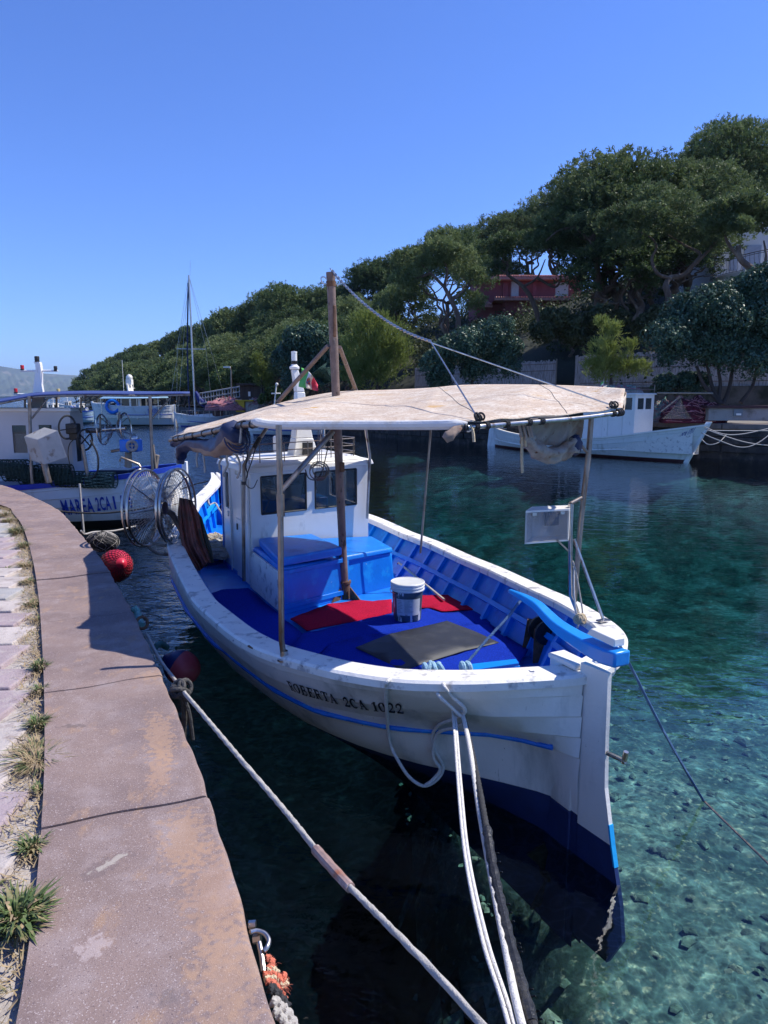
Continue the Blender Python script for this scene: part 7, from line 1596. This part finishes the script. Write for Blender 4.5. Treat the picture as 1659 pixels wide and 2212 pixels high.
m=MB(); fp=F2.P(1304,822,.2); m.tube([(fp.x,fp.y,fp.z-.5),(fp.x,fp.y,fp.z+.05)],.008,5); m.build('flag_staff',STEEL,e2)
m=MB(); m.grid(lambda u,v: Vector((fp.x,fp.y-.16*u,fp.z-.02-.38*v-.08*u)),6,4,0,mif=lambda u,v: 0 if v<.25 else (1 if v<.6 else 2)); tag(m.build('small_ensign',[FG,FW,FRd],None,smooth=180),'tiny green, white and red flag above the far quay boat awning','flag'); bpy.data.objects['small_ensign'].matrix_world=Matrix.Translation(F2.o)@Matrix.Rotation(F2.a,4,'Z')
m=MB(); m.slab([(-.045,-.62,-.3),(-.045,-.12,-.3),(-.045,-.12,1.15),(-.045,-.42,1.15)],(.09,0,0)); m.build('rudder',HW2,e2,bevel=.01)
m=MB(); m.tube([hp2(u,-1,.40)+Vector((.03,0,0)) for u in np.linspace(.02,.97,30)],.03,6); m.build('rubbing_strake',HW2,e2)
m=MB(); m.ball((.1,y0-1.0,.75),.4,14,0,(1,1.2,.5),.2); m.ball((-.2,y0-1.8,.7),.35,14,0,(1,1.2,.5),.2); o=m.build('stowed_sacks',mat('pale_sacks',(.45,.42,.40),.9,var=.2,bump=.6),e2,smooth=180)
def ht2(txt,q0,q1,h,sd,hp,F_b,e,mt,name,zoff=0):
    def loc(q,z): 
        best=None
        for u in np.linspace(.02,.98,160):
            for t in np.linspace(.02,.6,30):
                p=hp(u,sd,t); a=proj(F_b.wor(p)); er=(a[0]-q[0])**2+(a[1]-q[1])**2
                if best is None or er<best[0]: best=(er,u,t)
        return best[1],best[2]
    (u0,t0),(u1,t1)=loc(q0,0),loc(q1,0)
    def fn(u,v):
        uu=u0+(u1-u0)*u; t_=t0+(t1-t0)*u; H_=hp(uu,sd,0).z+.55; p=hp(uu,sd,max(0,t_-h*v/H_)); p.x-=sd*.028; return p
    letter(txt,fn,name,mt,e,bold=.02)
ht2('IMMACOLATA',(c('L',750,906)),(c('L',868,880)),.15,-1,hp2,F2,e2,TEXTN,'name_lettering')
ht2('2CA 1711',(c('L',882,880)),(c('L',1030,850)),.28,-1,hp2,F2,e2,TEXTN,'registration_lettering')
# ---- left hand boat lettered MAREA
FM,em,hpm=gozzo('white and royal blue fishing boat lettered MAREA with low blue awning','x' and (-4.25,14.95),90,8.6,2.7,.78,.55,.42,HW2,BLACKA,ROYAL,ROYAL,zb=.13,deck=.35,bowrake=.3,cap=.09,wl=1.0,full=.45)
def mp_(x,y,Y): return FM.Y(x,y,Y+.62)
# its port side faces the camera
c0=mp_(166,900,13.9); c1=mp_(15,900,14.3)
ya,yb=c0.y,c1.y; zt=mp_(90,888,14.0).z
xa=-.75
wn=[('p',mp_(80,950,14).y,mp_(51,950,14).y,mp_(60,975,14).z,mp_(60,917,14).z),('p',mp_(134,950,14).y,mp_(107,950,14).y,mp_(120,960,14).z,mp_(120,916,14).z),('s',ya+.3,ya+.9,1.35,1.85),('s',yb-.8,yb-.2,1.35,1.85),('a',-.55,-.3,1.3,1.9)]
wn=[(k,min(a,b),max(a,b),z0,z1) for k,a,b,z0,z1 in wn]
cbm=bcab(em,xa,-.15,ya,yb+.35,.36,zt,mat('grey_white_cabin',(.50,.49,.49),.5,var=.06,vs=2,bump=.1,layers=[((.35,.32,.3),3,.66,.05,(1,1,.4))]),WHITEC,wn,over=.06)
m=MB(); m.box(xa-.012,(ya+yb)/2-.05,1.15,.02,.04,1.5); m.box(xa-.012,yb-.02,1.15,.02,.05,1.5); m.box(xa-.012,(ya+yb)/2+.55,.95,.02,.5,.05); m.build('door_edge',WHITEW,cbm)
# awning on poles
yw=[(-18,868),(60,853),(100,849),(200,847),(300,848),(410,850)]
nea=smooth_path([mp_(-60,876,13.7)]+[mp_(x,y+(4 if x<400 else 0),13.2) for x,y in yw],5); fa=smooth_path([mp_(-60,872,15.6)]+[mp_(x,y-2,15.4) for x,y in yw],5)
m=MB(); K3=len(nea)-1
def awf(u,v):
    i=u*K3; a=int(min(K3-1,i)); f=i-a; p=nea[a].lerp(nea[a+1],f).lerp(fa[a].lerp(fa[a+1],f),v); p.z+=.02*math.sin(math.pi*v); return p
m.grid(awf,K3,8); m.build('awning',mat('blue_awning',(.035,.06,.20),.7,var=.12,vs=3,bump=.3),em,smooth=180,solid=.02)
m=MB(); m.tube([p-Vector((0,0,.03)) for p in nea],.018,6); m.tube([p-Vector((0,0,.03)) for p in fa],.018,6); m.build('awning_frame',GALV,em)
for x,yb_,Yp in ((66,1040,13.05),(327,1015,13.1)):
    m=MB(); t_=mp_(x-3,856,13.15); b_=mp_(x+3,yb_,13.15); m.tube([t_,b_],.032,7); m.tube([mp_(x+2,905,13.15),mp_(x+38 if x<200 else x+40,860,13.3)],.018,6); m.build('awning_post',GALV,em)
for x in (62,130,183): 
    m=MB(); m.tube([mp_(x-8,858,13.9),mp_(x-8,892,13.9)],.02,6); m.build('awning_post',GALV,em)
m=MB(); m.tube([mp_(-10,889,14),mp_(25,885,14),mp_(33,892,14),mp_(34,900,14)],.02,6); m.build('hand_rail',STEEL,em)
# signal mast with lamps
mb_=mp_(82,888,14.4); m=MB(); 
def mq(x,y,w): 
    p=mp_(x,y,14.4); return [(p.x-.05,p.y-w,p.z),(p.x+.05,p.y-w,p.z),(p.x+.05,p.y+w,p.z),(p.x-.05,p.y+w,p.z)]
lv=[(83,890,.17),(84,862,.12),(83,830,.075),(85,800,.055),(84,788,.05),(81,782,.06)]
for a_,b_ in zip(lv,lv[1:]): m.hexa(mq(*a_),mq(*b_))
sgm=m.build('signal_mast',WHITEC,em,smooth=60)
for a_,b_ in (((45,801),(125,801)),((30,851),(84,853)),((84,853),(133,851))):
    m=MB(); m.tube([mp_(*a_,14.4),mp_(*b_,14.4)],.02,6); m.build('cross_arm',WHITEC,sgm)
REDL=mat('red_lamp_lens',(.45,.01,.015),.25,var=.1,bump=0); YEL=mat('amber_lamp_lens',(.55,.42,.16),.3,var=.1,bump=0)
for x,y,mt in ((48,795,REDL),(120,797,DARKM),(34,845,REDL),(126,846,YEL),(80,778,DARKM)):
    k_=1.35 if y<780 else 1; p=mp_(x,y,14.4); m=MB(); m.lathe([(0,-.045*k_),(.038*k_,-.045*k_),(.038*k_,-.02*k_)],p,12,1); m.lathe([(.034*k_,-.02*k_),(.036*k_,.05*k_),(.03*k_,.06*k_),(0,.06*k_)],p,12,0); m.build('lamp',[mt,DARKM],sgm,smooth=40)
# box on stand, wheel, machinery on MAREA
bx_=[mp_(50,945,12.9),mp_(80,952,12.75),mp_(95,1003,12.75),mp_(62,1001,12.9)]; 
m=MB(); A,B,Cc,D=[mp_(x,y,12.75) for x,y in ((80,950),(125,930),(145,988),(97,1004))]; m.slab([A,B,Cc,D],FM.Y(50,942,13.0)-FM.Y(80,950,12.75)); o=m.build('plywood_box',mat('grimy_white_plywood',(.42,.40,.36),.8,var=.15,vs=4,bump=.3,layers=[((.25,.2,.16),5,.6,.05,(1,1,1))]),em,smooth=0,bevel=.01)
m=MB(); m.tube([mp_(95,1000,12.9),mp_(106,1043,12.9)],.06,8); m.tube([mp_(67,1000,12.9),mp_(70,1045,12.9)],.03,8); m.build('box_stand',GALV,em)
def mring(x,y,rx,ry,Y,tr=.02,mt=BLACKR,name='hoop'):
    m=MB(); P=[mp_(x+rx*math.cos(t),y+ry*math.sin(t),Y+.12*math.cos(t)) for t in np.linspace(0,2*math.pi,33)[:-1]]; m.tube(P,tr,6,closed=True); return m
m=mring(145,923,18,25,13.1); m.tube([mp_(127,930,13.1),mp_(163,925,13.1)],.012,5); m.build('steering_hoop',BLACKR,em)
m=mring(183,950,16,22,13.2); m.tube([mp_(170,935,13.2),mp_(196,965,13.2)],.014,5); m.tube([mp_(170,965,13.2),mp_(196,935,13.2)],.014,5); m.build('line_wheel',BLACKR,em)
m=MB(); p=mp_(158,926,13.2); m.box(p.x,p.y,p.z,.2,.22,.2); p=mp_(162,942,13.2); m.box(p.x,p.y,p.z,.15,.18,.15); m.build('hydraulic_motor',DARKM,em,bevel=.02)
m=MB(); m.tube(smooth_path([mp_(x,y,13.0) for x,y in ((195,950),(210,980),(212,1010),(205,1028),(195,1035))],5),.018,6); m.tube(smooth_path([mp_(x,y,13.0) for x,y in ((165,945),(150,960),(148,990),(160,1030))],5),.010,6); m.build('hose',BLACKR,em)
m=MB(); m.tube([mp_(178,960,13.1),mp_(190,1030,13.1)],.035,7); m.build('davit',GALV,em)
def dish(x0,y0,x1,y1,Y): 
    m=MB(); a_,b_=mp_(x0,y0,Y),mp_(x1,y1,Y)
    ax=(b_-a_).normalized(); r=.28
    for cn in (a_,b_): 
        m.ring(cn,.30,.014,ax,22,5); m.ring(cn.lerp((a_+b_)/2,.5),.18,.008,ax,18,4)
        for k in range(10):
            t=k*math.pi/5; u=ax.orthogonal().normalized(); v=ax.cross(u); m.tube([(a_+b_)/2,cn+(u*math.cos(t)+v*math.sin(t))*.30],.008,4)
    m.tube([a_,b_],.05,8); m.build('net_hauler',STEEL,em,smooth=60)
dish(222,928,272,925,13.5)
m=MB(); m.tube([mp_(216,895,13.5),mp_(217,955,13.5)],.02,6); m.tube([mp_(258,890,13.5),mp_(259,910,13.5)],.02,6); m.tube([mp_(240,975,13.5),mp_(282,968,13.5),mp_(283,1000,13.5)],.028,6); m.tube([mp_(186,930,13.5),mp_(215,930,13.5)],.05,8); m.build('hauler_frame',GALV,em)
m=MB(); p=mp_(283,962,13.4); m.box(p.x,p.y,p.z,.3,.36,.24); wb=m.build('winch_box',BLUE,em,bevel=.02); m=MB(); q=mp_(285,963,13.2); m.ring(q,.09,.03,(-1,-.1,0),18,8); m.tube([q+Vector((0,-.09,0)),q+Vector((0,.09,0))],.012,5); m.tube([q+Vector((0,0,-.09)),q+Vector((0,0,.09))],.012,5); m.build('hand_wheel',PNG,wb); m=MB(); q=mp_(290,948,13.4); m.ball(q,.09,10); m.build('cap',STEEL,wb)
m=MB(); m.tube([mp_(277,978,13.4),mp_(277,1010,13.4)],.07,8); m.build('winch_post',WOODG,em)
m=MB(); p=mp_(252,1018,14.1); m.hexa([(p.x-.2,p.y-.27,.4),(p.x+.2,p.y-.27,.4),(p.x+.2,p.y+.27,.4),(p.x-.2,p.y+.27,.4)],[(p.x-.24,p.y-.33,1.12),(p.x+.24,p.y-.33,1.12),(p.x+.24,p.y+.33,1.12),(p.x-.24,p.y+.33,1.12)]); o=m.build('plastic_tub',mat('navy_plastic',(.012,.02,.05),.4,var=.2),None,bevel=.02); o.matrix_world=Matrix.Translation(FM.o)@Matrix.Rotation(FM.a,4,'Z'); tag(o,'dark navy plastic tub standing on the MAREA deck','tub')
m=MB(); m.tube([mp_(258,997,12.9),mp_(262,988,12.9),mp_(300,1003,12.9),mp_(304,1010,12.9)],.022,6); m.build('grab_rail',GALV,em)
m=MB(); m.tube([mp_(336,1010,13.2),mp_(340,983,13.2)],.045,7); m.tube([mp_(331,960,13.15),mp_(337,1012,13.15)],.018,6); m.build('mooring_post',WOODG,em)
# trap baskets
CG=mat('dark_trap_mesh',(.022,.042,.032),.9,var=.6,vs=14,bump=1.2,bs=40)
for k,(x,y,lab) in enumerate(((25,1010,'dark lobster trap basket left of the plywood box on MAREA'),(80,1030,'dark trap basket under the plywood box on MAREA'),(150,1035,'round ended green trap basket beside the hose on MAREA'),(215,1037,'pale green mesh trap basket near the navy tub'),(120,1020,'dark trap basket behind the front row on MAREA'),(45,1022,'second dark trap basket left of the plywood box'))):
    p=FM.wor(mp_(x,y,13.15)); t=empty('trap_basket',p,lab,'fish trap','trap baskets on the MAREA deck',rz=FM.a); m=MB()
    for j in range(9): m.ring((0,-.3+.075*j,0),.155,.012,(0,1,0),14,4)
    m.build('hoop',CG,t)
    m=MB()
    for j in range(14):
        a=j*math.pi/7
        for s_ in (-1,1): m.tube([(.155*math.cos(a+s_*.1*i),-.3+.12*i,.155*math.sin(a+s_*.1*i)) for i in range(6)],.006,3,caps=False)
    m.build('netting',CG if k!=3 else mat('pale_green_mesh',(.16,.22,.16),.9,var=.4,bump=.5),t)
    m=MB(); m.lathe([(0,0),(.09,.0),(.13,.5),(0,.5)],(0,-.25,-.01),10,axis=(0,1,0)); m.build('inner_funnel',CG,t)
def htM(txt,q0,q1,h):
    ht2(txt,q0,q1,h,1,hpm,FM,em,TEXTN2,'name_lettering')
TEXTN2=mat('marea_blue_lettering',(.008,.05,.40),.5,var=.2,bump=0)
ht2('MAREA',c('H',485,1290),c('H',708,1275),.31,1,hpm,FM,em,TEXTN2,'name_lettering')
ht2('2CA',c('H',722,1262),c('H',832,1255),.28,1,hpm,FM,em,TEXTN2,'registration_lettering')
ht2('111',c('H',850,1250),c('H',975,1243),.27,1,hpm,FM,em,TEXTN2,'registration_lettering')
string([FM.wor(mp_(x,y,12.4)) for x,y in ((172,1045),(176,1095),(181,1150))],.022,ROPEG,'grey fender rope hanging down the MAREA hull side','rope','mooring_rope')
string([FM.wor(mp_(x,y,12.3)) for x,y in ((100,1101),(160,1107),(230,1108),(300,1100),(335,1092))],.018,ROPEK,'black mooring line along the MAREA hull below the lettering','rope','mooring_rope')
m=MB(); m.tube([wY(390,1057,14.6),wY(425,1045,14.0),wY(448,1040,11.6)],.012,5); tag(m.build('mooring_rope',ROPEK),'black line stretched between MAREA and the near boat bow','rope')
# ---- boats of the far marina
PALEB=mat('pale_blue_hull',(.36,.50,.62),.5,var=.06,bump=.1,vs=1); WH3=mat('far_white_hull',(.70,.72,.74),.45,var=.05,vs=1,bump=.1,layers=[((.5,.5,.48),1.5,.62,.05,(1,1,.3))]); WIND=mat('dark_window',(.02,.03,.04),.1,var=.1,bump=0); LBL=mat('light_blue_awning',(.30,.50,.66),.7,var=.1)
def small_boat(label,px0,px1,pw,hgt,ang,hull,bot,cap,inner,cabh=None,cab=(.35,.6),name='moored_boat',deckz=.3,beam=2.0,extras=None,stripe=None,roofm=None,group='small boats moored in the far marina'):
    a=wZ(px0,pw,0); b_=wZ(px1,pw,0); c_=(a+b_)/2; L=(b_-a).length/max(.35,abs(math.sin(R_(ang)))); F3=Frame(0,0,ang); st=c_-F3.ax*L/2
    F3,e3,hp3=gozzo(label,(st.x,st.y),ang,L-.3,beam,hgt,.35,.12,hull,bot,cap,inner,zb=.1,name=name,nst=18,deck=deckz,group=group)
    if cabh:
        y0,y1=L*cab[0],L*cab[1]; w_=beam*.3; cb=bcab(e3,-w_,w_,y0,y1,deckz,deckz+cabh,WHITEC,roofm or WHITEC,[('p',y0+.15,y0+(y1-y0)*.45,deckz+cabh*.5,deckz+cabh*.88),('p',y0+(y1-y0)*.55,y1-.12,deckz+cabh*.5,deckz+cabh*.88),('s',y0+.15,y1-.15,deckz+cabh*.5,deckz+cabh*.88),('a',-w_*.6,w_*.6,deckz+cabh*.5,deckz+cabh*.88),('f',-w_*.8,w_*.8,deckz+cabh*.5,deckz+cabh*.88)],gl=WIND)
        m=MB(); m.tube([(0,(y0+y1)/2,deckz+cabh),(0,(y0+y1)/2,deckz+cabh+1.1)],.03,5); m.tube([(-.4,(y0+y1)/2,deckz+cabh+.7),(.4,(y0+y1)/2,deckz+cabh+.7)],.02,4); m.build('mast',WHITEC,e3)
    if stripe:
        for sd in(1,-1):
            m=MB(); m.tube([hp3(u,sd,.34)-Vector((sd*.02,0,0)) for u in np.linspace(.02,.97,20)],.035,5); m.build('stripe',stripe,e3)
    if extras: extras(F3,e3,L,hp3)
    return F3,e3,hp3
def sx(F3,e3,L,hp3):
    z=2.5; m=MB(); m.hexa([(-1.3,L*.12,z),(1.3,L*.12,z),(1.3,L*.86,z-.05),(-1.3,L*.86,z-.05)],[(-1.1,L*.12,z+.14),(1.1,L*.12,z+.14),(1.1,L*.8,z+.2),(-1.1,L*.8,z+.2)]); m.build('awning',LBL,e3,smooth=0,bevel=.03)
    for x in(-1.2,1.2):
        for y in(.14,.4,.65,.84): m=MB(); m.tube([(x,L*y,.6),(x,L*y,z)],.04,5); m.build('awning_post',STEEL,e3)
    m=MB(); y=L*.58; m.slab([(-.7,y-.5,z+.15),(.7,y-.5,z+.15),(.5,y-.3,z+1.2),(-.5,y-.3,z+1.2)],(0,.12,0)); m.box(0,y-.3,z+1.45,.5,.5,.5); m.ball((0,y-.3,z+1.85),.3,10); m.tube([(-.7,y,z+.1),(-.7,y,z+3.4)],.02,4); m.tube([(.7,y,z+.1),(.7,y,z+2.2)],.02,4); m.tube([(-.8,y-.3,z+1.25),(.8,y-.3,z+1.25)],.03,4); m.build('radar_arch',WHITEC,e3)
    m=MB(); m.ring((-1.25,L*.70,1.75),.55,.14,(1,.1,0),20,8); m.build('line_wheel',BLUE,e3); m=MB(); m.ball((-.6,L*.74,1.5),.5,10,0,(1,1,.9),.3); m.build('engine_gear',DARKM,e3,smooth=60)
F4,e4,hp4=small_boat('white fishing boat lettered SERENA with light blue awning and radar',205,379,919,1.75,88,WH3,BLACKA,WH3,WHITEW,2.0,(.38,.62),name='fishing_boat',deckz=.7,beam=3.0,extras=sx,stripe=TEXTN2,group=None)
e4.rotation_euler.z=0
e4.rotation_euler=(0,0,F4.a)
ht2('SERENA',(320,893),(348,892),.42,1,hp4,F4,e4,TEXTN2,'name_lettering')
small_boat('pale blue wooden boat moored left of the SERENA boat',148,207,914,1.15,80,PALEB,BLACKA,TEXTN2,PALEB,None,stripe=TEXTN2,beam=2.2)
small_boat('white boat with blue cap rail behind the MAREA awning pole',158,190,902,1.1,85,WH3,BLACKA,ROYAL,WHITEW,1.4,beam=2.2)
small_boat('grey white launch behind the MAREA signal mast',92,140,895,1.0,70,WH3,BLACKA,WH3,WHITEW,1.3,beam=2.0)
small_boat('small white cuddy boat further along the pontoon',128,165,889,1.1,95,WH3,BLACKA,WH3,WHITEW,1.5,beam=2.4)
small_boat('tiny white boat at the open water left of the marina',58,85,884,.9,80,WH3,TEXTN2,WH3,WHITEW,1.0,beam=2.2)
small_boat('white and blue motor boat at the end of the marina row',70,108,879,1.2,84,WH3,TEXTN2,WH3,WHITEW,1.7,beam=2.6)
small_boat('white moored motor boat half hidden behind the canopy',535,700,941,.85,78,WH3,NAVY,WH3,WHITEW,None,beam=2.3,stripe=TEXTN2)
def sail(F3,e3,L,hp3):
    q=F3.loc(wY(420,845,F3.wor(Vector((0,L*.5,0))).y)); y=q.y; tp=F3.loc(wY(408,595,F3.wor(Vector((0,L*.5,0))).y)); tp=Vector((q.x*0,tp.y,tp.z))
    m=MB(); m.tube([(0,y,.8),tp],.075,8); ms=m.build('mast',mat('aluminium_spar',(.55,.56,.57),.35,.4,var=.1,bump=0),e3)
    zz=tp.z
    m=MB(); s0=.52; m.tube([(-0.0,y-1.15,zz*s0),(0,y+1.35,zz*s0)],.03,5); m.build('spreader',WHITEC,ms)
    m=MB()
    for y2,t in ((y-1.15,1),(y+1.3,1)): m.tube([(0,y2*1.0+(.3 if y2>y else -.4),.9),(0,y2,zz*s0),tp],.013,4)
    m.tube([(0,L-.1,1.1),tp],.013,4); m.tube([(0,.2,1.0),tp],.013,4); m.tube([(.0,y+2.4,.9),(0,y+.2,zz*.88)],.011,4); m.tube([(0,y-.05,zz),(0,y-.12,zz+1.2)],.012,4); m.build('rigging',STEEL,ms)
    m=MB(); m.tube(smooth_path([(0,y+.5,1.0),(0,y+.45,zz*.5),(0,y+.12,zz*.95)],6),.07,6); m.build('furled_jib',NAVYC,ms)
    m=MB(); m.tube(smooth_path([(0,y-.1,3.1),(0,y-.5,2.3),(0,y-1.1,1.85),(0,y-1.9,1.65)],5),[.10,.16,.19,.22,.26,.3,.33,.33,.32,.30,.27,.25,.22,.18,.15,.12],8); m.build('sail_cover',mat('blue_sail_cover',(.010,.025,.17),.7,var=.2,vs=3,bump=.4),ms,smooth=180)
    m=MB(); m.hexa([(-.7,L*.3,.7),(.7,L*.3,.7),(.7,L*.72,.7),(-.7,L*.72,.7)],[(-.5,L*.32,1.15),(.5,L*.32,1.15),(.4,L*.66,1.05),(-.4,L*.66,1.05)]); m.build('coachroof',WHITEC,e3,bevel=.03); m=MB(); m.box(0,L*.26,1.25,1.2,.9,.8); m.build('sprayhood',mat('brown_canvas',(.10,.05,.04),.8),e3,bevel=.1)
    m=MB(); 
    for k in range(9): m.tube([(-.9,L*(.1+.1*k),.8),(-.9,L*(.1+.1*k),1.4)],.015,4)
    m.tube([(-.9,L*.1,1.4),(-.9,L*.9,1.45)],.013,4); m.build('guard_rail',STEEL,e3)
small_boat('white sailing boat with tall mast and dark blue sail cover',386,500,921,.85,100,WH3,TEXTN2,WH3,WHITEW,None,beam=2.4,extras=sail,stripe=TEXTN2,name='sailing_boat',group=None)
# dock clutter between the sailing boat and the bush
yD=60.
hut=empty('wooden_hut',wY(545,866,yD),'small dark wooden hut with flat roof on the dock','hut'); o_=Vector(hut.location)
def dbox(x0,y0,x1,y1,Y,d,mt,name,parent,o_): 
    a=wY(x0,y0,Y)-o_;b_=wY(x1,y1,Y)-o_; m=MB(); m.hexa([(a.x,a.y,b_.z),(b_.x,a.y,b_.z),(b_.x,a.y+d,b_.z),(a.x,a.y+d,b_.z)],[(a.x,a.y,a.z),(b_.x,a.y,a.z),(b_.x,a.y+d,a.z),(a.x,a.y+d,a.z)]); return m.build(name,mt,parent,smooth=0)
HUTW=mat('dark_hut_boards',(.055,.045,.038),.9,var=.4,vs=2,bump=.6,stretch=(4,4,.3))
dbox(518,832,571,868,yD,2.5,HUTW,'wall',hut,o_); dbox(509,828,574,832,yD-.4,3.4,HUTW,'roof',hut,o_); dbox(536,846,541,856,yD-.03,.05,WHITE,'notice',hut,o_)
yc=empty('yellow_container',wY(519,888,57),'yellow metal skip on the dock right of the sailing boat','skip'); o_=Vector(yc.location); dbox(509,866,528,890,57,1.2,mat('yellow_paint',(.62,.38,.01),.6,var=.12,vs=3,bump=.1),'body',yc,o_); dbox(507,864,547,867,56.9,1.4,mat('yellow_rim',(.55,.34,.01),.6),'rim',yc,o_); dbox(530,868,545,890,57.2,1.0,mat('pale_tarp',(.5,.47,.42),.8),'side',yc,o_)
for k,(x,r,mt,lab) in enumerate(((490,1.6,PNK,'pink nets piled on the dock left of the yellow skip'),(555,1.0,PNG,'pale nets piled on the dock right of the yellow skip'))):
    heap('net_heap',wY(x,886,58),r,.9,[mt,PNG,PNK],lab,'fishing net',seed=30+k,strands=30,rs=.03,n=24)
gw=empty('gangway',wY(500,865,63),'white metal gangway with railings sloping up beside the hut','gangway'); o_=Vector(gw.location); m=MB()
a,b_=wY(432,872,63)-o_,wY(530,855,63)-o_
for dy in(0,1.0):
    A,B=a+Vector((0,dy,0)),b_+Vector((0,dy,0)); m.tube([A,B],.05,5); m.tube([A+Vector((0,0,.9)),B+Vector((0,0,.9))],.04,5); m.tube([A+Vector((0,0,.45)),B+Vector((0,0,.45))],.03,5)
    for k in range(9): m.tube([A.lerp(B,k/8),A.lerp(B,k/8)+Vector((0,0,.9))],.03,4)
m.build('railing',mat('grey_metal',(.40,.42,.44),.5,.3),gw); m=MB(); m.slab([a,b_,b_+Vector((0,1,0)),a+Vector((0,1,0))],(0,0,-.08)); m.build('ramp',WOODG,gw)
lp=empty('street_lamp',wY(500,850,62),'slim grey lamp post behind the pale green bush','lamp post'); o_=Vector(lp.location); m=MB(); m.tube([Vector((0,0,-1)),wY(499,800,62)-o_,wY(496,793,62)-o_],.06,6); m.build('post',GALV,lp); m=MB(); q=wY(494,793,62)-o_; m.box(q.x-.15,q.y,q.z,.6,.2,.12); m.build('lamp_head',WHITE,lp)
tp_=empty('signal_post',wY(686,880,54),'slanted white post with crossbar left of the wooden strut','post'); bpy.data.objects.remove(tp_)
tp_=empty('signal_post',wY(592,872,52),'slanted white post with small crossbar near the hut','post'); o_=Vector(tp_.location); m=MB(); m.tube([Vector((0,0,-.3)),wY(597,832,52)-o_],.05,6); m.tube([wY(586,850,52)-o_,wY(606,850,52)-o_],.05,5); m.build('post',WHITEC,tp_); m=MB(); m.ball(wY(598,830,52)-o_,.12,8); m.build('lamp',WHITEC,tp_)
# low pontoon under the moored boats
m=MB(); P=[wZ(x,y,.0) for x,y in ((380,912),(430,905),(520,905),(560,915))]; Q=[p+Vector((-.5,6,0)) for p in P]
m.hexa([p+Vector((0,0,-.5)) for p in P]+[p+Vector((0,0,-.5)) for p in Q[::-1]],[p+Vector((0,0,.85)) for p in P]+[p+Vector((0,0,.85)) for p in Q[::-1]]); struct(m.build('dock',FCO,None,smooth=0))
# ---- sea haze round everything
HZ=bpy.data.materials.new('sea_haze'); HZ.use_nodes=True; t=HZ.node_tree; t.nodes.clear(); o_=t.nodes.new('ShaderNodeOutputMaterial'); pv=t.nodes.new('ShaderNodeVolumePrincipled'); pv.inputs['Color'].default_value=(.55,.72,1,1); pv.inputs['Density'].default_value=.000085; pv.inputs['Anisotropy'].default_value=.2; t.links.new(pv.outputs[0],o_.inputs['Volume'])
m=MB(); m.hexa([(-9100,-60,-31),(9100,-60,-31),(9100,11100,-31),(-9100,11100,-31)],[(-9100,-60,420),(9100,-60,420),(9100,11100,420),(-9100,11100,420)])
struct(m.build('haze',HZ,None,smooth=0),'stuff')
